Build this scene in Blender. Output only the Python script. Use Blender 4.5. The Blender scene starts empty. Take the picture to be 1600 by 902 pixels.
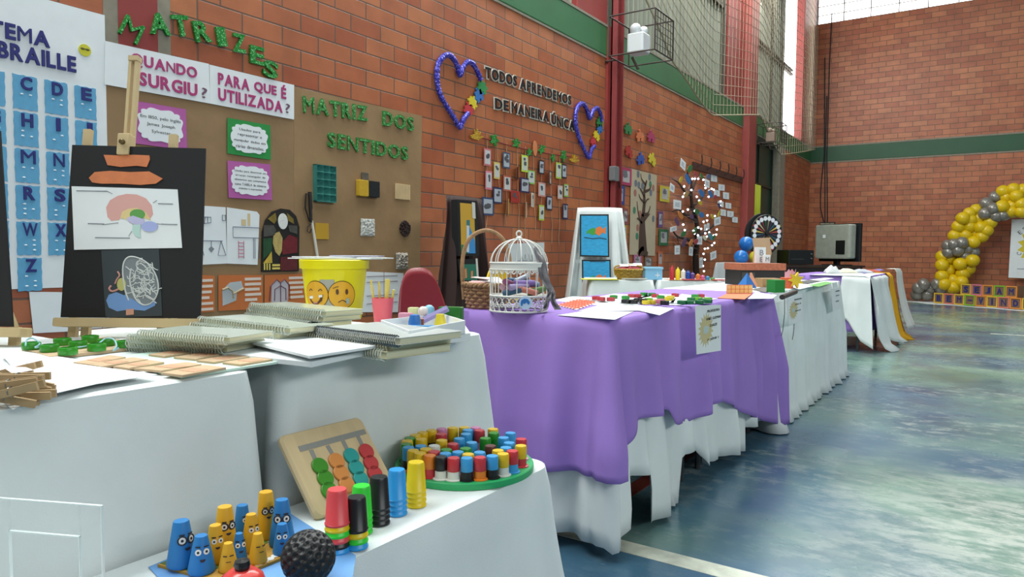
import bpy, bmesh, math, random
from mathutils import Vector, Matrix, noise as mnoise
random.seed(7)
SC = bpy.context.scene
COL = SC.collection
PI = math.pi
# ---------------------------------------------------------------- camera
FPX = 1116.3
YAW, PITCH, ROLL = map(math.radians, (33.94, 2.914, 0.479))
CAM = Vector((0, 0, 0.96))
_cy, _sy, _cp, _sp = math.cos(YAW), math.sin(YAW), math.cos(PITCH), math.sin(PITCH)
FW = Vector((-_sy*_cp, _cy*_cp, -_sp))
_r0 = Vector((_cy, _sy, 0)); _u0 = _r0.cross(FW)
RT = _r0*math.cos(ROLL) + _u0*math.sin(ROLL)
UP = -_r0*math.sin(ROLL) + _u0*math.cos(ROLL)
cd = bpy.data.cameras.new('camera'); cam = bpy.data.objects.new('camera', cd); COL.objects.link(cam)
cam.matrix_world = Matrix(((RT.x, UP.x, -FW.x, CAM.x), (RT.y, UP.y, -FW.y, CAM.y), (RT.z, UP.z, -FW.z, CAM.z), (0, 0, 0, 1)))
cd.sensor_width = 36.0; cd.lens = FPX/1600*36.0; cd.clip_start = 0.02; cd.clip_end = 200
SC.camera = cam
# ---------------------------------------------------------------- light
SC.view_settings.view_transform = 'Standard'; SC.view_settings.look = 'None'
SC.view_settings.gamma = 1.0; SC.view_settings.exposure = 0.36
try: SC.view_settings.use_curve_mapping = False
except Exception: pass
W = bpy.data.worlds.new('world'); SC.world = W; W.use_nodes = True
W.node_tree.nodes['Background'].inputs[0].default_value = (0.80, 0.92, 1.0, 1)
W.node_tree.nodes['Background'].inputs[1].default_value = 0.20
def area(name, loc, target, sx, sy, power, col=(1, 1, 1)):
    l = bpy.data.lights.new(name, 'AREA'); l.shape = 'RECTANGLE'; l.size = sx; l.size_y = sy; l.energy = power; l.color = col
    o = bpy.data.objects.new(name, l); COL.objects.link(o); o.location = loc
    o.rotation_euler = (Vector(target)-Vector(loc)).to_track_quat('-Z', 'Y').to_euler()
    return o



area('roof_skylight', (-0.6, 5.5, 7.6), (-0.6, 5.5, 0), 3.0, 16, 240, (0.93, 1.0, 0.97))
area('left_clerestory_daylight', (-3.2, 4.5, 5.9), (1.2, 4.5, 0), 18, 1.6, 900, (0.95, 1.0, 0.98))
area('right_clerestory_daylight', (9.5, 0.5, 5.6), (-3.6, 3.5, 1.2), 9, 1.3, 330, (0.95, 1.0, 0.98))
# ---------------------------------------------------------------- measuring helpers
def ray(px, py): return FW + RT*((px-800)/FPX) - UP*((py-451)/FPX)
def onz(px, py, z): d = ray(px, py); return CAM + d*((z-CAM.z)/d.z)
def onx(px, py, x): d = ray(px, py); return CAM + d*((x-CAM.x)/d.x)
def ony(px, py, y): d = ray(px, py); return CAM + d*((y-CAM.y)/d.y)
def at(px, py, depth): return CAM + ray(px, py)*depth
def dep(p): return (Vector(p)-CAM).dot(FW)
WX, WY = -3.6, 17.68
# ---------------------------------------------------------------- materials
def lin1(c): return c/12.92 if c <= 0.04045 else ((c+0.055)/1.055)**2.4
def lin(c):
    if isinstance(c, str):
        c = c.lstrip('#'); c = [int(c[i:i+2], 16)/255 for i in (0, 2, 4)]
    return tuple(lin1(x) for x in c)+(1.0,)
_mats = {}
def mat(name, col, rough=0.6, metal=0.0, var=0.0, scale=12.0, bump=0.0, bscale=60.0, emit=0.0, trans=0.0, alpha=1.0, spec=0.5, sub=0.0, stretch=None):
    if name in _mats: return _mats[name]
    m = bpy.data.materials.new(name); m.use_nodes = True; nt = m.node_tree; N = nt.nodes; L = nt.links
    b = N['Principled BSDF']; c = lin(col)
    b.inputs['Base Color'].default_value = c; b.inputs['Roughness'].default_value = rough; b.inputs['Metallic'].default_value = metal
    b.inputs['Specular IOR Level'].default_value = spec
    if var or bump:
        tc = N.new('ShaderNodeTexCoord'); src = tc.outputs['Object']
        if stretch:
            mp = N.new('ShaderNodeMapping'); mp.inputs['Scale'].default_value = stretch; L.new(src, mp.inputs['Vector']); src = mp.outputs[0]
    if var:
        n = N.new('ShaderNodeTexNoise'); n.inputs['Scale'].default_value = scale; n.inputs['Detail'].default_value = 4; L.new(src, n.inputs['Vector'])
        r = N.new('ShaderNodeMapRange'); r.inputs[1].default_value = 0.3; r.inputs[2].default_value = 0.7; r.inputs[3].default_value = 1-var; r.inputs[4].default_value = 1+var*0.6
        L.new(n.outputs[0], r.inputs[0])
        mx = N.new('ShaderNodeMix'); mx.data_type = 'RGBA'; mx.blend_type = 'MULTIPLY'; mx.inputs[0].default_value = 1; mx.inputs[6].default_value = c
        L.new(r.outputs[0], mx.inputs[7]); L.new(mx.outputs[2], b.inputs['Base Color'])
    if bump:
        n2 = N.new('ShaderNodeTexNoise'); n2.inputs['Scale'].default_value = bscale; n2.inputs['Detail'].default_value = 3; L.new(src, n2.inputs['Vector'])
        bp = N.new('ShaderNodeBump'); bp.inputs['Strength'].default_value = bump; bp.inputs['Distance'].default_value = 0.01
        L.new(n2.outputs[0], bp.inputs['Height']); L.new(bp.outputs[0], b.inputs['Normal'])
    if emit:
        b.inputs['Emission Color'].default_value = c; b.inputs['Emission Strength'].default_value = emit
    if trans: b.inputs['Transmission Weight'].default_value = trans
    if alpha < 1: b.inputs['Alpha'].default_value = alpha
    _mats[name] = m
    return m
def glitter(name, col, dark=0.45):
    if name in _mats: return _mats[name]
    m = bpy.data.materials.new(name); m.use_nodes = True; nt = m.node_tree; N = nt.nodes; L = nt.links; b = N['Principled BSDF']
    c = lin(col); tc = N.new('ShaderNodeTexCoord')
    v = N.new('ShaderNodeTexVoronoi'); v.inputs['Scale'].default_value = 190; L.new(tc.outputs['Object'], v.inputs['Vector'])
    sx = N.new('ShaderNodeSeparateColor'); L.new(v.outputs['Color'], sx.inputs[0])
    cr = N.new('ShaderNodeValToRGB'); e = cr.color_ramp.elements
    e[0].position = 0.0; e[0].color = tuple(x*dark for x in c[:3])+(1,); e[1].position = 0.75; e[1].color = c
    e2 = cr.color_ramp.elements.new(0.97); e2.color = tuple(min(1, x*1.5+0.25) for x in c[:3])+(1,)
    L.new(sx.outputs[0], cr.inputs[0]); L.new(cr.outputs[0], b.inputs['Base Color'])
    b.inputs['Metallic'].default_value = 0.35; b.inputs['Roughness'].default_value = 0.3
    bp = N.new('ShaderNodeBump'); bp.inputs['Strength'].default_value = 0.6; bp.inputs['Distance'].default_value = 0.004
    L.new(sx.outputs[1], bp.inputs['Height']); L.new(bp.outputs[0], b.inputs['Normal'])
    _mats[name] = m; return m
def brick_mat(name, axis, off=(0, 0)):
    m = bpy.data.materials.new(name); m.use_nodes = True; nt = m.node_tree; N = nt.nodes; L = nt.links; b = N['Principled BSDF']
    tc = N.new('ShaderNodeTexCoord'); sp = N.new('ShaderNodeSeparateXYZ'); L.new(tc.outputs['Object'], sp.inputs[0])
    cb = N.new('ShaderNodeCombineXYZ'); ad = N.new('ShaderNodeMath'); ad.operation = 'ADD'; ad.inputs[1].default_value = off[0]
    az = N.new('ShaderNodeMath'); az.operation = 'ADD'; az.inputs[1].default_value = off[1]
    L.new(sp.outputs[axis], ad.inputs[0]); L.new(sp.outputs[2], az.inputs[0]); L.new(ad.outputs[0], cb.inputs[0]); L.new(az.outputs[0], cb.inputs[1])
    br = N.new('ShaderNodeTexBrick'); L.new(cb.outputs[0], br.inputs['Vector'])
    br.offset = 0.5; br.inputs['Scale'].default_value = 1.0; br.inputs['Brick Width'].default_value = 0.277; br.inputs['Row Height'].default_value = 0.1125
    br.inputs['Mortar Size'].default_value = 0.0055; br.inputs['Mortar Smooth'].default_value = 0.25; br.inputs['Bias'].default_value = 0.0
    br.inputs['Color1'].default_value = lin('#a25536'); br.inputs['Color2'].default_value = lin('#b87048'); br.inputs['Mortar'].default_value = lin('#6d5242')
    n = N.new('ShaderNodeTexNoise'); n.inputs['Scale'].default_value = 5; n.inputs['Detail'].default_value = 6; L.new(tc.outputs['Object'], n.inputs['Vector'])
    r = N.new('ShaderNodeMapRange'); r.inputs[1].default_value = 0.3; r.inputs[2].default_value = 0.7; r.inputs[3].default_value = 0.82; r.inputs[4].default_value = 1.12; L.new(n.outputs[0], r.inputs[0])
    mx = N.new('ShaderNodeMix'); mx.data_type = 'RGBA'; mx.blend_type = 'MULTIPLY'; mx.inputs[0].default_value = 1
    L.new(br.outputs['Color'], mx.inputs[6]); L.new(r.outputs[0], mx.inputs[7]); L.new(mx.outputs[2], b.inputs['Base Color'])
    # grooved clay faces: fine horizontal combing plus recessed joints
    wv = N.new('ShaderNodeTexNoise'); wv.inputs['Scale'].default_value = 1; mp = N.new('ShaderNodeMapping'); mp.inputs['Scale'].default_value = (3, 220, 1); L.new(cb.outputs[0], mp.inputs['Vector']); L.new(mp.outputs[0], wv.inputs['Vector'])
    sc = N.new('ShaderNodeMath'); sc.operation = 'MULTIPLY'; sc.inputs[1].default_value = 0.12; L.new(wv.outputs[0], sc.inputs[0])
    sb = N.new('ShaderNodeMath'); sb.operation = 'SUBTRACT'; L.new(sc.outputs[0], sb.inputs[0]); L.new(br.outputs['Fac'], sb.inputs[1])
    bp = N.new('ShaderNodeBump'); bp.inputs['Strength'].default_value = 0.7; bp.inputs['Distance'].default_value = 0.006; L.new(sb.outputs[0], bp.inputs['Height']); L.new(bp.outputs[0], b.inputs['Normal'])
    b.inputs['Roughness'].default_value = 0.42; b.inputs['Specular IOR Level'].default_value = 0.55
    return m
# ---------------------------------------------------------------- mesh building
def rotz(a): return Matrix.Rotation(a, 4, 'Z')
def T(x, y, z): return Matrix.Translation((x, y, z))
def frame(o, u, v, w=None):
    u = Vector(u).normalized(); v = Vector(v).normalized(); w = u.cross(v).normalized() if w is None else Vector(w).normalized()
    return Matrix(((u.x, v.x, w.x, o[0]), (u.y, v.y, w.y, o[1]), (u.z, v.z, w.z, o[2]), (0, 0, 0, 1)))
class MB:
    def __init__(s): s.v = []; s.f = []
    def add(s, vs, fs, M=None):
        o = len(s.v)
        s.v += [tuple(M @ Vector(p)) if M is not None else tuple(p) for p in vs]
        s.f += [tuple(i+o for i in f) for f in fs]
        return s
    def join(s, other, M=None): return s.add(other.v, other.f, M)
    def box(s, x0, y0, z0, x1, y1, z1, M=None):
        vs = [(x0, y0, z0), (x1, y0, z0), (x1, y1, z0), (x0, y1, z0), (x0, y0, z1), (x1, y0, z1), (x1, y1, z1), (x0, y1, z1)]
        return s.add(vs, [(3, 2, 1, 0), (4, 5, 6, 7), (0, 1, 5, 4), (1, 2, 6, 5), (2, 3, 7, 6), (3, 0, 4, 7)], M)
    def rbox(s, x0, y0, z0, x1, y1, z1, r, M=None, n=3):
        # rounded in plan, small chamfer top and bottom
        P = []
        for cx, cyy, a0 in ((x1-r, y1-r, 0), (x0+r, y1-r, PI/2), (x0+r, y0+r, PI), (x1-r, y0+r, 1.5*PI)):
            for k in range(n+1):
                a = a0+k*PI/2/n; P.append((cx+r*math.cos(a), cyy+r*math.sin(a)))
        return s.prism(P, z0, z1, M, ch=min(r*0.4, (z1-z0)*0.3))
    def prism(s, P, z0, z1, M=None, ch=0.0):
        n = len(P); cx = sum(p[0] for p in P)/n; cyy = sum(p[1] for p in P)/n
        if ch:
            R = max(math.hypot(p[0]-cx, p[1]-cyy) for p in P); k = 1-ch/R
            Q = [((p[0]-cx)*k+cx, (p[1]-cyy)*k+cyy) for p in P]
            rings = [(Q, z0), (P, z0+ch), (P, z1-ch), (Q, z1)]
        else: rings = [(P, z0), (P, z1)]
        vs = [(p[0], p[1], z) for Pp, z in rings for p in Pp]; fs = []
        for k in range(len(rings)-1):
            for i in range(n):
                j = (i+1) % n; fs.append((k*n+i, k*n+j, k*n+n+j, k*n+n+i))
        fs.append(tuple(range(n-1, -1, -1))); fs.append(tuple((len(rings)-1)*n+i for i in range(n)))
        return s.add(vs, fs, M)
    def lathe(s, prof, n=20, M=None, cap=True):
        vs = []; fs = []
        for r, z in prof:
            for i in range(n):
                a = 2*PI*i/n; vs.append((r*math.cos(a), r*math.sin(a), z))
        for k in range(len(prof)-1):
            for i in range(n):
                j = (i+1) % n; fs.append((k*n+i, k*n+j, k*n+n+j, k*n+n+i))
        if cap:
            fs.append(tuple(range(n-1, -1, -1))); fs.append(tuple((len(prof)-1)*n+i for i in range(n)))
        return s.add(vs, fs, M)
    def tube(s, path, r, n=6, closed=False, M=None):
        P = [Vector(p) for p in path]; m = len(P); vs = []; fs = []
        rr = r if isinstance(r, (list, tuple)) else [r]*m
        prev = None
        for k in range(m):
            a = P[(k-1) % m] if (closed or k > 0) else P[k]; b = P[(k+1) % m] if (closed or k < m-1) else P[k]
            t = (b-a); t = t.normalized() if t.length > 1e-9 else Vector((0, 0, 1))
            if prev is None:
                h = Vector((0, 0, 1)) if abs(t.z) < 0.9 else Vector((1, 0, 0)); u = t.cross(h).normalized()
            else:
                u = prev - t*prev.dot(t); u = u.normalized() if u.length > 1e-9 else t.orthogonal().normalized()
            prev = u; w = t.cross(u)
            for i in range(n):
                an = 2*PI*i/n; vs.append(P[k]+(u*math.cos(an)+w*math.sin(an))*rr[k])
        K = m if closed else m-1
        for k in range(K):
            for i in range(n):
                j = (i+1) % n; k2 = (k+1) % m; fs.append((k*n+i, k*n+j, k2*n+j, k2*n+i))
        if not closed:
            fs.append(tuple(range(n-1, -1, -1))); fs.append(tuple((m-1)*n+i for i in range(n)))
        return s.add(vs, fs, M)
    def ball(s, c, r, nu=12, nv=8, sc=(1, 1, 1), M=None):
        vs = [(c[0], c[1], c[2]-r*sc[2])]; fs = []
        for k in range(1, nv):
            ph = -PI/2+PI*k/nv
            for i in range(nu):
                a = 2*PI*i/nu; vs.append((c[0]+r*sc[0]*math.cos(ph)*math.cos(a), c[1]+r*sc[1]*math.cos(ph)*math.sin(a), c[2]+r*sc[2]*math.sin(ph)))
        vs.append((c[0], c[1], c[2]+r*sc[2])); top = len(vs)-1
        for i in range(nu):
            j = (i+1) % nu; fs.append((0, 1+j, 1+i)); fs.append((top, 1+(nv-2)*nu+i, 1+(nv-2)*nu+j))
            for k in range(nv-2): fs.append((1+k*nu+i, 1+k*nu+j, 1+(k+1)*nu+j, 1+(k+1)*nu+i))
        return s.add(vs, fs, M)
    def grid(s, fn, nu, nv, M=None):
        vs = [fn(i/nu, j/nv) for j in range(nv+1) for i in range(nu+1)]
        fs = [(j*(nu+1)+i, j*(nu+1)+i+1, (j+1)*(nu+1)+i+1, (j+1)*(nu+1)+i) for j in range(nv) for i in range(nu)]
        return s.add(vs, fs, M)
def obj(name, mb, m, parent=None, M=None, smooth=False, solid=0.0, bevel=0.0):
    me = bpy.data.meshes.new(name); me.from_pydata(mb.v, [], mb.f); me.materials.append(m)
    bm = bmesh.new(); bm.from_mesh(me); bmesh.ops.recalc_face_normals(bm, faces=bm.faces); bm.to_mesh(me); bm.free()
    if smooth:
        me.polygons.foreach_set('use_smooth', [True]*len(me.polygons))
        try: me.set_sharp_from_angle(angle=math.radians(smooth if smooth > 1 else 42))
        except Exception: pass
    me.update()
    o = bpy.data.objects.new(name, me); COL.objects.link(o)
    if parent is not None: o.parent = parent
    if M is not None: o.matrix_local = M
    if solid:
        md = o.modifiers.new('thickness', 'SOLIDIFY'); md.thickness = solid; md.offset = 0
    if bevel:
        md = o.modifiers.new('edge', 'BEVEL'); md.width = bevel; md.segments = 2; md.limit_method = 'ANGLE'
    return o
def tag(o, label, cat, group=None):
    o['label'] = label; o['category'] = cat
    if group: o['group'] = group
    return o
def thing(name, label, cat, M=None, group=None):
    o = bpy.data.objects.new(name, None); o.empty_display_size = 0.05; COL.objects.link(o)
    if M is not None: o.matrix_world = M if isinstance(M, Matrix) else Matrix.Translation(M)
    return tag(o, label, cat, group)
def struct(name, mb, m, parent=None, M=None, **k):
    o = obj(name, mb, m, parent, M, **k)
    if parent is None: o['kind'] = 'structure'
    return o
def copy_tree(o, parent=None):
    c = o.copy(); COL.objects.link(c)
    if parent is not None: c.parent = parent
    for ch in list(o.children): copy_tree(ch, c)
    return c
# ---------------------------------------------------------------- letters (built-in font turned into mesh)
_gl = {}
def glyph(ch, bold=0.0):
    k = (ch, bold)
    if k in _gl: return _gl[k]
    cu = bpy.data.curves.new('glyph', 'FONT'); cu.body = ch; cu.size = 1.0; cu.resolution_u = 3; cu.extrude = 0.5; cu.offset = bold if ch not in 'MNW' else 0.0
    ob = bpy.data.objects.new('glyph', cu); COL.objects.link(ob)
    dg = bpy.context.evaluated_depsgraph_get(); ev = ob.evaluated_get(dg)
    me = bpy.data.meshes.new_from_object(ev, depsgraph=dg)
    mb = MB(); mb.v = [tuple(v.co) for v in me.vertices]; mb.f = [tuple(p.vertices) for p in me.polygons]
    bpy.data.objects.remove(ob); bpy.data.meshes.remove(me); bpy.data.curves.remove(cu)
    xs = [v[0] for v in mb.v] or [0, 0.25]; mb.x0, mb.x1 = min(xs), max(xs)
    _gl[k] = mb; return mb
# bake every needed letter while the scene is still empty
def words(s, w, h, thick, bold=0.0, fit=True):
    """one string, centred on the origin in the XY plane, stretched to w x h"""
    out = MB(); x = 0
    for ch in s:
        if ch == ' ': x += 0.36; continue
        g = glyph(ch, bold); out.add([(v[0]-g.x0+x, v[1], v[2]) for v in g.v], g.f); x += g.x1-g.x0+0.09
    if not out.v: return out
    x0 = min(v[0] for v in out.v); x1 = max(v[0] for v in out.v); y0 = min(v[1] for v in out.v); y1 = max(v[1] for v in out.v)
    kx = w/max(1e-6, x1-x0); ky = h/max(1e-6, y1-y0)
    if not fit: ky = h/0.73; kx = min(ky, kx); y0, y1 = 0, 0.73
    out.v = [((v[0]-(x0+x1)/2)*kx, (v[1]-(y0+y1)/2)*ky, (v[2]+0.5)*thick) for v in out.v]
    return out
for _c in "ABCDEFGHIJLMNOPQRSTUVWXZÚÉ?": glyph(_c, 0.03)
for _c in "abcdefghijlmnoprstuvxyzáêéõABCDEGHIJLMNOPQRSTUVXZ0123456789.,:?-Úª": glyph(_c, 0.0)
# wall frame: local x runs along the wall (+Y), local y is up, local z points into the hall
def WF(Y, Z, off=0.0, rot=0.0): return frame((WX+off, Y, Z), (0, 1, 0), (0, 0, 1)) @ rotz(rot)
def FF(X, Z, off=0.0): return frame((X, WY-off, Z), (1, 0, 0), (0, 0, 1))
def wl(px, py, off=0.0):
    p = onx(px, py, WX+off); return (p.y, p.z)
def wpoly(pts, off=0.0):
    P = [wl(x, y, off) for x, y in pts]; c = (sum(p[0] for p in P)/len(P), sum(p[1] for p in P)/len(P))
    return c, [(p[0]-c[0], p[1]-c[1]) for p in P]
def blob(w, h, n, depth=0.12, k=40, seed=0, ph=0):
    """cloud outline: scalloped ellipse-rectangle"""
    P = []
    for i in range(k):
        a = 2*PI*i/k; ca, sa = math.cos(a), math.sin(a); e = 0.62
        x = math.copysign(abs(ca)**e, ca); y = math.copysign(abs(sa)**e, sa); b = 1-depth+depth*abs(math.sin(n*a/2+ph))
        P.append((x*w/2*b, y*h/2*b))
    return P
def ngon_star(pts, k=0): return pts
# ================================================================ SETTING
M_brickL = brick_mat('brick_left', 1, (0.06, -2.757+0.1125*25))
M_brickF = brick_mat('brick_far', 0, (0.02, -2.945+0.1125*27))
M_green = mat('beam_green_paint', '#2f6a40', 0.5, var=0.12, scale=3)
M_red = mat('column_red_paint', '#8f3530', 0.5, var=0.12, scale=3)
M_postred = mat('post_red_paint', '#8a3a3a', 0.45, var=0.1)
M_mortar = mat('mortar', '#8a8272', 0.8, var=0.15, scale=15)
M_dark = mat('dark_steel', '#2b2622', 0.5)
M_corr = mat('corrugated_sheet', '#8d9080', 0.55, var=0.18, scale=2.5, stretch=(1, 3, 0.4))
M_day = mat('daylight_gap', '#ffffff', 0.5, emit=3.0)
# floor ------------------------------------------------------------
def floor_mat():
    m = bpy.data.materials.new('worn_court_paint'); m.use_nodes = True; nt = m.node_tree; N = nt.nodes; L = nt.links; b = N['Principled BSDF']
    tc = N.new('ShaderNodeTexCoord')
    def nz(sc, det, rough=0.5, st=None):
        n = N.new('ShaderNodeTexNoise'); n.inputs['Scale'].default_value = sc; n.inputs['Detail'].default_value = det; n.inputs['Roughness'].default_value = rough
        if st:
            mp = N.new('ShaderNodeMapping'); mp.inputs['Scale'].default_value = st; L.new(tc.outputs['Object'], mp.inputs['Vector']); L.new(mp.outputs[0], n.inputs['Vector'])
        else: L.new(tc.outputs['Object'], n.inputs['Vector'])
        return n
    def ramp(n, stops):
        r = N.new('ShaderNodeValToRGB'); e = r.color_ramp.elements
        e[0].position, e[0].color = stops[0]; e[1].position, e[1].color = stops[-1]
        for p, c in stops[1:-1]: x = e.new(p); x.color = c
        L.new(n.outputs[0], r.inputs[0]); return r
    def mix(f, a, b2):
        x = N.new('ShaderNodeMix'); x.data_type = 'RGBA'
        for i, v in ((0, f), (6, a), (7, b2)):
            if hasattr(v, 'links'): L.new(v, x.inputs[i])
            else: x.inputs[i].default_value = v
        return x.outputs[2]
    blue = ramp(nz(0.9, 5), [(0.3, lin('#2b4c68')), (0.5, lin('#476b82')), (0.72, lin('#64878c'))])
    green = ramp(nz(1.3, 6, 0.6), [(0.3, lin('#4f726f')), (0.55, lin('#6f9084')), (0.75, lin('#9aab9e'))])
    # the plain blue court begins before the white line (y < 2.17), beyond it the paint is a faded green-blue mix
    sp = N.new('ShaderNodeSeparateXYZ'); L.new(tc.outputs['Object'], sp.inputs[0])
    st = N.new('ShaderNodeMapRange'); st.inputs[1].default_value = 2.12; st.inputs[2].default_value = 2.16; L.new(sp.outputs[1], st.inputs[0])
    gm = ramp(nz(0.55, 4), [(0.44, (0, 0, 0, 1)), (0.56, (1, 1, 1, 1))])
    ml = N.new('ShaderNodeMath'); ml.operation = 'MULTIPLY'; L.new(gm.outputs[0], ml.inputs[0]); L.new(st.outputs[0], ml.inputs[1])
    base = mix(ml.outputs[0], blue.outputs[0], green.outputs[0])
    wear = ramp(nz(11.0, 12, 0.74, (0.7, 1.25, 1)), [(0.50, (0, 0, 0, 1)), (0.60, (1, 1, 1, 1))])
    wm = ramp(nz(0.8, 4), [(0.42, (0.05, 0.05, 0.05, 1)), (0.66, (0.55, 0.55, 0.55, 1))])
    m2 = N.new('ShaderNodeMath'); m2.operation = 'MULTIPLY'; L.new(wear.outputs[0], m2.inputs[0]); L.new(wm.outputs[0], m2.inputs[1])
    c = mix(m2.outputs[0], base, lin('#bcc4ba'))
    # heavily scuffed patch just past the white line
    vd = N.new('ShaderNodeVectorMath'); vd.operation = 'DISTANCE'; vd.inputs[1].default_value = (0.35, 2.95, 0); L.new(tc.outputs['Object'], vd.inputs[0])
    md_ = N.new('ShaderNodeMapRange'); md_.inputs[1].default_value = 1.0; md_.inputs[2].default_value = 0.3; md_.inputs[3].default_value = 0.0; md_.inputs[4].default_value = 0.75; L.new(vd.outputs['Value'], md_.inputs[0])
    m3 = N.new('ShaderNodeMath'); m3.operation = 'MULTIPLY'; L.new(md_.outputs[0], m3.inputs[0]); L.new(ramp(nz(9.0, 12, 0.74, (0.6, 1.3, 1)), [(0.44, (0, 0, 0, 1)), (0.56, (1, 1, 1, 1))]).outputs[0], m3.inputs[1])
    m4 = N.new('ShaderNodeMath'); m4.operation = 'MULTIPLY'; L.new(m3.outputs[0], m4.inputs[0]); L.new(st.outputs[0], m4.inputs[1])
    c = mix(m4.outputs[0], c, lin('#c3c9c0'))
    L.new(c, b.inputs['Base Color'])
    rr = N.new('ShaderNodeMapRange'); rr.inputs[1].default_value = 0.3; rr.inputs[2].default_value = 0.7; rr.inputs[3].default_value = 0.14; rr.inputs[4].default_value = 0.34
    L.new(nz(2.2, 6).outputs[0], rr.inputs[0]); L.new(rr.outputs[0], b.inputs['Roughness'])
    bp = N.new('ShaderNodeBump'); bp.inputs['Strength'].default_value = 0.07; bp.inputs['Distance'].default_value = 0.01; L.new(nz(26, 5).outputs[0], bp.inputs['Height']); L.new(bp.outputs[0], b.inputs['Normal'])
    b.inputs['Specular IOR Level'].default_value = 0.6
    return m
struct('floor', MB().box(WX-0.2, -6, -0.1, 14, WY+0.2, 0), floor_mat())
def line_mat(name, col):
    m = mat(name, col, 0.5, var=0.25, scale=18, bump=0.1); return m
struct('trim_1', MB().box(-1.35, 2.07, 0, 1.6, 2.155, 0.0015), line_mat('court_line_white', '#cfd2c0'))
struct('trim_2', MB().box(-1.22, 2.2, 0, -1.15, 4.2, 0.0015), line_mat('court_line_red', '#7c3226'))
for i, x in enumerate((0.0, 0.62, 1.25, 1.9)):
    struct('trim_%d' % (3+i), MB().box(x, 10.6, 0, x+0.34, 10.66, 0.0015), line_mat('court_dash_white', '#cfd2c0'))
# left wall ----------------------------------------------------------
D0, D1 = 12.72, 14.80      # doorway
B0, B1 = 3.09, 3.42        # green beam
lw = MB().box(WX-0.2, -3, 0, WX, D0-0.02, B0).box(WX-0.2, D1+0.42, 0, WX, WY, B0)
struct('wall_left', lw, M_brickL)
struct('trim_7', MB().box(WX-0.2, D1, 0, WX+0.02, D1+0.42, B0), M_mortar, bevel=0.01)
bm_ = MB().box(WX-0.2, -3, B0+0.02, WX+0.015, WY, B1)
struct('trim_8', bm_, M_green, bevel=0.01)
struct('trim_9', MB().box(WX-0.2, -3, B0, WX+0.012, WY, B0+0.02), M_mortar)
struct('trim_10', MB().box(WX-0.2, -3, B1, WX+0.02, WY, B1+0.025), M_mortar)
struct('trim_11', MB().box(WX-0.1, 1.87, 1.86, WX+0.005, 2.07, B0), M_red)              # painted pillar face in the brickwork
struct('trim_12', MB().box(WX-0.1, 1.80, 1.86, WX+0.003, 1.87, B0).box(WX-0.1, 2.07, 1.86, WX+0.003, 2.14, B0), M_mortar)
struct('trim_13', MB().box(WX-0.15, 6.5, B1+0.025, WX+0.0, 7.18, 8), M_red, bevel=0.01)
struct('trim_14', MB().box(WX-0.1, 7.15, 0, WX+0.03, 7.45, B1+0.02), M_red)
struct('trim_15', MB().box(WX+0.03, 7.22, 0, WX+0.10, 7.235, 8).box(WX+0.03, 7.22, 0, WX+0.045, 7.40, 8).box(WX+0.03, 7.385, 0, WX+0.10, 7.40, 8), M_postred)   # steel channel post
struct('trim_16', MB().box(WX-0.15, 11.4, B1+0.025, WX+0.0, 12.28, 8), M_red, bevel=0.01)
struct('trim_17', MB().box(WX-0.1, 12.28, 0, WX+0.12, 12.72, 8), mat('post_red_light', '#94403a', 0.5, var=0.1), bevel=0.015)
struct('trim_18', MB().box(WX-0.15, 16.5, B1+0.025, WX+0.05, WY, 8), M_red, bevel=0.01)
# corrugated upper cladding
def corr(y0, y1, name):
    n = int((y1-y0)/0.0125); vs = []; fs = []
    for k, z in enumerate((B1, 8.0)):
        for i in range(n+1):
            y = y0+(y1-y0)*i/n; vs.append((WX-0.10+0.03*max(-0.6, min(0.6, math.sin(y*2*PI/0.135)))/0.6, y, z))
    for i in range(n): fs.append((i, i+1, n+2+i, n+1+i))
    struct(name, MB().add(vs, fs), M_corr, smooth=True)
corr(-3, 6.5, 'wall_left_cladding'); corr(7.18, 11.4, 'wall_left_cladding.001'); corr(12.7, 15.32, 'wall_left_cladding.002')
struct('window_1', MB().box(WX-0.14, 15.32, B1+0.03, WX-0.12, 16.5, 8), M_day)
rl = MB()
for z in (4.72, 4.80): rl.box(WX-0.09, 12.72, z, WX-0.03, 15.9, z+0.03)
rl.box(WX-0.09, 8.0, 4.80, WX-0.03, 11.4, 4.87)
rl.box(WX-0.07, 11.27, B1+0.03, WX-0.02, 11.36, 8)
rl.box(WX-0.09, 7.45, B1+0.03, WX-0.04, 7.50, 8).box(WX-0.09, 14.3, B1+0.03, WX-0.05, 14.33, 8).box(WX-0.09, 15.0, B1+0.03, WX-0.05, 15.04, 8)
struct('trim_19', rl, mat('cladding_rail', '#4b4439', 0.6))
# dark lobby behind the doorway with a green sliding gate
M_gate = mat('gate_green', '#1d3a2c', 0.45, var=0.15, scale=4)
g = struct('door_1', MB().box(WX-0.18, D0+0.35, 0, WX-0.14, D1, B0-0.05), M_gate)
gl = MB()
for z in (1.35, 2.25): gl.box(WX-0.14, D0+0.35, z, WX-0.11, D1, z+0.04)
for y in (D0+0.37, D0+1.05, D1-0.06): gl.box(WX-0.14, y, 0, WX-0.11, y+0.04, B0-0.06)
obj('gate_rail', gl, mat('gate_rail_dark', '#14241c', 0.45), g)
struct('trim_20', MB().box(WX-0.5, D0, B0-0.08, WX-0.19, D1, B0).box(WX-0.5, D0-0.02, 0, WX-0.45, D1+0.02, B0), mat('lobby_dark', '#1a211c', 0.8))
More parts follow.
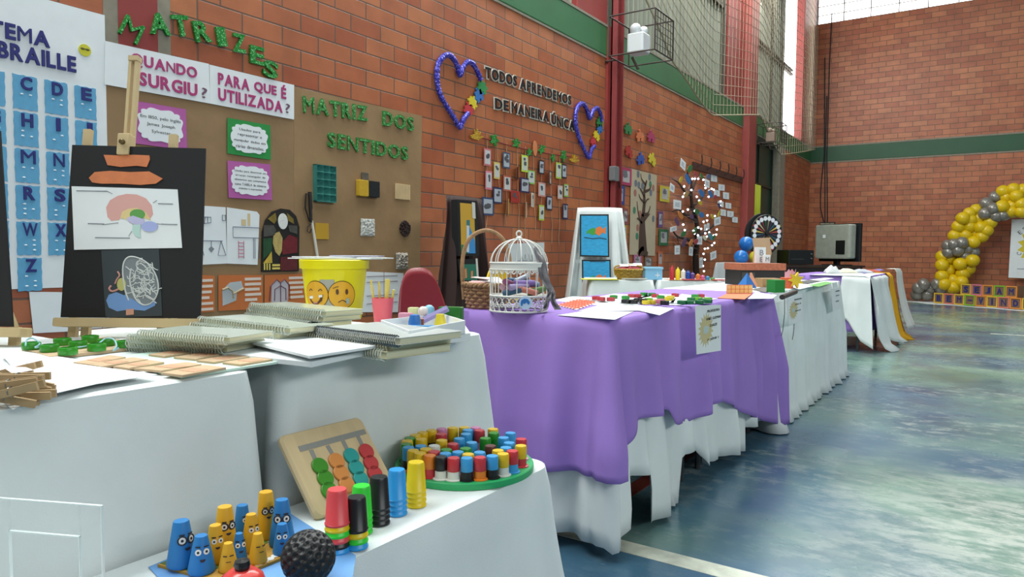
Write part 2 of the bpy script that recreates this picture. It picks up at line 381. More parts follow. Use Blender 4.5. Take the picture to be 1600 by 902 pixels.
# far wall
struct('wall_far', MB().box(WX-0.2, WY, 0, 10, WY+0.2, B0).box(WX-0.2, WY, B1, 10, WY+0.2, 6.22).box(0.9, WY, 6.22, 10, WY+0.2, 8).box(WX-0.2, WY, 7.6, 0.9, WY+0.2, 8), M_brickF)
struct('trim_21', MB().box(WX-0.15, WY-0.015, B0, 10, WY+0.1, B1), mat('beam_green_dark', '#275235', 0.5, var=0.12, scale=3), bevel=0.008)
struct('trim_22', MB().box(WX, WY-0.012, B0-0.035, 10, WY, B0).box(WX, WY-0.012, B1, 10, WY, B1+0.035), M_mortar)
win = struct('window_2', MB().box(WX+0.05, WY+0.12, 6.22, 0.9, WY+0.14, 7.6), M_day)
fr = MB()
for i in range(9): fr.box(WX+0.05+i*0.55, WY+0.06, 6.22, WX+0.07+i*0.55, WY+0.10, 7.6)
for z in (6.42, 6.62, 6.82, 7.02, 7.22, 7.42): fr.box(WX+0.05, WY+0.06, z, 0.9, WY+0.10, z+0.012)
obj('window_frame', fr, mat('window_bars', '#8f8d88', 0.5), win)
# ================================================================ TABLES AND CLOTHS
M_white = mat('white_cloth', '#dfe5e4', 0.85, var=0.05, scale=6, bump=0.08, bscale=350, spec=0.2)
M_purple = mat('purple_cloth', '#9b7ac8', 0.75, var=0.06, scale=5, bump=0.08, bscale=350, spec=0.3)
M_deskleg = mat('desk_steel', '#4c4f52', 0.4, metal=0.6)
M_desktop = mat('desk_laminate', '#c9b896', 0.5, var=0.1)
def desk(name, label, x0, y0, x1, y1, z, M=None, group='desks under the cloths'):
    t = thing(name, label, 'table', M if M is not None else T((x0+x1)/2, (y0+y1)/2, 0), group)
    hx, hy = (x1-x0)/2-0.03, (y1-y0)/2-0.03
    obj('tabletop', MB().rbox(-hx, -hy, z-0.025, hx, hy, z, 0.02), M_desktop, t)
    for sx in (-1, 1):
        for sy in (-1, 1):
            x, y = sx*(hx-0.05), sy*(hy-0.05)
            obj('leg', MB().lathe([(0.014, 0.002), (0.014, z-0.026)], 8, T(x, y, 0)), M_deskleg, t)
    return t
def cloth(name, label, mt, hx, hy, z, hem, fold=0.018, fwl=0.13, seed=0, r=0.03, M=None, group=None, flare=0.05, rows=14, corner=0.05, ds=0.012, sag=None, dstart=0.0, sides=(1, 1, 1, 1)):
    """a cloth over a table: hem(side, t) gives the height of the bottom edge; side 0=+x 1=+y 2=-x 3=-y, t runs 0..1 along it"""
    rnd = random.Random(seed)
    per = []
    for k, (ax, ay, bx, by, nx, ny) in enumerate(((hx, -hy, hx, hy, 1, 0), (hx, hy, -hx, hy, 0, 1), (-hx, hy, -hx, -hy, -1, 0), (-hx, -hy, hx, -hy, 0, -1))):
        dx, dy = bx-ax, by-ay; Ln = math.hypot(dx, dy); ux, uy = dx/Ln, dy/Ln; n = max(6, int((Ln-2*r)/ds))
        for i in range(n+1):
            s = r+(Ln-2*r)*i/n; per.append((ax+ux*s, ay+uy*s, nx, ny, k, s/Ln, 0.0))
        nx2, ny2 = -ny, nx   # turn left
        cx, cyy = bx-ux*r-nx*r, by-uy*r-ny*r
        for i in range(1, 6):
            a = i/6*PI/2; c_, s_ = math.cos(a), math.sin(a); qx, qy = nx*c_+nx2*s_, ny*c_+ny2*s_
            per.append((cx+qx*r, cyy+qy*r, qx, qy, k if i < 3 else (k+1) % 4, 1.0 if i < 3 else 0.0, math.sin(2*a)))
    n = len(per); L = [0]
    for i in range(1, n): L.append(L[-1]+math.hypot(per[i][0]-per[i-1][0], per[i][1]-per[i-1][1]))
    ph = [rnd.random()*6.28 for _ in range(4)]
    def wave(s):
        a = math.sin(s*2*PI/fwl+ph[0]+1.3*math.sin(s*2*PI/(fwl*3.1)+ph[1])); b = math.sin(s*2*PI/(fwl*2.3)+ph[2]); c = math.sin(s*2*PI/(fwl*0.53)+ph[3])
        return 0.55*a+0.35*b+0.12*c
    vs = []; fs = []
    K = rows
    for k in range(K+1):
        t = k/K
        for i, (x, y, nx, ny, side, tt, cr) in enumerate(per):
            hz = hem(side, tt)
            if k == 0: off, zz = -0.012, z+0.004
            elif k == 1: off, zz = -0.002, z+0.001
            else:
                u = (k-1)/(K-1); zz = z-0.004-(z-0.004-hz)*u; d = z-zz
                dd = max(0.0, d-dstart); off = 0.004+sides[side]*(fold*(wave(L[i])+0.7)*min(1, dd/0.35)**0.8+flare*dd*dd*0.8)+corner*cr*min(1, d/0.4)*1.4
                if hz < 0.012 and k == K: off += 0.03*(0.5+0.5*wave(L[i]*0.8))
            vs.append((x+nx*off, y+ny*off, zz))
    for k in range(K):
        for i in range(n):
            j = (i+1) % n; fs.append((k*n+i, (k+1)*n+i, (k+1)*n+j, k*n+j))
    fs.append(tuple(range(n)))
    o = obj(name, MB().add(vs, fs), mt, None, M, smooth=60, solid=0.0012)
    return tag(o, label, 'tablecloth', group)
def lerp_tab(tab):
    def f(t):
        for (a, va), (b, vb) in zip(tab, tab[1:]):
            if a <= t <= b: return va+(vb-va)*((t-a)/(b-a))**1.0
        return tab[-1][1]
    return f
LOW = 0.50
# near white desks
desk('school_desk', 'small desk hidden under the near white cloth beside the easel', -1.88, -0.45, -1.03, 0.77, 0.745)
cloth('tablecloth', 'white cloth over the nearest desk, beneath the green cap board', M_white, 0.425, 0.61, 0.75, lambda s, t: 0.12, fold=0.009, fwl=0.21, seed=3, M=T(-1.474, 0.16, 0), r=0.035, flare=0.0, corner=0.02)
desk('school_desk', 'small desk hidden under the white cloth with the yellow bucket', -1.88, 0.84, -1.05, 1.47, 0.745)
cloth('tablecloth', 'white cloth over the second desk, beneath the spiral notebooks and yellow bucket', M_white, 0.415, 0.315, 0.75, lambda s, t: 0.06, fold=0.014, fwl=0.17, seed=5, M=T(-1.482, 1.155, 0), r=0.04, flare=0.02, corner=0.03)
# low bench with the toys
desk('low_bench', 'low bench under the white cloth that carries the cups and cones', -1.02, -0.35, -0.80, 1.28, LOW-0.005, group='low bench')
cloth('tablecloth', 'white cloth over the low bench, beneath the stacking cups', M_white, 0.128, 0.84, LOW, lambda s, t: 0.02, fold=0.010, fwl=0.30, seed=9, M=T(-0.903, 0.49, 0), r=0.06, flare=0.30, corner=0.03, sides=(1, 0.4, 0, 0.4))
# purple row
PX0, PX1, PY0, PY1 = -1.60, -0.975, 2.0, 3.95
desk('school_desk', 'desk under the purple cloth below the white birdcage', PX0+0.01, PY0+0.01, PX1-0.01, PY0+0.95, 0.742)
desk('school_desk', 'desk under the purple cloth below the coloured bottle caps', PX0+0.01, PY0+1.0, PX1-0.01, PY1-0.01, 0.742)
hx, hy = (PX1-PX0)/2, (PY1-PY0)/2
h0 = lerp_tab([(0, 0.03), (0.05, 0.07), (0.058, 0.22), (0.125, 0.21), (0.135, 0.03), (0.30, 0.008), (0.31, 0.19), (0.38, 0.19), (0.42, 0.10), (0.60, 0.06), (0.74, 0.02), (0.76, 0.12), (1, 0.10)])
cloth('tablecloth', 'white undercloth whose hem shows below the purple cloth', M_white, hx-0.012, hy-0.012, 0.742, lambda s, t: h0(t) if s == 0 else 0.05, dstart=0.25, fold=0.034, fwl=0.19, seed=21, M=T((PX0+PX1)/2, (PY0+PY1)/2, 0), flare=0.05, corner=0.03)
h1 = lerp_tab([(0, 0.27), (0.03, 0.35), (0.08, 0.41), (0.2, 0.41), (0.215, 0.35), (0.34, 0.31), (0.48, 0.35), (0.505, 0.345), (0.71, 0.20), (0.95, 0.07), (1, 0.05)])
h3 = lerp_tab([(0, 0.2), (0.7, 0.26), (1, 0.27)])
cloth('tablecloth', 'purple cloth draped over the long desk row, beneath the birdcage', M_purple, hx+0.004, hy+0.004, 0.75, lambda s, t: h1(t) if s == 0 else (h3(t) if s == 3 else 0.25), fold=0.036, fwl=0.22, seed=14, M=T((PX0+PX1)/2, (PY0+PY1)/2, 0), r=0.035, flare=0.05, corner=0.06, rows=22)
# white row beyond
desk('school_desk', 'desk under the long white cloth below the green paper cube', -1.62, 4.0, -1.0, 5.0, 0.742)
desk('school_desk', 'desk under the long white cloth next to the gap', -1.62, 5.05, -1.0, 6.08, 0.742)
h4 = lerp_tab([(0, 0.006), (1, 0.006)])
cloth('tablecloth', 'long white pleated cloth over the desks past the purple cloth', M_white, 0.315, 1.07, 0.75, lambda s, t: 0.006, fold=0.026, fwl=0.15, seed=31, M=T(-1.31, 5.06, 0), r=0.04, flare=0.06, corner=0.04)
# last white table with purple undercloth, then mustard drape and printed cloth
desk('school_desk', 'desk under the last white cloth before the balloon arch', -1.78, 7.75, -1.02, 9.25, 0.742)
cloth('tablecloth', 'purple cloth showing behind the white drape on the last desk', M_purple, 0.385, 0.755, 0.748, lambda s, t: 0.2, fold=0.018, fwl=0.2, seed=33, M=T(-1.40, 8.5, 0), r=0.03, flare=0.02)
def drape(name, label, mt, p0, p1, z, zb, fold, fwl, seed, out, cat='drape', spread=0.0, top=0.12, nrm=None, n=60, m=18):
    """a cloth thrown over a table edge from p0 to p1 (xy), hanging to zb(t), with a short flat piece lying on the top"""
    rnd = random.Random(seed); a, b = Vector((p0[0], p0[1], 0)), Vector((p1[0], p1[1], 0)); d = (b-a); Ln = d.length; d.normalize(); nr = Vector((d.y, -d.x, 0)) if nrm is None else Vector(nrm)
    ph = [rnd.random()*6.28 for _ in range(3)]
    def fn(u, v):
        s = u*Ln; w = 0.6*math.sin(s*2*PI/fwl+ph[0]+math.sin(s*2*PI/fwl/2.7+ph[1]))+0.4*math.sin(s*2*PI/fwl*0.45+ph[2])
        if v < 0.12:
            q = a+d*s-nr*(top*(1-v/0.12)); return (q.x, q.y, z)
        k = (v-0.12)/0.88; zz = z-0.002-(z-zb(u))*k; dd = z-zz
        off = 0.012+fold*(w+0.8)*min(1, dd/0.3)+out*dd*dd
        q = a+d*(s+spread*(u-0.5)*dd)+nr*off
        if k > 0.93 and zb(u) < 0.02: q += nr*0.05*(k-0.93)/0.07*(1+w)
        return (q.x, q.y, max(zz, 0.004))
    o = obj(name, MB().grid(fn, n, m), mt, None, None, smooth=60, solid=0.0015)
    return tag(o, label, cat)
drape('table_drape', 'white drape hanging to the floor over the last desk', M_white, (-1.0, 7.72), (-0.995, 9.1), 0.754, lerp_tab([(0, 0.42), (0.10, 0.18), (0.2, 0.006), (0.34, 0.006), (0.42, 0.10), (0.6, 0.04), (0.75, 0.006), (1, 0.006)]), 0.04, 0.42, 4, 0.22, spread=0.3, top=0.55)
_d = [o for o in COL.objects if o.name.startswith('table_drape')][0]
_c = drape('corner_fold', 'x', M_white, (-1.24, 7.715), (-0.99, 7.715), 0.755, lerp_tab([(0, 0.40), (0.35, 0.30), (0.7, 0.12), (1, 0.05)]), 0.02, 0.16, 8, 0.10, spread=0.15, top=0.3)
for _k in ('label', 'category'): del _c[_k]
_c.parent = _d
drape('table_drape', 'mustard yellow drape falling over the far end of the last desk', mat('mustard_cloth', '#d9a01c', 0.7, spec=0.3), (-0.985, 9.12), (-0.985, 9.42), 0.758, lambda u: 0.006, 0.03, 0.11, 6, 0.22, spread=0.4, top=0.3)
# ================================================================ LEFT WALL: POSTERS, LETTERS, CARDS
ORD = ['first', 'second', 'third', 'fourth', 'fifth']
def ordinal_of(word, i):
    c = word[i]; n = word.count(c)
    return 'the only %s' % c if n == 1 else 'the %s %s' % (ORD[word[:i].count(c)], c)
M_paper = mat('paper_white', '#e3e7e8', 0.8, var=0.03, spec=0.2)
M_paper2 = mat('paper_grey', '#c9ced0', 0.85, var=0.04, spec=0.2)
M_ink = mat('ink_black', '#24242a', 0.8)
M_inkg = mat('ink_grey', '#8b8f95', 0.8)
M_kraft = mat('kraft_paper', '#957856', 0.7, var=0.16, scale=3.0, bump=0.55, bscale=6, spec=0.3)
M_navy = mat('navy_foam', '#23276f', 0.7)
M_magenta = mat('magenta_letter', '#a8336e', 0.6)
G_green = glitter('green_glitter', '#1f9636'); G_green2 = glitter('green_glitter_light', '#3f9c46'); G_blue = glitter('violet_blue_tinsel', '#3a35b4'); G_gold = glitter('gold_glitter', '#d9a81e')
def sheet(name, label, cat, pts, m, off=0.004, th=0.003, group=None, parent=None):
    c, P = wpoly(pts, off)
    o = obj(name, MB().prism(P, 0, th), m, parent)
    if parent is None: o.matrix_world = WF(c[0], c[1], off); tag(o, label, cat, group)
    o['c0'] = c[0]; o['c1'] = c[1]
    return o, c
def on(o, name, mb, m, dz=0.0036):
    """a part lying on the face of a wall sheet, in the sheet's own coordinates"""
    return obj(name, mb, m, o, T(0, 0, dz))
# ---- braille poster
r_ = wl(163, 24, 0.004); top = r_[1]; bot = wl(20, 452, 0.004)[1]; Yr = r_[0]
c11 = wl(16.6, 115); c12 = wl(58.8, 168); cD = wl(66.5, 123)
rp = (c11[1]-wl(16.6, 173)[1])
cw, ch_, cp = c12[0]-c11[0], rp*0.92, cD[0]-c11[0]
pw, phh = 0.95, top-bot
poster = obj('braille_poster', MB().prism([(-pw, 0), (0, 0), (0, phh), (-pw, phh)], 0, 0.003), M_paper)
poster.matrix_world = WF(Yr, bot, 0.004); tag(poster, 'large white poster of blue lettered cards teaching the braille alphabet', 'poster')
M_card = mat('braille_card_blue', '#5ea3c9', 0.6, var=0.08, scale=30); M_dot = mat('braille_dot', '#dfeaf0', 0.5)
BR = {'A': '1', 'B': '12', 'C': '14', 'D': '145', 'E': '15', 'F': '124', 'G': '1245', 'H': '125', 'I': '24', 'J': '245', 'K': '13', 'L': '123', 'M': '134', 'N': '1345', 'O': '135', 'P': '1234', 'Q': '12345', 'R': '1235', 'S': '234', 'T': '2345', 'U': '136', 'V': '1236', 'W': '2456', 'X': '1346', 'Y': '13456', 'Z': '1356'}
rows = ['ABCDE', 'FGHIJ', 'KLMNO', 'PQRST', 'UVWXY']
cards = [(r, k, rows[r][k]) for r in range(5) for k in range(1, 5)]+[(5, 2, 'Z')]
for r, k, L_ in cards:
    x = c11[0]+(k-2)*cp+cw/2-Yr; z = c11[1]-ch_/2-r*rp-bot
    w2 = cw*0.93; out = []
    for i in range(28):
        a = i/28*4; sd = int(a); t = a-sd
        px, py = [(t-0.5, -0.5), (0.5, t-0.5), (0.5-t, 0.5), (-0.5, 0.5-t)][sd]; j = 1+0.03*math.sin(i*2.4+r+k)
        out.append((px*w2*j, py*ch_*j))
    cd_ = obj('letter_card', MB().prism(out, 0, 0.003), M_card, poster, T(x, z, 0.0035))
    obj('letter', words(L_, 0.058 if L_ in 'MW' else (0.018 if L_ == 'I' else 0.046), 0.058, 0.006, 0.03), M_navy, cd_, T(0.004, ch_*0.27, 0.003))
    for q in BR[L_]:
        n = int(q)-1; obj('braille_dot', MB().ball((-0.014+0.034*(n//3), -0.008-0.022*(n % 3), 0.003), 0.0055, 8, 4, (1.3, 0.7, 0.6)), M_dot, cd_)
p = wl(131, 79); st = obj('sticker', MB().lathe([(0.028, 0), (0.028, 0.003)], 20), mat('sticker_yellow', '#c8c22f', 0.5), poster, T(p[0]-Yr, p[1]-bot, 0.0035))
obj('sunglasses', MB().ball((-0.011, 0.005, 0.003), 0.010, 8, 4, (1, 0.6, 0.2)).ball((0.012, 0.005, 0.003), 0.010, 8, 4, (1, 0.6, 0.2)).box(-0.01, 0.004, 0.003, 0.01, 0.008, 0.005), mat('sticker_dark', '#5d5a1c', 0.6), st)
e = wl(76, 68); w_ = (e[0]-wl(-2, 55)[0])*7/3.9
obj('title_lettering', words('SISTEMA', w_, 0.070, 0.008, 0.03), M_navy, poster, T(e[0]-Yr-w_/2, e[1]-bot+0.012, 0.0035))
e = wl(117, 106); w_ = e[0]-wl(-6, 80)[0]
obj('title_lettering', words('BRAILLE', w_, 0.072, 0.008, 0.03), M_navy, poster, T(e[0]-Yr-w_/2, e[1]-bot+0.012, 0.0035))
# loose sheets below the poster
s, c = sheet('drawing_sheet', 'grey sheet with braille dots and a yellow hand below the blue cards', 'paper', [(112, 396), (178, 402), (178, 458), (112, 456)], M_paper2, 0.010)
hd = MB().prism([(0.02, -0.07), (0.075, -0.07), (0.082, -0.02), (0.07, 0.01), (0.052, 0.0), (0.048, 0.06), (0.036, 0.06), (0.034, 0.0), (0.018, -0.02)], 0, 0.001)
on(s, 'hand_drawing', hd, mat('drawn_hand', '#b49a5e', 0.8)); d = MB()
for x in (-0.025, 0.0, 0.022): d.lathe([(0.004, 0), (0.004, 0.001)], 8, T(x, 0.075, 0))
d.lathe([(0.004, 0), (0.004, 0.001)], 8, T(0.0, 0.05, 0)); on(s, 'dots', d, M_ink)
s, c = sheet('drawing_sheet', 'white sheet reading "Que" with a red stick figure, left of the black easel board', 'paper', [(112, 457), (172, 458), (170, 512), (116, 516)], M_paper2, 0.006)
on(s, 'writing', words('Que ad', 0.16, 0.03, 0.001), M_inkg).matrix_local = T(-0.01, 0.07, 0.0036)
on(s, 'writing', words('mensio', 0.13, 0.026, 0.001), M_inkg).matrix_local = T(-0.03, 0.02, 0.0036)
d = MB().tube([(0.065, -0.03, 0), (0.06, -0.065, 0)], 0.003).tube([(0.06, -0.065, 0), (0.045, -0.09, 0)], 0.003).tube([(0.06, -0.065, 0), (0.08, -0.09, 0)], 0.003).tube([(0.045, -0.045, 0), (0.085, -0.05, 0)], 0.003).lathe([(0.013, 0), (0.013, 0.002)], 10, T(0.066, -0.015, 0))
on(s, 'stick_figure', d, mat('crayon_red', '#a0605a', 0.8))
sheet('blank_sheet', 'blank white sheet at the bottom left beside the grey sheet', 'paper', [(45, 456), (108, 457), (109, 518), (52, 521)], M_paper, 0.006)
# ---- kraft paper and its heading strips
k1, _ = sheet('kraft_backdrop', 'left length of brown kraft paper under the pink lettered strips', 'paper backdrop', [(160, 100), (459.5, 132), (459.5, 497), (160, 560)], M_kraft, 0.002, 0.002)
k2, _ = sheet('kraft_backdrop', 'right length of brown kraft paper holding the texture samples', 'paper backdrop', [(459, 136), (659, 181), (655, 472), (459, 500)], mat('kraft_paper_b', '#9a7c58', 0.7, var=0.16, scale=3.0, bump=0.55, bscale=6, spec=0.3), 0.003, 0.002)
s, c = sheet('heading_strip', 'white strip with the pink question QUANDO SURGIU', 'sign', [(164, 64), (326, 100), (328, 162), (163, 132)], M_paper, 0.009)
on(s, 'lettering', words('QUANDO', 0.355, 0.068, 0.004, 0.03), M_magenta).matrix_local = T(0.025, 0.040, 0.0036)
on(s, 'lettering', words('SURGIU', 0.315, 0.068, 0.004, 0.03), M_magenta).matrix_local = T(0.045, -0.046, 0.0036)
on(s, 'question_mark', words('?', 0.032, 0.055, 0.003), mat('grey_ink_mark', '#6d4f63', 0.7)).matrix_local = T(0.245, -0.052, 0.0036)
s, c = sheet('heading_strip', 'white strip with the pink question PARA QUE É UTILIZADA', 'sign', [(327, 101), (459, 133), (459, 187), (328, 162)], M_paper, 0.009)
for t_, w_, h_, x_, y_ in (('PARA', 0.20, 0.064, -0.135, 0.040), ('QUE', 0.155, 0.064, 0.075, 0.040), ('É', 0.035, 0.082, 0.205, 0.049)): on(s, 'lettering', words(t_, w_, h_, 0.004, 0.03), M_magenta).matrix_local = T(x_, y_, 0.0036)
on(s, 'lettering', words('UTILIZADA', 0.43, 0.068, 0.004, 0.03), M_magenta).matrix_local = T(-0.02, -0.045, 0.0036)
on(s, 'question_mark', words('?', 0.032, 0.055, 0.003), mat('grey_ink_mark', '#6d4f63', 0.7)).matrix_local = T(0.235, -0.045, 0.0036)
# ---- cloud cards
def cloud_card(label, pts, col, lines, n, lh, lw, ph=0.0, jag=None):
    s, c = sheet('cloud_card', label, 'card', pts, mat('card_'+col[1:], col, 0.65, var=0.04), 0.010)
    P = [wl(x, y, 0.01) for x, y in pts]; w = max(p[0] for p in P)-min(p[0] for p in P); h = (P[0][1]-P[3][1])
    cl = on(s, 'cloud_label', MB().prism(blob(w*0.86, h*0.82, n, 0.10, 72, ph=ph), 0, 0.002), M_paper)
    for i, t in enumerate(lines):
        obj('writing', words(t, lw[i], lh, 0.0006, fit=(lw[i] > 0.01)), M_ink, cl, T(0, ((len(lines)-1)/2-i)*lh*1.75, 0.0021))
cloud_card('pink card with a white cloud about the year 1850, behind the easel mast', [(207, 157), (290, 171), (292, 235), (209, 224)], '#b0599c', ['Em 1850, pelo inglês', 'James Joseph', 'Sylvester'], 12, 0.020, [0.215, 0.15, 0.10])
cloud_card('green card with a white cloud about handling data', [(355, 184), (422, 196), (423, 250), (355, 240)], '#1f8a3e', ['Usados para', 'representar e', 'manipular dados em', 'várias dimensões.'], 13, 0.018, [0.14, 0.16, 0.21, 0.19])
cloud_card('pink card with a white cloud of small justified text, below the green card', [(355, 251), (422, 257), (425, 313), (357, 309)], '#b25a9e', ['Usadas para descrever um', 'arranjo retangular de', 'elementos que comumente', 'como TABELA de números', 'símbolos e expressões.'], 15, 0.014, [0.21, 0.2, 0.21, 0.21, 0.16])
# ---- drawings, stained glass, orange notes, grid sheet
def strokes(paths, r=0.0018):
    m = MB()
    for p in paths: m.tube([(x, y, 0.0006) for x, y in p], r, 4)
    return m
s, c = sheet('drawing_sheet', 'white sheet with a drawn balance scale and a cube', 'paper', [(308, 321), (352, 324), (354, 412), (312, 414)], M_paper, 0.009)
on(s, 'ink_drawing', strokes([[(-0.08, -0.03), (0.06, -0.03)], [(-0.01, -0.03), (-0.01, -0.06)], [(0.05, -0.03), (0.03, -0.11), (0.08, -0.11), (0.05, -0.03)], [(-0.075, -0.03), (-0.095, -0.11), (-0.055, -0.11), (-0.075, -0.03)], [(-0.07, 0.06), (-0.055, 0.10), (-0.01, 0.10), (-0.01, 0.07), (-0.07, 0.06)], [(-0.05, 0.065), (-0.045, 0.1)], [(-0.03, 0.07), (-0.03, 0.1)], [(0.06, 0.085), (0.08, 0.085), (0.08, 0.115), (0.06, 0.115), (0.06, 0.085)]]), mat('pen_blue_grey', '#5b6478', 0.8))
on(s, 'balance_weight', MB().prism([(-0.028, -0.075), (-0.01, -0.06), (0.008, -0.075), (-0.01, -0.095)], 0, 0.001), mat('pencil_grey', '#7d858b', 0.8))
s, c = sheet('drawing_sheet', 'white sheet with a drawn blue rectangle and red ladder', 'paper', [(354, 324), (401, 331), (405, 336), (402, 414), (354, 412)], M_paper, 0.008)
on(s, 'ink_drawing', strokes([[(-0.085, 0.03), (0.095, 0.03), (0.095, -0.03), (-0.085, -0.03), (-0.085, 0.03)], [(0.05, -0.03), (0.05, -0.15)], [(0.06, -0.03), (0.06, -0.15)], [(0.09, -0.05), (0.09, -0.15)]]), mat('pen_blue_grey', '#5b6478', 0.8))
on(s, 'ladder_drawing', strokes([[(-0.05, -0.06-0.02*i), (-0.015, -0.06-0.02*i)] for i in range(5)]+[[(-0.05, -0.05), (-0.05, -0.15)], [(-0.015, -0.05), (-0.015, -0.15)]], 0.002), mat('crayon_pink', '#b8627c', 0.8))
on(s, 'blocks_drawing', MB().box(-0.03, 0.04, 0, 0.0, 0.075, 0.001).box(0.012, 0.04, 0, 0.03, 0.11, 0.001), mat('crayon_tan', '#d3bd92', 0.8))
pts = [(408, 425), (466, 424), (467, 355), (462, 338), (452, 328), (438, 326), (424, 331), (414, 344), (409, 362)]
s, c = sheet('stained_glass_picture', 'arched black picture with dark red, green and gold glass-like pieces', 'picture', pts, mat('black_board', '#15120f', 0.5), 0.010, 0.006)
def sg(name, col, pp, rough=0.35, bump=0.0):
    P = [(wl(x, y, 0.016)[0]-c[0], wl(x, y, 0.016)[1]-c[1]) for x, y in pp]
    on(s, name, MB().prism(P, 0, 0.003), mat('glass_'+col[1:], col, rough, var=0.25, scale=30, bump=bump, bscale=200), 0.0062)
on(s, 'white_oval', MB().prism([(0.035*math.cos(a*PI/10), 0.048*math.sin(a*PI/10)) for a in range(20)], 0, 0.004), mat('crinkled_white', '#dcdcd6', 0.7, bump=0.6, bscale=120), 0.0062).matrix_local = T(wl(439, 346)[0]-c[0], wl(439, 346)[1]-c[1], 0.0062)
sg('glass_piece', '#7d6a2c', [(418, 342), (430, 333), (432, 344), (428, 350)]); sg('glass_piece', '#7d6a2c', [(448, 333), (458, 342), (459, 350), (450, 345)])
sg('glass_piece', '#4d4c46', [(412, 352), (427, 352), (431, 360), (428, 368), (412, 370)]); sg('glass_piece', '#4d4c46', [(450, 352), (464, 353), (464, 366), (452, 362)])
sg('glass_piece', '#1f4a2c', [(411, 373), (425, 372), (424, 393), (411, 405)]); sg('glass_piece', '#c2a53e', [(411, 412), (424, 393), (425, 411)])
sg('glass_piece', '#6d1c24', [(441, 378), (452, 367), (464, 372), (464, 395), (441, 398)]); sg('glass_piece', '#5d1a20', [(438, 402), (464, 400), (464, 422), (438, 423)])
sg('seed_patch', '#c4ab66', [(427, 366), (436, 362), (441, 372), (440, 392), (436, 400), (430, 394), (426, 380)], 0.9, 0.9)
g_ = MB()
for i in range(3):
    a = wl(412+i*4, 412, .016); b = wl(414+i*4, 422, .016); g_.box(a[0]-c[0], b[1]-c[1], 0, b[0]-c[0], a[1]-c[1], .003)
for y in (413, 418):
    a = wl(425, y, .016); b = wl(437, y+3, .016); g_.box(a[0]-c[0], b[1]-c[1], 0, b[0]-c[0], a[1]-c[1], .003)
on(s, 'gold_bars', g_, mat('gold_paint', '#d7c263', 0.4), 0.0062)
M_orange = mat('orange_card', '#bf6a33', 0.65, var=0.05)
def bars(x0, x1, y1, dy, n, h, rnd=3):
    m = MB(); rr = random.Random(rnd)
    for i in range(n): m.box(x0, y1-i*dy-h, 0, x1-(x1-x0)*rr.choice((0, 0, .1, .25)), y1-i*dy, 0.001)
    return m
M_strip = mat('pasted_strip', '#d9c8bb', 0.8)
def orange_note(label, pts, kind):
    s, c = sheet('orange_note', label, 'card', pts, M_orange, 0.010)
    P = [wl(x, y, 0.01) for x, y in pts]; w = P[1][0]-P[0][0]; h = P[0][1]-P[3][1]
    if kind == 0: on(s, 'text_strips', bars(-w*0.25, w*0.42, h*0.38, h*0.15, 6, h*0.07), M_strip)
    else:
        on(s, 'text_strips', bars(w*0.08, w*0.46, h*0.42, h*0.15, 5, h*0.08, kind), M_strip)
        if kind == 1:
            on(s, 'arch_drawing', MB().prism([(-w*.42, -h*.35), (-w*.42, h*.1), (-w*.25, h*.3), (0, h*.33), (w*.05, h*.1), (-w*.1, h*.0), (-w*.12, -h*.22), (-w*.3, -h*.3)], 0, 0.001), mat('arch_grey', '#aeb4b6', 0.7))
            on(s, 'arch_shade', strokes([[(-w*.42, h*.1), (-w*.3, h*.16), (-w*.2, h*.05), (-w*.18, -h*.15)], [(-w*.18, -h*.02), (w*.05, h*.12)]], 0.006), mat('arch_shade', '#9d8f72', 0.7))
        else:
            on(s, 'tooth_drawing', MB().prism([(-w*.36, -h*.35), (-w*.34, h*.2), (-w*.22, h*.32), (-w*.13, h*.22), (-w*.03, h*.32), (w*.06, h*.2), (w*.04, -h*.35)], 0, 0.001), mat('tooth_grey', '#b9b2b8', 0.7))
            on(s, 'tooth_outline', strokes([[(-w*.40, -h*.3), (-w*.37, h*.15), (-w*.22, h*.34), (-w*.13, h*.24), (-w*.03, h*.34), (w*.09, h*.15), (w*.1, -h*.3)], [(-w*.28, -h*.3), (-w*.27, h*.05), (-w*.13, h*.15), (w*.0, h*.05), (w*.0, -h*.3)], [(-w*.13, h*.24), (-w*.13, -h*.35)]], 0.004), mat('tooth_line', '#5a3040', 0.7))
orange_note('orange note with pale text strips, half hidden by the black easel board', [(300, 429), (335, 431), (335, 487), (300, 490)], 0)
orange_note('orange note with a grey arch drawing', [(341, 430), (410, 430), (410, 483), (341, 486)], 1)
orange_note('orange note with a tooth drawing, left of the yellow bucket', [(413, 430), (476, 428), (478, 476), (413, 482)], 2)
s, c = sheet('grid_sheet', 'white sheet ruled into a table, right of the yellow bucket', 'paper', [(560, 424), (630, 427), (630, 488), (560, 488)], M_paper, 0.009)
on(s, 'ruled_lines', strokes([[(-0.15, y), (0.16, y)] for y in (0.115, 0.075, -0.02, -0.075)]+[[(0.02, 0.15), (0.02, -0.16)]], 0.0016), mat('rule_red', '#6a4a52', 0.8))
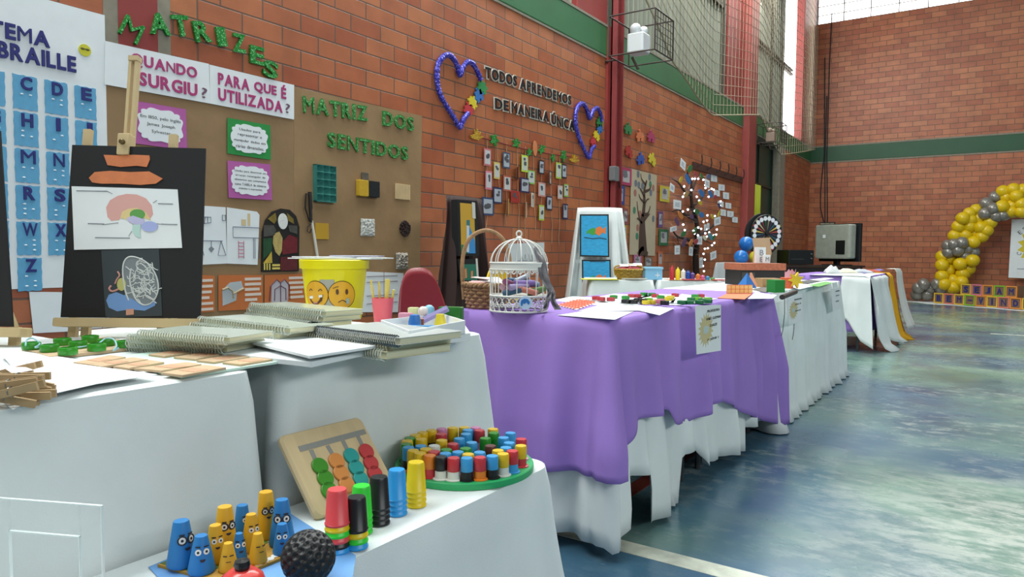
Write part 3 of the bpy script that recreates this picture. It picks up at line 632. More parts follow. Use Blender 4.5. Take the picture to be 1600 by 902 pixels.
# ---- texture samples on the right kraft
def sample(name, label, x0, y0, x1, y1, mb_fn, m, th=0.02, off=0.006):
    a = wl(x0, (y0+y1)/2, off); b = wl(x1, (y0+y1)/2, off); zc = wl((x0+x1)/2, y0, off); zd = wl((x0+x1)/2, y1, off)
    w, h = b[0]-a[0], zc[1]-zd[1]
    o = obj(name, mb_fn(w, h), m); o.matrix_world = WF((a[0]+b[0])/2, (zc[1]+zd[1])/2, off); tag(o, label, 'texture sample', 'texture samples on the kraft paper'); return o
def egg(w, h):
    def fn(u, v):
        x, y = (u-0.5)*w, (v-0.5)*h; k = abs(math.sin(u*3*PI))*abs(math.sin(v*5*PI)); return (x, y, 0.035-0.028*k**0.7)
    m = MB().grid(fn, 36, 50); m.box(-w/2, -h/2, 0, -w/2+0.004, h/2, 0.034).box(w/2-0.004, -h/2, 0, w/2, h/2, 0.034).box(-w/2, -h/2, 0, w/2, -h/2+0.004, 0.034).box(-w/2, h/2-0.004, 0, w/2, h/2, 0.034); return m
sample('egg_tray', 'teal egg carton tray glued on the kraft paper', 489, 259, 520, 316, egg, mat('egg_tray_teal', '#2f7a70', 0.8, var=0.15, bump=0.3, bscale=120))
o = sample('sponge', 'yellow and black kitchen sponge on the kraft paper', 556, 283, 592, 308, lambda w, h: MB().rbox(-w/2, -h/2, 0, -w*0.1, h/2, 0.035, 0.006), mat('sponge_yellow', '#c79f26', 0.95, bump=0.5, bscale=180))
obj('scouring_half', MB().rbox(-0.018, -0.055, 0, 0.085, 0.055, 0.034, 0.005), mat('sponge_black', '#14181a', 0.95, bump=0.5, bscale=180), o)
sample('felt_patch', 'small grey square above the yellow and black sponge', 564, 270, 574, 282, lambda w, h: MB().rbox(-w/2, -h/2, 0, w/2, h/2, 0.012, 0.004), mat('felt_grey', '#5d574d', 0.95, bump=0.4))
def sticks(w, h):
    m = MB()
    for i in range(9): m.rbox(-w/2+i*w/9, -h/2, 0, -w/2+(i+0.92)*w/9, h/2, 0.008, 0.003)
    return m
sample('stick_patch', 'square of pale wooden sticks on the kraft paper', 617, 288, 640, 312, sticks, mat('stick_wood', '#cdb184', 0.7, var=0.1))
sample('foam_patch', 'plain mustard yellow square on the kraft paper', 492, 349, 513, 374, lambda w, h: MB().rbox(-w/2, -h/2, 0, w/2, h/2, 0.006, 0.004), mat('foam_mustard', '#bf9426', 0.8))
def fluff(seed, rough, k=26, amp=0.012):
    def f(w, h):
        rr = random.Random(seed)
        def fn(u, v):
            e = min(u, 1-u, v, 1-v)*2; n = mnoise.noise(Vector((u*9+seed, v*9, 0))); j = 0.04*mnoise.noise(Vector((u*5, v*5, seed)))
            return ((u-0.5)*w*(1+j*2), (v-0.5)*h*(1+j*2), 0.004+amp*(0.8+n)*min(1, e*4))
        return MB().grid(fn, k, k)
    return f
sample('cotton_patch', 'square of white cotton wool on the kraft paper', 563, 342, 585, 369, fluff(3, 1), mat('cotton', '#d3d3cb', 0.95, var=0.12, scale=60, bump=0.8, bscale=150))
def oval(w, h):
    m = MB(); rr = random.Random(4)
    for i in range(160):
        a = rr.random()*2*PI; r = math.sqrt(rr.random()); m.ball((r*math.cos(a)*w/2, r*math.sin(a)*h/2, 0.005+0.004*rr.random()), 0.007, 6, 4, (1, 1, 0.7))
    return m.prism([(w/2*math.cos(a*PI/12), h/2*math.sin(a*PI/12)) for a in range(24)], 0, 0.006)
sample('coffee_bean_patch', 'dark brown oval of coffee beans on the kraft paper', 624, 345, 640, 369, oval, mat('coffee_beans', '#2e1710', 0.5))
sample('plastic_patch', 'crumpled translucent plastic patch at the lower right of the kraft paper', 618, 395, 636, 421, fluff(8, 1, 30, 0.02), mat('crumpled_plastic', '#a89f92', 0.25, var=0.15, scale=50, bump=0.9, bscale=80))
# white cane with black grip
cg = thing('white_cane', 'white cane with a black loop grip leaning on the kraft paper', 'cane', WF(*wl(486, 340, 0.03), 0.03))
cc = wl(486, 340, 0.03)
def lp(px, py, z=0.0): q = wl(px, py, 0.03); return (q[0]-cc[0], q[1]-cc[1], z)
obj('shaft', MB().tube([lp(487, 345), lp(500, 425)], 0.0085, 8), mat('cane_white', '#d8d2c4', 0.4), cg, smooth=True)
obj('grip', MB().tube([lp(484, 300), lp(486, 348)], [0.012, 0.009], 8), mat('cane_black', '#1c1714', 0.6), cg, smooth=True)
obj('strap', MB().tube([lp(484, 304), lp(478, 303), lp(477, 325), lp(483, 345), lp(487, 325), lp(486, 304)], 0.006, 6).tube([lp(486, 350), lp(481, 354), lp(480, 362), lp(484, 364), lp(487, 358)], 0.004, 6), mat('cane_strap', '#241d1a', 0.7), cg, smooth=True)
# ---- green glitter letters
def wall_letter(ch, box, m, label, group, rot=0.0, off=0.006, th=0.016, name='glitter_letter'):
    x0, y0, x1, y1 = box; a = wl(x0, (y0+y1)/2, off); b = wl(x1, (y0+y1)/2, off); c_ = wl((x0+x1)/2, y0, off); d_ = wl((x0+x1)/2, y1, off)
    o = obj(name, words(ch, b[0]-a[0], c_[1]-d_[1], th, 0.03), m); o.matrix_world = WF((a[0]+b[0])/2, (c_[1]+d_[1])/2, off, math.radians(rot)); tag(o, label, 'letter', group); return o
for i, (ch, cx, cyy, w, h, rot) in enumerate((('M', 204, 47, 31, 34, -24), ('A', 247, 38, 32, 33, 8), ('T', 281, 41, 26, 32, 12), ('R', 314, 50, 26, 32, 14), ('I', 344, 58, 14, 29, 12), ('Z', 372, 68, 20, 29, 4), ('E', 400, 87, 22, 28, 0), ('S', 421, 109, 23, 26, -8))):
    wall_letter(ch, (cx-w/2, cyy-h/2, cx+w/2, cyy+h/2), G_green, 'green glitter letter %s on the bricks, %s of the word MATRIZES' % (ch, ordinal_of('MATRIZES', i)), 'letters of MATRIZES', rot)
def wall_word(word, p0, p1, hpx, m, gname, label, back=None, off=0.006, th=0.012, name='glitter_letter', gap=0.12):
    """letters one by one along the wall between the pixel feet p0 and p1"""
    a = wl(*p0, off); b = wl(*p1, off); h = wl(p0[0], p0[1]-hpx, off)[1]-a[1]
    tot = sum((glyph(c, 0.03).x1-glyph(c, 0.03).x0) for c in word)+gap*(len(word)-1); L = math.hypot(b[0]-a[0], b[1]-a[1]); k = L/tot; ang = math.atan2(b[1]-a[1], b[0]-a[0]); x = 0
    for i, ch in enumerate(word):
        w = (glyph(ch, 0.03).x1-glyph(ch, 0.03).x0)*k; cx = x+w/2; x += w+gap*k
        hh = h*(1.25 if ch == 'Ú' else 1)
        y, z = a[0]+cx*math.cos(ang), a[1]+cx*math.sin(ang)+hh/2
        lb = label % (ch, ordinal_of(word, i), word)
        if back is None: o = obj(name, words(ch, w, hh, th, 0.03), m)
        else:
            o = obj(name, words(ch, w*1.22, hh*1.15, th*0.6, 0.055), back); obj('letter_face', words(ch, w*0.98, hh*0.96, th*0.5, 0.03), m, o, T(0, 0, th*0.6))
        o.matrix_world = WF(y, z, off, ang); tag(o, lb, 'letter', gname)
LB = 'green glitter letter %s on the kraft paper, %s of the word %s'
wall_word('MATRIZ', (473, 176), (573, 190), 26, G_green2, 'letters of MATRIZ DOS SENTIDOS', LB)
wall_word('DOS', (597, 196), (645, 206), 23, G_green2, 'letters of MATRIZ DOS SENTIDOS', LB)
wall_word('SENTIDOS', (511, 230), (636, 251), 24, G_green2, 'letters of MATRIZ DOS SENTIDOS', LB)
M_lw = mat('letter_white_edge', '#cfc8ba', 0.6); M_lk = mat('letter_black', '#15161a', 0.4)
LB2 = 'black white-edged letter %s on the bricks, %s of the word %s'
wall_word('TODOS', (757, 122), (806, 136), 18, M_lk, 'letters of the wall motto', LB2, M_lw, name='motto_letter')
wall_word('APRENDEMOS', (811, 139), (891, 165), 17, M_lk, 'letters of the wall motto', LB2, M_lw, name='motto_letter')
wall_word('DE', (772, 170), (793, 174.5), 17, M_lk, 'letters of the wall motto', LB2, M_lw, name='motto_letter')
wall_word('MANEIRA', (798, 176), (856, 191), 17, M_lk, 'letters of the wall motto', LB2, M_lw, name='motto_letter')
wall_word('ÚNICA', (860, 194), (896, 205), 16, M_lk, 'letters of the wall motto', LB2, M_lw, name='motto_letter')
# ---- tinsel hearts with jigsaw pieces
def catmull(P, n=6, closed=False):
    out = []; m = len(P)
    for i in range(m-1 if not closed else m):
        p0, p1, p2, p3 = (P[(i-1) % m] if (closed or i > 0) else P[i]), P[i], P[(i+1) % m], (P[(i+2) % m] if (closed or i+2 < m) else P[(i+1) % m])
        for k in range(n):
            t = k/n; out.append(tuple(0.5*((2*b)+(-a+c)*t+(2*a-5*b+4*c-d)*t*t+(-a+3*b-3*c+d)*t**3) for a, b, c, d in zip(p0, p1, p2, p3)))
    if not closed: out.append(tuple(P[-1]))
    return out
def tinsel(name, label, zpts, r):
    px = [(640+x/4.1, 60+y/4.1) for x, y in zpts]; Q = [wl(x, y, 0.03) for x, y in px]; c = (sum(q[0] for q in Q)/len(Q), sum(q[1] for q in Q)/len(Q))
    P = catmull([(q[0]-c[0], q[1]-c[1], 0) for q in Q], 8); m = MB(); rr = random.Random(2)
    m.tube(P, [r*(0.85+0.3*rr.random()) for _ in P], 9)
    for k in range(0, len(P)-1):
        for j in range(7):
            a = rr.random()*6.28; d = Vector((math.cos(a), math.sin(a), 0.6*rr.random())); q = Vector(P[k])+(Vector(P[k+1])-Vector(P[k]))*rr.random(); e = q+d*r*(1.15+0.35*rr.random()); s_ = Vector((-d.y, d.x, 0.3))*0.004
            m.add([q-s_, q+s_, e], [(0, 1, 2)])
    o = obj(name, m, G_blue); o.matrix_world = WF(c[0], c[1], 0.03); tag(o, label, 'heart decoration', 'tinsel hearts on the wall')
tinsel('tinsel_heart', 'large blue tinsel heart left of the wall motto', [(455, 265), (435, 215), (405, 165), (375, 150), (345, 180), (322, 235), (300, 165), (265, 115), (230, 108), (190, 150), (175, 215), (180, 300), (200, 370), (240, 440), (290, 520), (322, 570), (345, 520), (375, 478)], 0.021)
tinsel('tinsel_heart', 'smaller blue tinsel heart right of the wall motto beside the red post', [(1230, 530), (1222, 480), (1200, 447), (1178, 460), (1155, 512), (1135, 455), (1108, 418), (1080, 435), (1063, 490), (1066, 560), (1085, 635), (1115, 705), (1148, 765), (1165, 715), (1185, 690)], 0.022)
def jig(w, h):
    """jigsaw piece with two knobs and two sockets, head up"""
    P = []
    def knob(ax, ay, bx, by, sgn):
        dx, dy = bx-ax, by-ay; nx, ny = dy*sgn, -dx*sgn
        for t, o in ((0, 0), (.36, 0), (.40, .10), (.36, .2), (.42, .28), (.5, .3), (.58, .28), (.64, .2), (.60, .10), (.64, 0)): P.append((ax+dx*t+nx*o, ay+dy*t+ny*o))
    q = 0.36
    knob(-q*w, -q*h, q*w, -q*h, -0.8); knob(q*w, -q*h, q*w, q*h, 0.8); knob(q*w, q*h, -q*w, q*h, 0.8); knob(-q*w, q*h, -q*w, -q*h, 0.8 if w > 0.09 else -0.8)
    return P
def jigsaw(label, px, py, wp, hp, m, rot, group):
    a = wl(px-wp/2, py, 0.02); b = wl(px+wp/2, py, 0.02); u = wl(px, py-hp/2, 0.02); d = wl(px, py+hp/2, 0.02)
    o = obj('jigsaw_piece', MB().prism(jig(b[0]-a[0], u[1]-d[1]), 0, 0.012), m); o.matrix_world = WF((a[0]+b[0])/2, (u[1]+d[1])/2, 0.014, math.radians(rot)); tag(o, label, 'jigsaw piece', group)
FO = lambda n, c: mat('foam_'+n, c, 0.6, var=0.06)
for hn, lst in (('large', ((753, 138, 15, 26), (748, 150, 15, 24), (738, 161, 14, 22), (732, 172, 16, 22))), ('smaller', ((937, 192, 10, 17), (937, 203, 10, 16), (932, 213, 10, 16), (927, 222, 9, 14)))):
    for (x, y, w, h), (cn, cc2), r in zip(lst, (('green', '#2d8a4a'), ('blue', '#2f6fb5'), ('yellow', '#d9c22b'), ('red', '#c0343c')), (10, 30, -20, 15)):
        jigsaw('%s foam jigsaw piece on the right side of the %s tinsel heart' % (cn, hn), x, y, w, h, FO(cn, cc2), r, 'jigsaw pieces in the hearts')
for cn, cc2, x, y in (('dark green', '#2c7a44', 981.5, 203), ('orange', '#cf7448', 1000, 214), ('pink', '#a8395e', 1017.5, 215.5), ('dark red', '#a82f2a', 982.5, 238.5), ('cobalt blue', '#2f4f9c', 1001, 250), ('lemon yellow', '#cdbb34', 1019, 250.5)):
    jigsaw('%s foam jigsaw piece on the bricks right of the red post' % cn, x, y, 12.5, 19, FO(cn.replace(' ', '_')+'_piece', cc2), random.Random(x).uniform(-18, 18), 'jigsaw pieces right of the post')
# ---- photo cards on strings
def z2(x, y): return (680+x/5.0125, 180+y/5.0125)
def photo_card(label, px, py, wp, hp, col, group, turn=0.0, off=0.02, tilt=0.0, name='photo_card', inner='#c9ccd2', dark='#4c4a4e', seed=0, wm=None, f=0.38):
    q = wl(px, py, off); a = wl(px-wp/2, py, off); b = wl(px+wp/2, py, off); u = wl(px, py-hp/2, off); d = wl(px, py+hp/2, off); w = b[0]-a[0] if wm is None else wm; h = u[1]-d[1]
    o = obj(name, MB().prism([(-w/2, -h/2), (w/2, -h/2), (w/2, h/2), (-w/2, h/2)], 0, 0.003), mat('mount_'+col[1:], col, 0.7))
    o.matrix_world = WF(q[0], q[1], off) @ Matrix.Rotation(math.radians(tilt), 4, 'Z') @ Matrix.Rotation(math.radians(turn), 4, 'Y'); tag(o, label, 'photo', group)
    obj('photo', MB().prism([(-w*f, -h*(f+.02)), (w*f, -h*(f+.02)), (w*f, h*(f+.02)), (-w*f, h*(f+.02))], 0, 0.001), mat('photo_'+inner[1:], inner, 0.5), o, T(0, 0, 0.003))
    rr = random.Random(seed); m = MB()
    for _ in range(3): m.prism(blob(w*rr.uniform(.22, .5), h*rr.uniform(.12, .3), 5, 0.2, 16), 0.0, 0.0006, T(w*rr.uniform(-.14, .14), h*rr.uniform(-.05, .28), 0.0003*_))
    obj('photo_image', m, mat('image_'+dark[1:], dark, 0.6), o, T(0, 0, 0.0042))
    return o
strx = [408, 482, 560, 640, 708, 765, 833, 897, 975]
HC = [(408, 330, 55, 135, '#c06b72', 0, 'pink', 'top card of the first string'), (418, 510, 50, 145, '#d0798c', 0, 'pink', 'second card of the first string'), (412, 715, 90, 140, '#2c3f66', 0, 'dark blue', 'bottom card of the first string'),
      (482, 435, 45, 130, '#cdb75e', 0, 'yellow', 'upper card of the second string'), (488, 630, 70, 125, '#282452', 0, 'navy', 'lower card of the second string'),
      (557, 355, 55, 125, '#3c4c66', 0, 'slate blue', 'top card of the third string'), (563, 535, 60, 120, '#b4604c', 0, 'salmon', 'middle card of the third string'), (572, 720, 15, 125, '#bfa94a', 36, 'yellow', 'edge-on card at the foot of the third string'),
      (645, 455, 12, 100, '#4a2a24', 38, 'dark brown', 'edge-on card of the fourth string'), (625, 640, 65, 95, '#a02c24', 0, 'plain red', 'lower card of the fourth string'),
      (700, 380, 48, 130, '#b9d43c', 0, 'lime', 'top card of the fifth string'), (702, 550, 70, 115, '#2b2450', 0, 'navy', 'middle card of the fifth string'), (710, 745, 14, 120, '#cfc0a2', 37, 'cream', 'edge-on card at the foot of the fifth string'),
      (752, 487, 55, 105, '#7fb857', 0, 'green', 'upper card of the sixth string'), (762, 665, 22, 110, '#c9c2b6', 22, 'white', 'turned card at the foot of the sixth string'),
      (832, 408, 38, 110, '#231b24', 0, 'black', 'top card of the seventh string'), (835, 583, 55, 110, '#c98b82', 0, 'pale pink', 'middle card of the seventh string'), (832, 765, 40, 120, '#a9c23f', 0, 'lime', 'bottom card of the seventh string'),
      (900, 492, 20, 110, '#211a22', 24, 'black', 'turned card of the eighth string'), (893, 690, 45, 110, '#2c2440', 0, 'dark violet', 'lower card of the eighth string'),
      (966, 435, 42, 125, '#a8c24a', 0, 'lime', 'top card of the last string, left of a black card'), (1010, 440, 38, 110, '#1d1a22', 0, 'black', 'card right of the lime one on the last string'), (1025, 590, 34, 100, '#8fb04a', 0, 'green', 'card half behind a pink and white card'), (978, 605, 37, 105, '#d6a79c', 0, 'pink and white', 'middle card of the last string'), (1018, 755, 37, 120, '#231f4a', 0, 'navy', 'bottom card of the last string above the white drape')]
for i, (x, y, w, h, col, turn, cn, wh) in enumerate(HC):
    px, py = z2(x, y)
    photo_card('%s mounted photo, %s' % (cn, wh), px, py, w/5.0125, h/5.0125, col, 'photos hanging on strings', turn, 0.046 if turn else (0.016 if 'behind' in wh else 0.022), 0, 'photo_card', ('#a8adb6' if col in ('#2c3f66', '#282452', '#3c4c66', '#2b2450', '#231b24', '#2c2440', '#1d1a22', '#231f4a') else col if col == '#a02c24' else '#bfc1c0') if turn == 0 else '#b5ab9c', '#4a4c52', i, None if not turn else 0.13)
STE = [(400, 900), (585, 900), (470, 880), (645, 905), (715, 1010), (760, 900), (850, 905), (905, 920), (960, 910)]
for i, x in enumerate(strx):
    y0 = 178+(x-380)*0.21; px, py = z2(x, y0); e = z2(x+(20 if i % 2 else -4), (880, 660, 860, 1000, 1000, 905, 960, 1010, 1020)[i])
    A = wl(px, py, 0.012); B = wl(*e, 0.012); c = A; L = A[1]-B[1]; rr = random.Random(i)
    P = [(0.01*math.sin(k*1.7+i)*k/8+(B[0]-A[0])*k/10, -L*k/10, 0) for k in range(11)]
    o = obj('hanging_string', MB().tube(P, 0.0035, 5), mat('twine', '#b08a6a', 0.9)); o.matrix_world = WF(A[0], A[1], 0.012); tag(o, 'thin twine holding photo cards, %s string from the left' % (['first', 'second', 'third', 'fourth', 'fifth', 'sixth', 'seventh', 'eighth', 'last'][i]), 'string', 'strings of the photo garland')
A = wl(*z2(370, 178), 0.012); B = wl(*z2(1060, 325), 0.012)
o = obj('garland_cord', MB().tube([((B[0]-A[0])*k/12, (B[1]-A[1])*k/12-0.02*math.sin(PI*k/12), 0) for k in range(13)], 0.006, 6), mat('cord_red', '#7a2a22', 0.8)); o.matrix_world = WF(A[0], A[1], 0.012); tag(o, 'dark red cord from which the photo strings hang', 'cord')
def leaf(w, h, lobes=5, seed=0):
    rr = random.Random(seed); return [(w/2*math.cos(a)*(0.72+0.28*math.cos(a*lobes)+0.1*rr.random()), h/2*math.sin(a)*(0.78+0.22*math.cos(a*lobes)+0.1*rr.random())) for a in [2*PI*i/30 for i in range(30)]]
for i, (x, y, w, h) in enumerate(((460, 195, 70, 95), (632, 220, 65, 75), (735, 290, 48, 60), (833, 270, 65, 65), (920, 335, 36, 65), (1003, 320, 50, 90))):
    px, py = z2(x, y); q = wl(px, py, 0.02); a = wl(px-w/10, py, 0.02); b = wl(px+w/10, py, 0.02); hh = wl(px, py-h/10, 0.02)[1]-wl(px, py+h/10, 0.02)[1]
    o = obj('glitter_leaf', MB().prism(leaf(b[0]-a[0], hh, 5, i), 0, 0.008), G_green); o.matrix_world = WF(q[0], q[1], 0.02, 0.2*i); tag(o, 'green glitter leaf on the red cord, %s leaf from the left' % (['first', 'second', 'third', 'fourth', 'fifth', 'last'][i]), 'leaf decoration', 'glitter leaves on the cord')
px, py = z2(775, 258); q = wl(px, py, 0.02); o = obj('paper_drop', MB().prism(leaf(0.09, 0.16, 1, 3), 0, 0.006), mat('drop_orange', '#c97a4a', 0.7)); o.matrix_world = WF(q[0], q[1], 0.02); tag(o, 'small orange paper drop between the green leaves on the cord', 'decoration')
HAND = [(-.5, -.45), (.25, -.5), (.45, -.25), (.95, .05), (.85, .2), (.4, .08), (.62, .62), (.5, .7), (.25, .3), (.2, .95), (.05, .95), (-.02, .35), (-.25, .85), (-.38, .78), (-.3, .2), (-.85, -.1), (-.8, -.28)]
for (x, y, s_, lb, fl) in ((320, 165, 118, 'gold glitter hand cut-out at the left end of the red cord', 1), (1085, 350, 88, 'gold glitter hand cut-out at the right end of the red cord', 1)):
    px, py = z2(x, y); q = wl(px, py, 0.02); hh = wl(px, py-s_/10, 0.02)[1]-wl(px, py+s_/10, 0.02)[1]; a = wl(px-s_/10, py, .02)[0]; b = wl(px+s_/10, py, .02)[0]
    o = obj('glitter_hand', MB().prism([(p[0]*(b-a)/2*fl, p[1]*hh/2) for p in HAND], 0, 0.008), G_gold); o.matrix_world = WF(q[0], q[1], 0.02); tag(o, lb, 'hand decoration', 'gold hands')
# ---- right of the post: tree banner, framed photos
s, c = sheet('tree_banner', 'long beige banner with a painted brown tree', 'banner', [(986, 263.5), (1026, 274), (1023, 400), (983, 398)], mat('banner_beige', '#b7a88c', 0.8, var=0.05), 0.008)
def bp(x, y): q = wl(950+x/5.31, 260+y/5.31, 0.011); return (q[0]-c[0], q[1]-c[1])
tr = MB()
def limb(pts, w0, w1):
    P = [bp(*p) for p in pts]; Q = catmull([(p[0], p[1], 0.0) for p in P], 4); n = len(Q)
    tr.tube([(p[0], p[1], 0.001) for p in Q], [w0+(w1-w0)*i/(n-1) for i in range(n)], 5)
limb([(285, 740), (282, 600), (282, 480), (290, 400)], 0.15, 0.06); limb([(288, 420), (300, 300), (300, 200), (320, 120)], 0.055, 0.02); limb([(282, 470), (262, 445), (240, 430)], 0.03, 0.008); limb([(262, 445), (248, 370), (240, 290)], 0.02, 0.006)
limb([(290, 400), (330, 390), (350, 330)], 0.03, 0.008); limb([(295, 450), (320, 420), (345, 395)], 0.03, 0.008); limb([(300, 250), (275, 200), (262, 180)], 0.025, 0.006); limb([(300, 210), (345, 190), (360, 150)], 0.025, 0.006); limb([(300, 300), (270, 270), (255, 230)], 0.02, 0.006); limb([(310, 150), (280, 110), (270, 60)], 0.02, 0.005); limb([(300, 330), (320, 280), (340, 270)], 0.02, 0.006); limb([(250, 740), (285, 690), (325, 740)], 0.05, 0.05)
tr.v = [(x, y, min(max(z, 0), 0.004)) for x, y, z in tr.v]
on(s, 'painted_tree', tr, mat('tree_brown', '#4a3428', 0.8))
for cols_, pts_ in (('#a06a5a', [(225, 220), (375, 180), (265, 395), (245, 510)]), ('#6a6f78', [(250, 65), (345, 90), (255, 155), (285, 165), (355, 220), (375, 435), (230, 140)]), ('#3f7a5c', [(218, 365), (240, 580), (350, 150)])):
    m = MB()
    for x, y in pts_: q = bp(x, y); m.prism(leaf(0.075, 0.13, 2, x), 0, 0.001, T(q[0], q[1], 0))
    on(s, 'painted_leaf', m, mat('leafpaint_'+cols_[1:], cols_, 0.8))
FC = [(150, 85, 90, 145, '#a8385c', 'crimson', 'left of the tree banner top'), (95, 235, 85, 155, '#2c3f86', 'cobalt blue', 'hanging below the grey box on the post'), (145, 415, 37, 130, '#8a4a48', 'dull red', 'left of the tree banner, beside the white drape'), (470, 230, 80, 130, '#c3b334', 'yellow', 'right of the tree banner top'), (435, 440, 37, 130, '#66457e', 'purple', 'right of the tree banner middle'), (462, 590, 80, 135, '#2a6a3e', 'green', 'right of the tree banner, below the purple one'), (433, 770, 37, 125, '#c26a48', 'orange', 'lowest right of the tree banner'), (245, 780, 65, 90, '#b0608a', 'pink', 'under the foot of the tree banner'), (335, 795, 60, 85, '#7d6a5c', 'grey brown', 'under the tree banner beside the pink one'), (138, 540, 30, 100, '#b09a34', 'mustard', 'half hidden by the edge of the white drape')]
for i, (x, y, w, h, col, cn, wh) in enumerate(FC):
    photo_card('%s framed photo sheet, %s' % (cn, wh), 950+x/5.31, 260+y/5.31, w/5.31, h/5.31, col, 'framed sheets around the tree banner', 0, 0.012, 0, 'framed_sheet', '#b0aeac', '#6a6a70', 40+i, None, 0.31)
# ---- branch tree with fairy lights
def z3(x, y): return (1030+x/5.01, 250+y/5.01)
tq = wl(*z3(290, 880), 0.06); TR = thing('branch_tree', 'dry brown branch tree on the wall strung with lights', 'tree', WF(tq[0], tq[1], 0.06))
def tp(x, y, z=0.0): q = wl(*z3(x, y), 0.06); return (q[0]-tq[0], q[1]-tq[1], z)
M_bark = mat('bark', '#33251c', 0.9, bump=0.3)
obj('trunk', MB().tube(catmull([tp(290, 900), tp(285, 760), tp(300, 600), tp(290, 470), tp(260, 370), tp(250, 260), tp(255, 170)], 4), [0.05-0.035*i/24 for i in range(25)], 8), M_bark, TR, smooth=True)
for P, r in (([(300, 600), (370, 560), (430, 500), (470, 400)], .028), ([(285, 660), (210, 620), (150, 600), (100, 530)], .028), ([(285, 480), (200, 420), (140, 390), (90, 405)], .028), ([(262, 370), (330, 300), (370, 240), (380, 170)], .025), ([(255, 280), (190, 250), (140, 180), (90, 150)], .022), ([(300, 560), (350, 620), (410, 660)], .02), ([(258, 230), (300, 160), (320, 110)], .018), ([(255, 170), (230, 110), (220, 70)], .014), ([(150, 600), (140, 660)], .012), ([(290, 700), (240, 680), (200, 660)], .016)):
    Q = catmull([tp(*p, 0.02*math.sin(p[0])) for p in P], 4); n = len(Q); obj('branch', MB().tube(Q, [r*(1-0.75*i/(n-1)) for i in range(n)], 6), M_bark, TR, smooth=True)
fl = thing('fairy_lights', 'string of small white fairy lights wound through the branch tree', 'lights', WF(tq[0], tq[1], 0.12))
BP = [(150, 210), (208, 238), (155, 265), (140, 290), (160, 285), (215, 150), (235, 150), (262, 150), (303, 158), (328, 178), (318, 200), (320, 222), (350, 243), (368, 228), (385, 235), (345, 290), (270, 320), (250, 290), (278, 345), (440, 325), (435, 360), (180, 390), (235, 400), (140, 405), (285, 440), (335, 435), (305, 485), (332, 475), (143, 508), (155, 550), (148, 575), (225, 555), (232, 578), (262, 530), (285, 540), (325, 545), (318, 575), (350, 568), (410, 545), (405, 585), (385, 590), (395, 440), (390, 650), (372, 668), (338, 692), (315, 695), (305, 735), (315, 780), (308, 870), (300, 830), (260, 590), (330, 600)]
obj('wire', MB().tube([tp(x, y, 0.01) for x, y in BP], 0.002, 4), mat('wire_dark', '#2c2c2c', 0.6), fl)
M_bulb = mat('bulb_white', '#eaf2ff', 0.3, emit=6.0); bul = MB().ball((0, 0, 0), 0.0135, 8, 6)
b0 = None
for x, y in BP:
    if b0 is None: b0 = b = obj('bulb', bul, M_bulb, fl)
    else: b = b0.copy(); COL.objects.link(b)
    b.parent = fl; b.matrix_local = T(*tp(x, y, 0.02))
cols = {'green': '#2c6e3c', 'blue': '#2a6ca8', 'yellow': '#c2a52c', 'red': '#a03a44', 'tan': '#a3834f', 'navy': '#2c3260', 'orange': '#c0763a', 'purple': '#5d3f66', 'teal': '#3f8a9a', 'cream': '#cfc8a8', 'grey blue': '#50648c'}
PLC = {'tags': 'white tag', }
DISCS = [('green', 230, 70, 28, 'at the very top of the branch tree'), ('blue', 212, 150, 32, 'near the top left of the branch tree'), ('yellow', 155, 155, 20, 'at the upper left tip of the branch tree'), ('red', 270, 115, 18, 'beside the topmost green disc'), ('green', 315, 130, 18, 'at the top right of the branch tree'), ('grey blue', 375, 130, 20, 'at the upper right tip of the branch tree'), ('tan', 200, 270, 25, 'in the upper left of the branch tree'), ('blue', 318, 260, 30, 'left one of two level blue discs at the upper right'), ('blue', 387, 268, 27, 'right one of two level blue discs at the upper right'), ('yellow', 303, 338, 20, 'in the centre below the blue pair'), ('red', 430, 290, 18, 'right of the blue pair'), ('green', 285, 405, 25, 'in the middle of the branch tree'), ('blue', 318, 430, 25, 'in the middle beside a green disc'), ('orange', 150, 435, 28, 'at the left end of the middle branch'), ('purple', 120, 485, 25, 'below the orange disc at the left'), ('yellow', 460, 422, 20, 'at the far right tip of the branch tree'), ('yellow', 405, 445, 18, 'just left of the far right yellow disc'), ('purple', 240, 445, 20, 'left of the centre of the branch tree'), ('navy', 455, 360, 18, 'at the right edge of the branch tree'), ('green', 170, 580, 25, 'on the lower left branch'), ('green', 270, 555, 22, 'on the trunk in the lower part'), ('teal', 390, 600, 25, 'on the lower right branch'), ('purple', 180, 645, 28, 'lowest at the left of the branch tree'), ('orange', 232, 650, 24, 'lowest beside the purple disc'), ('red', 270, 640, 22, 'lowest beside the trunk'), ('cream', 348, 612, 20, 'right of the trunk near the bottom'), ('green', 415, 605, 18, 'at the lower right tip')]
for i, (cn, x, y, r, wh) in enumerate(DISCS):
    q = wl(*z3(x, y), 0.13); rm = (wl(*z3(x, y-r), .13)[1]-q[1]); rr = random.Random(i)
    m = MB().prism(leaf(rm*4.0, rm*2.7, 2, i), 0, 0.006); o = obj('paper_leaf', m, mat('leafcard_'+cn.replace(' ', '_'), cols[cn], 0.6)); o.matrix_world = WF(q[0], q[1], 0.145+0.004*(i%5), rr.uniform(-.6, .6)); tag(o, '%s paper leaf hung %s' % (cn, wh), 'paper leaf', 'paper leaves on the branch tree'); obj('thread', MB().tube([(0, 0, 0.0), (0, 0, -0.144)], 0.0025, 4), mat('twine', '#b08a6a', 0.9), o)
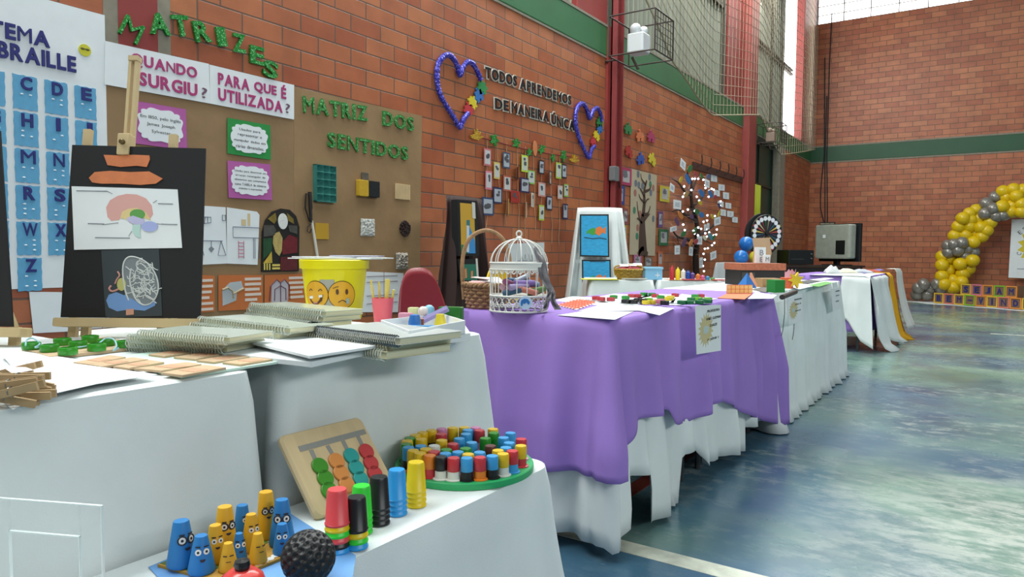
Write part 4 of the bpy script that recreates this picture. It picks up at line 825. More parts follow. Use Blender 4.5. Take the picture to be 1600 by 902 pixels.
TAGS = [(180, 37, 40, 70, -15, 'topmost on the branch tree'), (95, 220, 35, 60, -10, 'at the upper left tip of the branch tree'), (135, 350, 60, 70, 0, 'at the left of the branch tree, largest of them'), (105, 540, 50, 37, 8, 'at the lower left tip of the branch tree'), (370, 185, 35, 60, -4, 'above the pair of blue leaves'), (450, 480, 50, 60, 8, 'at the right edge of the branch tree'), (135, 705, 40, 70, 2, 'hanging lowest at the left'), (242, 715, 30, 70, -4, 'hanging lowest beside the trunk'), (418, 748, 45, 60, 8, 'hanging lowest at the right'), (310, 630, 40, 65, 0, 'on the trunk near the bottom'), (322, 805, 26, 80, 3, 'on the lower trunk of the branch tree'), (355, 530, 18, 50, 3, 'narrow, left one of a close pair'), (378, 520, 16, 50, 3, 'narrow, right one of a close pair')]
for i, (x, y, w, h, rot, wh) in enumerate(TAGS):
    q = wl(*z3(x, y), 0.14); a = wl(*z3(x-w/2, y), .14)[0]; b = wl(*z3(x+w/2, y), .14)[0]; hh = wl(*z3(x, y-h/2), .14)[1]-wl(*z3(x, y+h/2), .14)[1]
    o = obj('paper_tag', MB().prism([(-(b-a)/2, -hh/2), ((b-a)/2, -hh/2), ((b-a)/2, hh/2), (-(b-a)/2, hh/2)], 0, 0.003), M_paper); o.matrix_world = WF(q[0], q[1], 0.15, math.radians(rot)); tag(o, 'white paper tag %s' % wh, 'tag', 'white tags on the branch tree'); obj('thread', MB().tube([(0, hh*0.45, 0.001), (0, hh*0.45+0.05, -0.04), (0, hh*0.45+0.05, -0.149)], 0.0025, 4), mat('twine', '#b08a6a', 0.9), o)
    obj('print', bars(-(b-a)*.3, (b-a)*.3, hh*.2, hh*.17, 3, hh*.06, i), M_inkg, o, T(0, 0, 0.0031))
RC = [(428, 143, 48, 55, 'topmost'), (487, 216, 48, 48, 'second from the top'), (450, 260, 46, 48, 'third row, left one'), (522, 280, 46, 52, 'third row, right one'), (480, 345, 44, 46, 'fourth row, left one'), (540, 358, 44, 44, 'fourth row, right one'), (500, 413, 42, 50, 'fifth row, left one'), (556, 424, 50, 48, 'fifth row, right one'), (592, 468, 42, 44, 'lowest and farthest right')]
for i, (x, y, w, h, wh) in enumerate(RC):
    px, py = z3(x, y); o, c = sheet('wall_note', 'pale note on the bricks right of the branch tree, %s' % wh, 'note', [(px-w/10, py-h/10-.6), (px+w/10, py-h/10+.8), (px+w/10, py+h/10+.6), (px-w/10, py+h/10-.6)], M_paper, 0.008, 0.003, 'notes right of the branch tree')
    hh = wl(px, py-h/10)[1]-wl(px, py+h/10)[1]; obj('print', bars(-hh*.4, hh*.4, hh*.2, hh*.2, 3, hh*.05, i), M_inkg, o, T(0, 0, 0.0031))
# ---- coat rail, junction box
a = wl(1083, 257, 0.02); b = wl(1170, 286, 0.02); cr = obj('coat_rail', MB().box(0, -0.05, 0, b[0]-a[0], 0.05, 0.03), mat('rail_wood', '#4a2a22', 0.6)); cr.matrix_world = WF(a[0], (a[1]+b[1])/2, 0.0); tag(cr, 'dark wooden coat rail high on the bricks beside the doorway', 'coat rail')
for i in range(7):
    x = 0.15+(b[0]-a[0]-0.3)*i/6; obj('hook', MB().tube([(x, 0, 0.03), (x, 0.02, 0.09), (x, 0.09, 0.10), (x, 0.16, 0.09)], 0.010, 6), mat('hook_steel', '#2e2320', 0.5), cr)
q = wl(955, 272, 0.05); jb = obj('junction_box', MB().rbox(-0.06, -0.08, 0, 0.06, 0.08, 0.07, 0.012), mat('box_grey', '#6f7274', 0.5)); jb.matrix_world = WF(q[0], q[1], 0.05); tag(jb, 'small grey electrical box on the red post', 'electrical box')
obj('cable', MB().tube([(0.05, -0.03, 0.03), (0.15, -0.08, 0.03), (0.20, -0.3, 0.02), (0.32, -0.7, 0.0), (0.36, -1.1, 0.0), (0.5, -1.5, 0)], 0.008, 6), mat('cable_black', '#1c1c1e', 0.6), jb)
# ================================================================ NEAR DESKS
TZ = 0.7555; LZ = LOW+0.0055
def plane_px(M):
    """pixel -> local xy on the plane of frame M"""
    o = M.to_translation(); n = M.to_3x3() @ Vector((0, 0, 1)); Mi = M.inverted()
    def f(px, py):
        d = ray(px, py); q = CAM+d*((o-CAM).dot(n)/d.dot(n)); l = Mi @ q; return (l.x, l.y)
    return f
M_wood = mat('pale_wood', '#c9b184', 0.55, var=0.1, scale=8, stretch=(1, 1, 8)); M_woodd = mat('plywood', '#d3bb90', 0.55, var=0.12, scale=6, stretch=(6, 1, 1))
M_blackcard = mat('black_card', '#121214', 0.75)
HDIR = Vector((RT.x, RT.y, 0)).normalized(); BDIR = Vector((FW.x, FW.y, 0)).normalized()
# ---- easels and black boards
def easel(label, base, tray_half, M_):
    e = thing('tabletop_easel', label, 'easel', M_)
    return e
lean = 0.16
bo = at(206, 503, 1.66); bo.z = 0.80
BM = frame(bo, HDIR, Vector((0, 0, 1))*math.cos(lean)+BDIR*math.sin(lean)); bf = plane_px(BM)
bw, bh = 0.155, 0.405
EM = BM @ T(0, 0, -0.006)
ea = thing('tabletop_easel', 'pale wooden tabletop easel holding the black brain board', 'easel', EM)
obj('tray', MB().rbox(-0.17, -0.022, -0.012, 0.17, -0.002, 0.028, 0.004), M_wood, ea)
def bl(px, py, z=0.0): q = bf(px, py); return (q[0], q[1], z)
m0 = bf(197, 84); m1 = bf(203, 236)
mx = (m0[0]+m1[0])/2
obj('mast', MB().box(mx-0.011, 0.0, -0.020, mx-0.004, m0[1], -0.004).box(mx+0.004, 0.0, -0.020, mx+0.011, m0[1], -0.004).box(mx-0.012, m0[1]-0.012, -0.022, mx+0.012, m0[1], -0.002), M_wood, ea)
obj('clamp', MB().rbox(mx-0.014, bh-0.018, -0.014, mx+0.014, bh+0.034, 0.016, 0.003), M_wood, ea)
obj('clamp_knob', MB().lathe([(0.006, 0.016), (0.006, 0.024), (0.003, 0.026)], 12, T(mx, bh+0.012, 0)), mat('brass', '#6a5a3a', 0.4, metal=0.7), ea)
for px, py in ((131, 199), (266, 207)):
    q = bf(px, py); obj('side_post', MB().box(q[0]-0.009, -0.045, -0.020, q[0]+0.009, q[1], -0.006), M_wood, ea)
for sx in (-1, 1):
    x = sx*0.115; tip = EM.inverted() @ Vector((BM @ Vector((x, 0, 0))).to_tuple()[:2]+(TZ,)); obj('front_leg', MB().box(x-0.009, tip.y*1.0, -0.020, x+0.009, 0, -0.006), M_wood, ea)
bk = BM @ Vector((0, 0.28, -0.015)); ft = bk+BDIR*0.16; ft.z = TZ; I = EM.inverted(); obj('rear_leg', MB().tube([I @ bk, I @ ft], 0.009, 4), M_wood, ea)
board = obj('picture_board', MB().prism([(-bw-0.008, -0.0), (bw+0.006, 0.0), (bw-0.004, bh), (-bw-0.012, bh+0.006)], 0, 0.004), M_blackcard); board.matrix_world = BM; tag(board, 'black card board with a brain diagram standing on the pale easel', 'board')
def bpart(name, pts, m, z0, z1, par=board): return obj(name, MB().prism([bf(*p) for p in pts], z0, z1), m, par)
M_ol = mat('orange_label', '#d07a4c', 0.7, var=0.1, scale=40)
bpart('orange_label', [(164, 243), (185, 244), (210, 243), (235, 244), (236, 250), (231, 262), (215, 260), (190, 262), (170, 259)], M_ol, 0.004, 0.006)
bpart('orange_label', [(141, 279), (150, 270), (175, 268), (205, 270), (235, 269), (256, 280), (245, 288), (220, 290), (190, 288), (160, 288), (146, 286)], M_ol, 0.004, 0.006)
ws = bpart('diagram_sheet', [(114, 292), (279, 297), (286, 388), (118, 391)], M_paper, 0.004, 0.0055)
def ell(cx, cyy, rx, ry, a0=0, a1=360, n=26): return [(cx+rx*math.cos(math.radians(a0+(a1-a0)*i/(n-1))), cyy-ry*math.sin(math.radians(a0+(a1-a0)*i/(n-1)))) for i in range(n)]
bpart('cortex_drawing', [(170, 340), (168, 325), (174, 314), (186, 307), (200, 304), (216, 305), (230, 311), (239, 322), (241, 336), (236, 344), (226, 336), (214, 328), (196, 330), (188, 345), (176, 346)], mat('pencil_pink', '#d7a39b', 0.8), 0.0056, 0.0060, ws)
bpart('corpus_drawing', [(190, 342), (193, 332), (203, 327), (216, 326), (230, 333), (238, 345), (228, 342), (210, 337), (200, 344)], mat('pencil_yellow', '#dcc58c', 0.8), 0.0060, 0.0064, ws)
bpart('thalamus_drawing', ell(217, 336, 12, 8, 0, 345), mat('pencil_green', '#5f9c52', 0.8), 0.0064, 0.0068, ws)
bpart('midbrain_drawing', [(200, 342), (210, 338), (228, 344), (226, 352), (214, 352), (204, 348)], mat('pencil_lilac', '#bcb8d8', 0.8), 0.0066, 0.0070, ws)
bpart('cerebellum_drawing', ell(236, 355, 13, 8, 0, 345), mat('pencil_blue', '#a3addc', 0.8), 0.0068, 0.0072, ws)
bpart('stem_drawing', [(210, 352), (222, 352), (221, 364), (222, 373), (214, 370), (209, 360)], mat('pencil_teal', '#b5d3cb', 0.8), 0.0066, 0.0070, ws)
gl_ = MB()
for P in ([(170, 300), (178, 304)], [(241, 318), (247, 314)], [(187, 349), (162, 352)], [(208, 362), (203, 370)], [(243, 350), (252, 351)]): gl_.tube([bf(*p)+(0.006,) for p in P], 0.0007, 4)
for x0, x1, y in ((122, 170, 299), (249, 272, 319), (140, 165, 350), (151, 205, 372), (253, 279, 351)):
    a, b = bf(x0, y), bf(x1, y+0.8); gl_.tube([a+(0.006,), b+(0.006,)], 0.0012, 4)
obj('caption_lines', gl_, M_inkg, ws)
tr_ = bpart('transparency_sheet', [(160, 392), (250, 390), (255, 494), (167, 497)], mat('acetate_grey', '#3f4548', 0.25), 0.004, 0.0052)
bpart('brain_half', [(198, 462), (195, 440), (193, 425), (196, 410), (203, 402), (214, 403), (228, 409), (240, 421), (248, 437), (249, 453), (243, 468), (232, 476), (220, 474)], mat('xray_grey', '#787f83', 0.5), 0.0053, 0.0058, tr_)
sq = MB(); rr = random.Random(11)
ol = [(203, 470), (198, 455), (194, 428), (196, 410), (204, 402), (216, 403), (230, 410), (241, 422), (248, 438), (249, 454), (243, 469), (232, 477), (220, 474), (211, 462), (205, 440), (207, 420)]
sq.tube(catmull([bf(*p)+(0.006,) for p in ol], 3), 0.0017, 5)
for k in range(70):
    x, y = rr.uniform(206, 245), rr.uniform(412, 468)
    if (x-226)**2/22**2+(y-440)**2/36**2 > 0.85: continue
    a = rr.uniform(0, 6.28); P = [(x, y)]
    for j in range(4): a += rr.uniform(-1.1, 1.1); x += 4*math.cos(a); y += 4*math.sin(a); P.append((x, y))
    sq.tube(catmull([bf(*p)+(0.006,) for p in P], 3), 0.0011, 4)
obj('brain_folds', sq, mat('xray_white', '#c9ccca', 0.5), tr_)
bpart('cerebellum_glow', [(168, 470), (172, 461), (184, 457), (196, 462), (205, 455), (212, 470), (232, 478), (245, 470), (244, 478), (228, 486), (205, 484), (185, 487), (172, 481)], mat('xray_blue', '#6f95c9', 0.5), 0.0053, 0.0057, tr_)
bpart('brain_stem', [(199, 484), (211, 483), (211, 492), (199, 493)], mat('xray_peach', '#c9937c', 0.5), 0.0057, 0.0060, tr_)
sq = MB().tube(catmull([bf(*p)+(0.006,) for p in ((186, 425), (189, 431), (185, 437), (182, 444))], 3), 0.002, 5).tube(catmull([bf(*p)+(0.006,) for p in ((188, 452), (178, 456), (173, 452), (176, 447))], 3), 0.0022, 5)
obj('coral_strand', sq, mat('xray_coral', '#c98f86', 0.5), tr_); bpart('yellow_lobe', ell(192, 445, 7, 10, 0, 345), mat('xray_yellow', '#b7b56c', 0.5), 0.0058, 0.0062, tr_)
# second black board at the left edge
b2 = at(-82, 530, 1.5); b2.z = 0.795
B2 = frame(b2, HDIR, Vector((0, 0, 1))*math.cos(0.14)+BDIR*math.sin(0.14)); f2 = plane_px(B2); c_r = f2(21, 527); c_t = f2(2, 205)
o = obj('picture_board', MB().prism([(-0.17, 0), (c_r[0], 0), (c_t[0], c_t[1]), (-0.18, c_t[1]+0.01)], 0, 0.004), M_blackcard); o.matrix_world = B2; tag(o, 'plain black card board cut off by the left edge of the photo', 'board')
e2 = thing('tabletop_easel', 'pale wooden easel at the far left, only its tray showing', 'easel', B2 @ T(0, 0, -0.006))
obj('tray', MB().rbox(-0.17, -0.022, -0.012, c_r[0]+0.028, -0.002, 0.028, 0.004), M_wood, e2)
for x in (-0.1, c_r[0]-0.01):
    obj('front_leg', MB().box(x-0.009, (TZ-b2.z)/math.cos(0.14), -0.020, x+0.009, 0, -0.006), M_wood, e2)
obj('mast', MB().box(-0.012, 0, -0.02, 0.012, 0.36, -0.004), M_wood, e2)
bk = B2 @ Vector((0, 0.28, -0.015)); ft = bk+BDIR*0.16; ft.z = TZ; I = e2.matrix_world.inverted(); obj('rear_leg', MB().tube([I @ bk, I @ ft], 0.009, 4), M_wood, e2)
# ---- flat things on the first desk
def flat(name, label, cat, pts, z, th, m, group=None, ch=0.0):
    P = [onz(x, y, z+th) for x, y in pts]; c = sum(P, Vector())/len(P)
    o = obj(name, MB().prism([(p.x-c.x, p.y-c.y) for p in P], 0, th, None, ch), m); o.matrix_world = T(c.x, c.y, z); tag(o, label, cat, group); return o, c
M_cardb = mat('cardboard', '#c2a685', 0.8, var=0.08); M_mint = mat('mint_paper', '#c7e0d2', 0.75, var=0.04)
o, c = flat('cap_board', 'cardboard sheet carrying nine green bottle caps, before the easel', 'board', [(34, 545), (78, 557.5), (222, 541.5), (168, 526)], TZ, 0.006, M_cardb)
caps_px = [(49, 540), (97.6, 533.5), (141, 529), (77.5, 543.5), (122, 538), (166, 534.6), (106, 548), (151, 542), (195, 537)]
M_gcap = mat('cap_green', '#2f8a1e', 0.3)
capm = MB().lathe([(0.0, 0), (0.0155, 0.0), (0.0165, 0.002), (0.0165, 0.012), (0.0155, 0.014), (0.0125, 0.0145), (0.0118, 0.008), (0.0, 0.008)], 24, cap=False)
wh = ['left corner', 'left back edge', 'back corner', 'left front edge', 'centre', 'right back edge', 'front corner', 'right front edge', 'right corner']
for i, (x, y) in enumerate(caps_px):
    q = onz(x, y, TZ+0.014); obj('bottle_cap', capm, M_gcap, o, T(q.x-c.x, q.y-c.y, 0.0062) @ rotz(i), smooth=True)
def lace(pts, label, h):
    P = [onz(x, y, TZ+0.012+z) for x, y, z in pts]; m = MB().tube(catmull(P, 6), 0.0016, 5); o = obj('shoelace', m, mat('lace_blue', '#8fbcc6', 0.7)); tag(o, label, 'cord')
lace([(40, 540, 0.008), (42, 531, 0.012), (52, 529, 0.012), (62, 537, 0.006), (55, 543, 0.004), (63, 542, 0.004), (75, 538, 0.004), (88, 539, .004)], 'pale blue lace looped around the leftmost green caps', 0)
lace([(120, 543, .003), (135, 541, .003), (155, 536, .006), (165, 529, .012), (178, 531, .012), (182, 541, .004), (177, 548, -.002), (185, 544, 0)], 'pale blue lace looped around the rightmost green caps', 0)
o, c = flat('matching_board', 'mint green board with rows of cardboard flaps at the front of the first desk', 'board game', [(284, 588), (446, 563.5), (318, 541), (150, 560)], TZ, 0.004, M_mint)
z8 = lambda x, y: (160+x/5.333, 440+y/5.333)
FL = [[(385, 605), (515, 622), (835, 575), (700, 555)], [(595, 628), (780, 645), (1065, 585), (930, 570)], [(785, 655), (930, 670), (1260, 620), (1120, 600)], [(1000, 672), (1150, 690), (1470, 637), (1330, 620)], [(-240, 672), (-105, 690), (195, 628), (60, 612)], [(-120, 690), (-5, 708), (380, 648), (250, 630)], [(90, 705), (215, 722), (515, 670), (390, 652)], [(262, 722), (490, 742), (825, 688), (700, 670)], [(490, 758), (668, 780), (1030, 715), (855, 692)]]
for P in FL:
    Q = [onz(*z8(*p), TZ+0.008) for p in P]; f = obj('flap', MB().prism([(q.x-c.x, q.y-c.y) for q in Q], 0.0042, 0.0078), M_cardb, o)
    u0, v0 = Q[1]-Q[0], Q[3]-Q[0]; R_ = [Q[0]+u0*a+v0*b for a, b in ((.15, .3), (.9, .3), (.9, .62), (.15, .62))]; obj('peach_label', MB().prism([(q.x-c.x, q.y-c.y) for q in R_], 0.0078, 0.0084), mat('peach_label', '#c7997a', 0.75), f)
for i, (P, lb) in enumerate((([(-30, 600), (30, 549), (72, 562), (60, 620), (20, 640)], 'white sheet lying lowest at the front left of the first desk'), ([(4, 556), (36, 549), (150, 566), (60, 621)], 'white sheet in the middle of the fanned papers at the left'), ([(40, 560), (76, 563), (246, 585), (150, 600), (62, 620)], 'white sheet fanned farthest right, pointing at the mint board'))):
    flat('paper_sheet', lb, 'paper', P, TZ+0.0002+0.0042*i, 0.0008, M_paper, 'fanned papers on the first desk')
# clothes pegs
peg = thing('clothes_peg', 'wooden clothes peg', 'clothes peg', T(0, 0, 0), 'clothes pegs heaped at the left edge')
M_peg = mat('peg_wood', '#a58a63', 0.6, var=0.15, scale=40)
for s in (-1, 1): obj('jaw', MB().prism([(-0.036, s*0.001), (0.036, s*0.006), (0.036, s*0.011), (0.0, s*0.009), (-0.036, s*0.006)][::s], -0.005, 0.005), M_peg, peg)
obj('spring', MB().tube([(0, 0.009*math.cos(a), 0.006*math.sin(a)) for a in [i*0.7 for i in range(10)]], 0.0012, 5, closed=True), mat('spring_steel', '#8a8a86', 0.35, metal=0.8), peg)
wp = ['topmost', 'second from the top', 'third from the top', 'in the middle', 'below the middle', 'third from the bottom', 'second from the bottom', 'lowest', 'rearmost']
pegs = [(22, 579, 12, -.55), (28, 590, 20, -.45), (34, 598, 12, -.5), (14, 601, 20, -.4), (36, 606, 6, -.35), (18, 612, 13, -.5), (36, 618, 0, -.4), (10, 622, 0, -.3), (6, 588, 4, -.5)]
for i, (x, y, lv, a) in enumerate(pegs):
    q = onz(x, y, TZ+0.012+lv*0.001); r = peg if i == 0 else copy_tree(peg); r.matrix_world = T(q.x, q.y, TZ+0.012+lv*0.001) @ rotz(a+1.2) @ Matrix.Rotation(0.12*((i*37) % 5-2), 4, 'Y'); r['label'] = 'wooden clothes peg with paper in the heap at the left edge, %s' % wp[i]
for i, (P, lb) in enumerate((([(2, 572), (30, 570), (52, 578), (20, 584)], 'upper pink-white paper slip among the pegs'), ([(0, 596), (24, 594), (40, 601), (10, 606)], 'lower white paper slip among the pegs'))):
    flat('paper_slip', lb, 'paper', P, TZ+0.030-0.008*i, 0.0008, mat('slip_pinkish', '#e0d2cc', 0.8), 'paper slips among the pegs')
# ---- spiral bound books
M_clear = mat('clear_cover', '#b9c2b4', 0.18, var=0.05, spec=0.7); M_pages = mat('pages', '#d7d3b4', 0.8, var=0.08, scale=40, stretch=(1, 1, 60)); M_coil = mat('clear_coil', '#c3c8bd', 0.2, spec=0.8); M_coilk = mat('steel_coil', '#6e7377', 0.25, metal=0.9)
def spiral_book(label, p_a, p_b, z, w, t, cover, coil, group, nco=34, rc=0.011, tiltx=0.0):
    """bound edge runs from pixel p_a to p_b (at height z), the pages extend away from the viewer"""
    a = onz(*p_a, z+t); b = onz(*p_b, z+t); u = (b-a); L = u.length; u.normalize(); v = Vector((-u.y, u.x, 0))
    if v.dot(BDIR) < 0: v = -v; 
    M = frame((a.x, a.y, z), u, v) if u.cross(v).z > 0 else frame((b.x, b.y, z), -u, v)
    M = M @ T(0.010*math.sin(z*700), min(0.05, (z-TZ)*0.9), 0) @ rotz(0.05*math.sin(z*900+p_a[0]))
    r = thing('spiral_book', label, 'notebook', M, group)
    obj('pages', MB().box(0.003, 0.004, 0.001, L-0.003, w-0.003, t-0.0012), M_pages, r); obj('back_cover', MB().rbox(0, 0, 0, L, w, 0.001, 0.006), cover, r); obj('front_cover', MB().rbox(0, 0, t-0.0012, L, w, t, 0.006), cover, r)
    P = [(0.006+(L-0.012)*k/(nco*8), 0.004+rc*0.75*math.cos(k*PI/4)-rc*0.2, t/2+max(rc*0.72, t*0.80)*math.sin(k*PI/4)) for k in range(nco*8+1)]
    obj('coil', MB().tube(P, 0.0013, 4), coil, r); return r
G1 = 'spiral books with clear covers'
bk_i = 0
SB = [((186, 539), (346, 549), 0.0, 'lowest of the left stack before the easel'), ((186, 533), (345, 543), 0.0115, 'second of the left stack before the easel'), ((188, 526.5), (340, 537), 0.0230, 'third of the left stack before the easel'), ((190, 520), (332, 531), 0.0345, 'top of the left stack before the easel')]
for pa, pb, dz, wh_ in SB: spiral_book('spiral book with a clear cover, %s' % wh_, pa, pb, TZ+dz, 0.12, 0.011, M_clear, M_coil, G1, 34, 0.011, -0.0)
SB2 = [((262, 518), (398, 535), 0.0, 'lowest of the middle stack'), ((275, 511), (404, 528), 0.0115, 'second of the middle stack'), ((236, 497), (360, 514), 0.050, 'left one overlapping the middle stack'), ((284, 494), (432, 515), 0.0235, 'third of the middle stack'), ((300, 492), (440, 509), 0.0355, 'top of the middle stack')]
SB2 = [((278, 524), (420, 540), 0.0, 'lowest of the middle stack'), ((279, 515), (424, 532), 0.0120, 'second of the middle stack'), ((282, 506), (428, 523), 0.0240, 'third of the middle stack'), ((284, 497.5), (432, 514), 0.0360, 'top of the middle stack')]
for pa, pb, dz, wh_ in SB2: spiral_book('spiral book with a clear cover, %s' % wh_, pa, pb, TZ+dz, 0.115, 0.0115, M_clear, M_coil, G1)
SB3 = [((360, 512), (476, 528), 0.0, 'lowest of the right stack by the bucket'), ((360, 505), (474, 521), 0.0120, 'second of the right stack by the bucket'), ((360, 498), (472, 514), 0.0240, 'third of the right stack by the bucket'), ((360, 490.5), (471, 506), 0.0360, 'fourth of the right stack by the bucket'), ((360, 483.5), (470, 498), 0.0480, 'fifth of the right stack by the bucket'), ((361, 476.5), (469, 490), 0.0600, 'top of the right stack by the bucket')]
for pa, pb, dz, wh_ in SB3: spiral_book('spiral book with a clear cover, %s' % wh_, pa, pb, TZ+dz, 0.105, 0.0115, M_clear, M_coil, G1)
G2 = 'thick notebooks with black coils'
NB = [((446, 556), (608, 576), 0.0, 'lowest of the front stack'), ((452, 545), (606, 563), 0.013, 'second of the front stack'), ((467, 527), (606, 545), 0.026, 'top of the front stack, black coil')]
M_ncov = mat('notebook_cover', '#b9c0bf', 0.3, spec=0.6); M_kpages = M_pages
spiral_book('cream edged notebook, lowest of the stack before the pink cup', (474, 530), (606, 549), TZ, 0.17, 0.014, mat('cream_cover', '#c9c4a4', 0.5), M_coil, G2)
spiral_book('cream edged notebook, middle of the stack before the pink cup', (472, 522), (605, 540), TZ+0.0145, 0.17, 0.014, mat('cream_cover', '#c9c4a4', 0.5), mat('cream_coil', '#d8d4ba', 0.4), G2)
spiral_book('grey covered notebook with a black coil, top of the stack before the pink cup', (472, 513), (604, 530), TZ+0.029, 0.17, 0.014, M_ncov, M_coilk, G2, 40)
# loose sheaves at the front of the second desk
for i, (P, z, th, lb) in enumerate((([(318, 548), (402, 519), (605, 541), (487, 566)], 0.0, 0.010, 'sheaf of white papers at the front of the second desk, lowest'), ([(300, 523), (400, 512), (520, 530), (470, 548)], 0.0105, 0.006, 'sheaf of white papers sliding left onto the lowest sheaf'), ([(345, 522), (455, 515), (600, 538), (484, 556)], 0.017, 0.006, 'sheaf of white papers on top, nearest the notebooks'))):
    o, c = flat('paper_sheaf', lb, 'paper', P, TZ+z, th, M_paper, 'paper sheaves on the second desk'); md = o.modifiers.new('b', 'BEVEL'); md.width = 0.001
# ---- yellow bucket with faces
bq = onz(520, 500, TZ); BC = Vector((-1.66, 1.50, TZ))
bu = thing('bucket', 'yellow plastic bucket with a laughing and a sad face, papers on top', 'bucket', T(*BC) )
M_yel = mat('bucket_yellow', '#e8dc12', 0.35)
obj('body', MB().lathe([(0.0, 0.002), (0.078, 0.002), (0.080, 0.0), (0.0955, 0.150), (0.103, 0.151), (0.104, 0.176), (0.1005, 0.178), (0.099, 0.17), (0.092, 0.14), (0.076, 0.008), (0, 0.008)], 48, cap=False), M_yel, bu, smooth=True)
obj('lid', MB().lathe([(0.0, 0.168), (0.098, 0.170), (0.098, 0.174), (0, 0.174)], 40, cap=False), mat('bucket_lid', '#d8cc1a', 0.4), bu, smooth=True)
def wrap(pts, M_unused=None, r0=0.080, k=0.1033, extra=0.0012):
    """local (arc, height) -> point on the bucket wall facing the viewer"""
    out = []
    for s_, h in pts:
        R = r0+k*h+extra; a = s_/R; d = (-BDIR*math.cos(a)+HDIR*math.sin(a)); out.append((d.x*R, d.y*R, h))
    return out
def face_disc(cx, cz, r, m, name, ex, par, rx=1.0, ry=1.0, n=26):
    pts = [(cx, cz)]+[(cx+r*rx*math.cos(2*PI*i/n), cz+r*ry*math.sin(2*PI*i/n)) for i in range(n)]
    mid = [(cx+r*rx*.55*math.cos(2*PI*i/n), cz+r*ry*.55*math.sin(2*PI*i/n)) for i in range(n)]
    vs = wrap([pts[0]]+mid+pts[1:], extra=ex); fs = []
    for i in range(n): j = (i+1) % n; fs += [(0, 1+i, 1+j), (1+i, n+1+i, n+1+j, 1+j)]
    return obj(name, MB().add(vs, fs), m, par, solid=0.0008)
def face_line(P, r, m, name, ex, par): return obj(name, MB().tube(wrap(catmull(P, 4), extra=ex), r, 4), m, par)
M_face = mat('face_amber', '#e0a820', 0.4); M_fline = mat('face_brown', '#5a3a12', 0.5); M_mouth = mat('mouth_dark', '#54351c', 0.5)
obj('grey_tape', MB().grid(lambda u, v: wrap([(-0.022+0.044*u, 0.03+0.09*v)], extra=0.0006)[0], 8, 4), mat('tape_grey', '#a8a79a', 0.5), bu)
for nm, cx in (('laughing_face', -0.037), ('sad_face', 0.044)):
    fo = face_disc(cx, 0.075, 0.0415, M_fline, nm, 0.0014, bu); face_disc(cx, 0.075, 0.0395, M_face, 'face_disc', 0.0026, fo)
    if nm[0] == 'l':
        for sx in (-1, 1): face_line([(cx+sx*0.017-0.006, 0.086), (cx+sx*0.017, 0.092), (cx+sx*0.017+0.006, 0.087)], 0.0012, M_fline, 'eye', 0.0036, fo)
        vs = [(cx-0.026, 0.070), (cx+0.026, 0.076), (cx+0.022, 0.058), (cx+0.008, 0.047), (cx-0.008, 0.046), (cx-0.020, 0.056)]
        obj('mouth', MB().add(wrap(vs, extra=0.0038), [tuple(range(6))]), M_mouth, fo, solid=0.0006); obj('teeth', MB().add(wrap([(cx-0.024, 0.070), (cx+0.024, 0.0755), (cx+0.023, 0.0685), (cx-0.022, 0.0625)], extra=0.0046), [(0, 1, 2, 3)]), M_paper, fo, solid=0.0006)
        obj('tongue', MB().add(wrap([(cx-0.008, 0.049), (cx+0.008, 0.050), (cx+0.006, 0.054), (cx-0.006, 0.053)], extra=0.0046), [(0, 1, 2, 3)]), mat('tongue', '#d08a7a', 0.5), fo, solid=0.0006)
    else:
        for sx in (-1, 1): face_disc(cx+sx*0.014, 0.084, 0.0045, M_mouth, 'eye', 0.0038, fo, 1, 1.9, 12)
        face_line([(cx-0.026, 0.094), (cx-0.018, 0.098), (cx-0.010, 0.1)], 0.001, M_fline, 'brow', 0.0036, fo); face_line([(cx-0.012, 0.053), (cx, 0.059), (cx+0.012, 0.053)], 0.0014, M_fline, 'mouth', 0.0036, fo)
        face_disc(cx+0.016, 0.056, 0.007, mat('tear_blue', '#9db7b0', 0.4), 'tear', 0.0034, fo, 0.8, 1.4, 12)
for i, (P, dz, col, lb) in enumerate((([(448, 409), (540, 404), (600, 412), (560, 416), (470, 412)], 0.0, M_paper, 'lowest white paper on the bucket lid'), ([(450, 406), (500, 401), (560, 408), (520, 413)], 0.004, M_paper, 'white paper at the left on the bucket lid'), ([(505, 402), (548, 398), (594, 402), (590, 408), (540, 410)], 0.008, mat('paper_lilac', '#b9bbcf', 0.7), 'lilac tinted paper on top of the bucket lid'), ([(548, 405), (600, 409), (619, 415), (610, 417), (560, 411)], 0.003, M_paper, 'white paper sticking out right of the bucket lid'))):
    zc = BC.z+0.179+dz; P2 = []
    for x, y in P:
        d = ray(x, y); t = ((BC-CAM).dot(BDIR)+0)/d.dot(BDIR); q = CAM+d*t; s_ = (q-BC).dot(HDIR); P2.append((s_, (410-y)/8.0*0.075))
    o = obj('paper_sheaf', MB().prism(P2, 0, 0.003), col); o.matrix_world = frame((BC.x, BC.y, zc), HDIR, BDIR); tag(o, lb, 'paper', 'papers on the bucket')
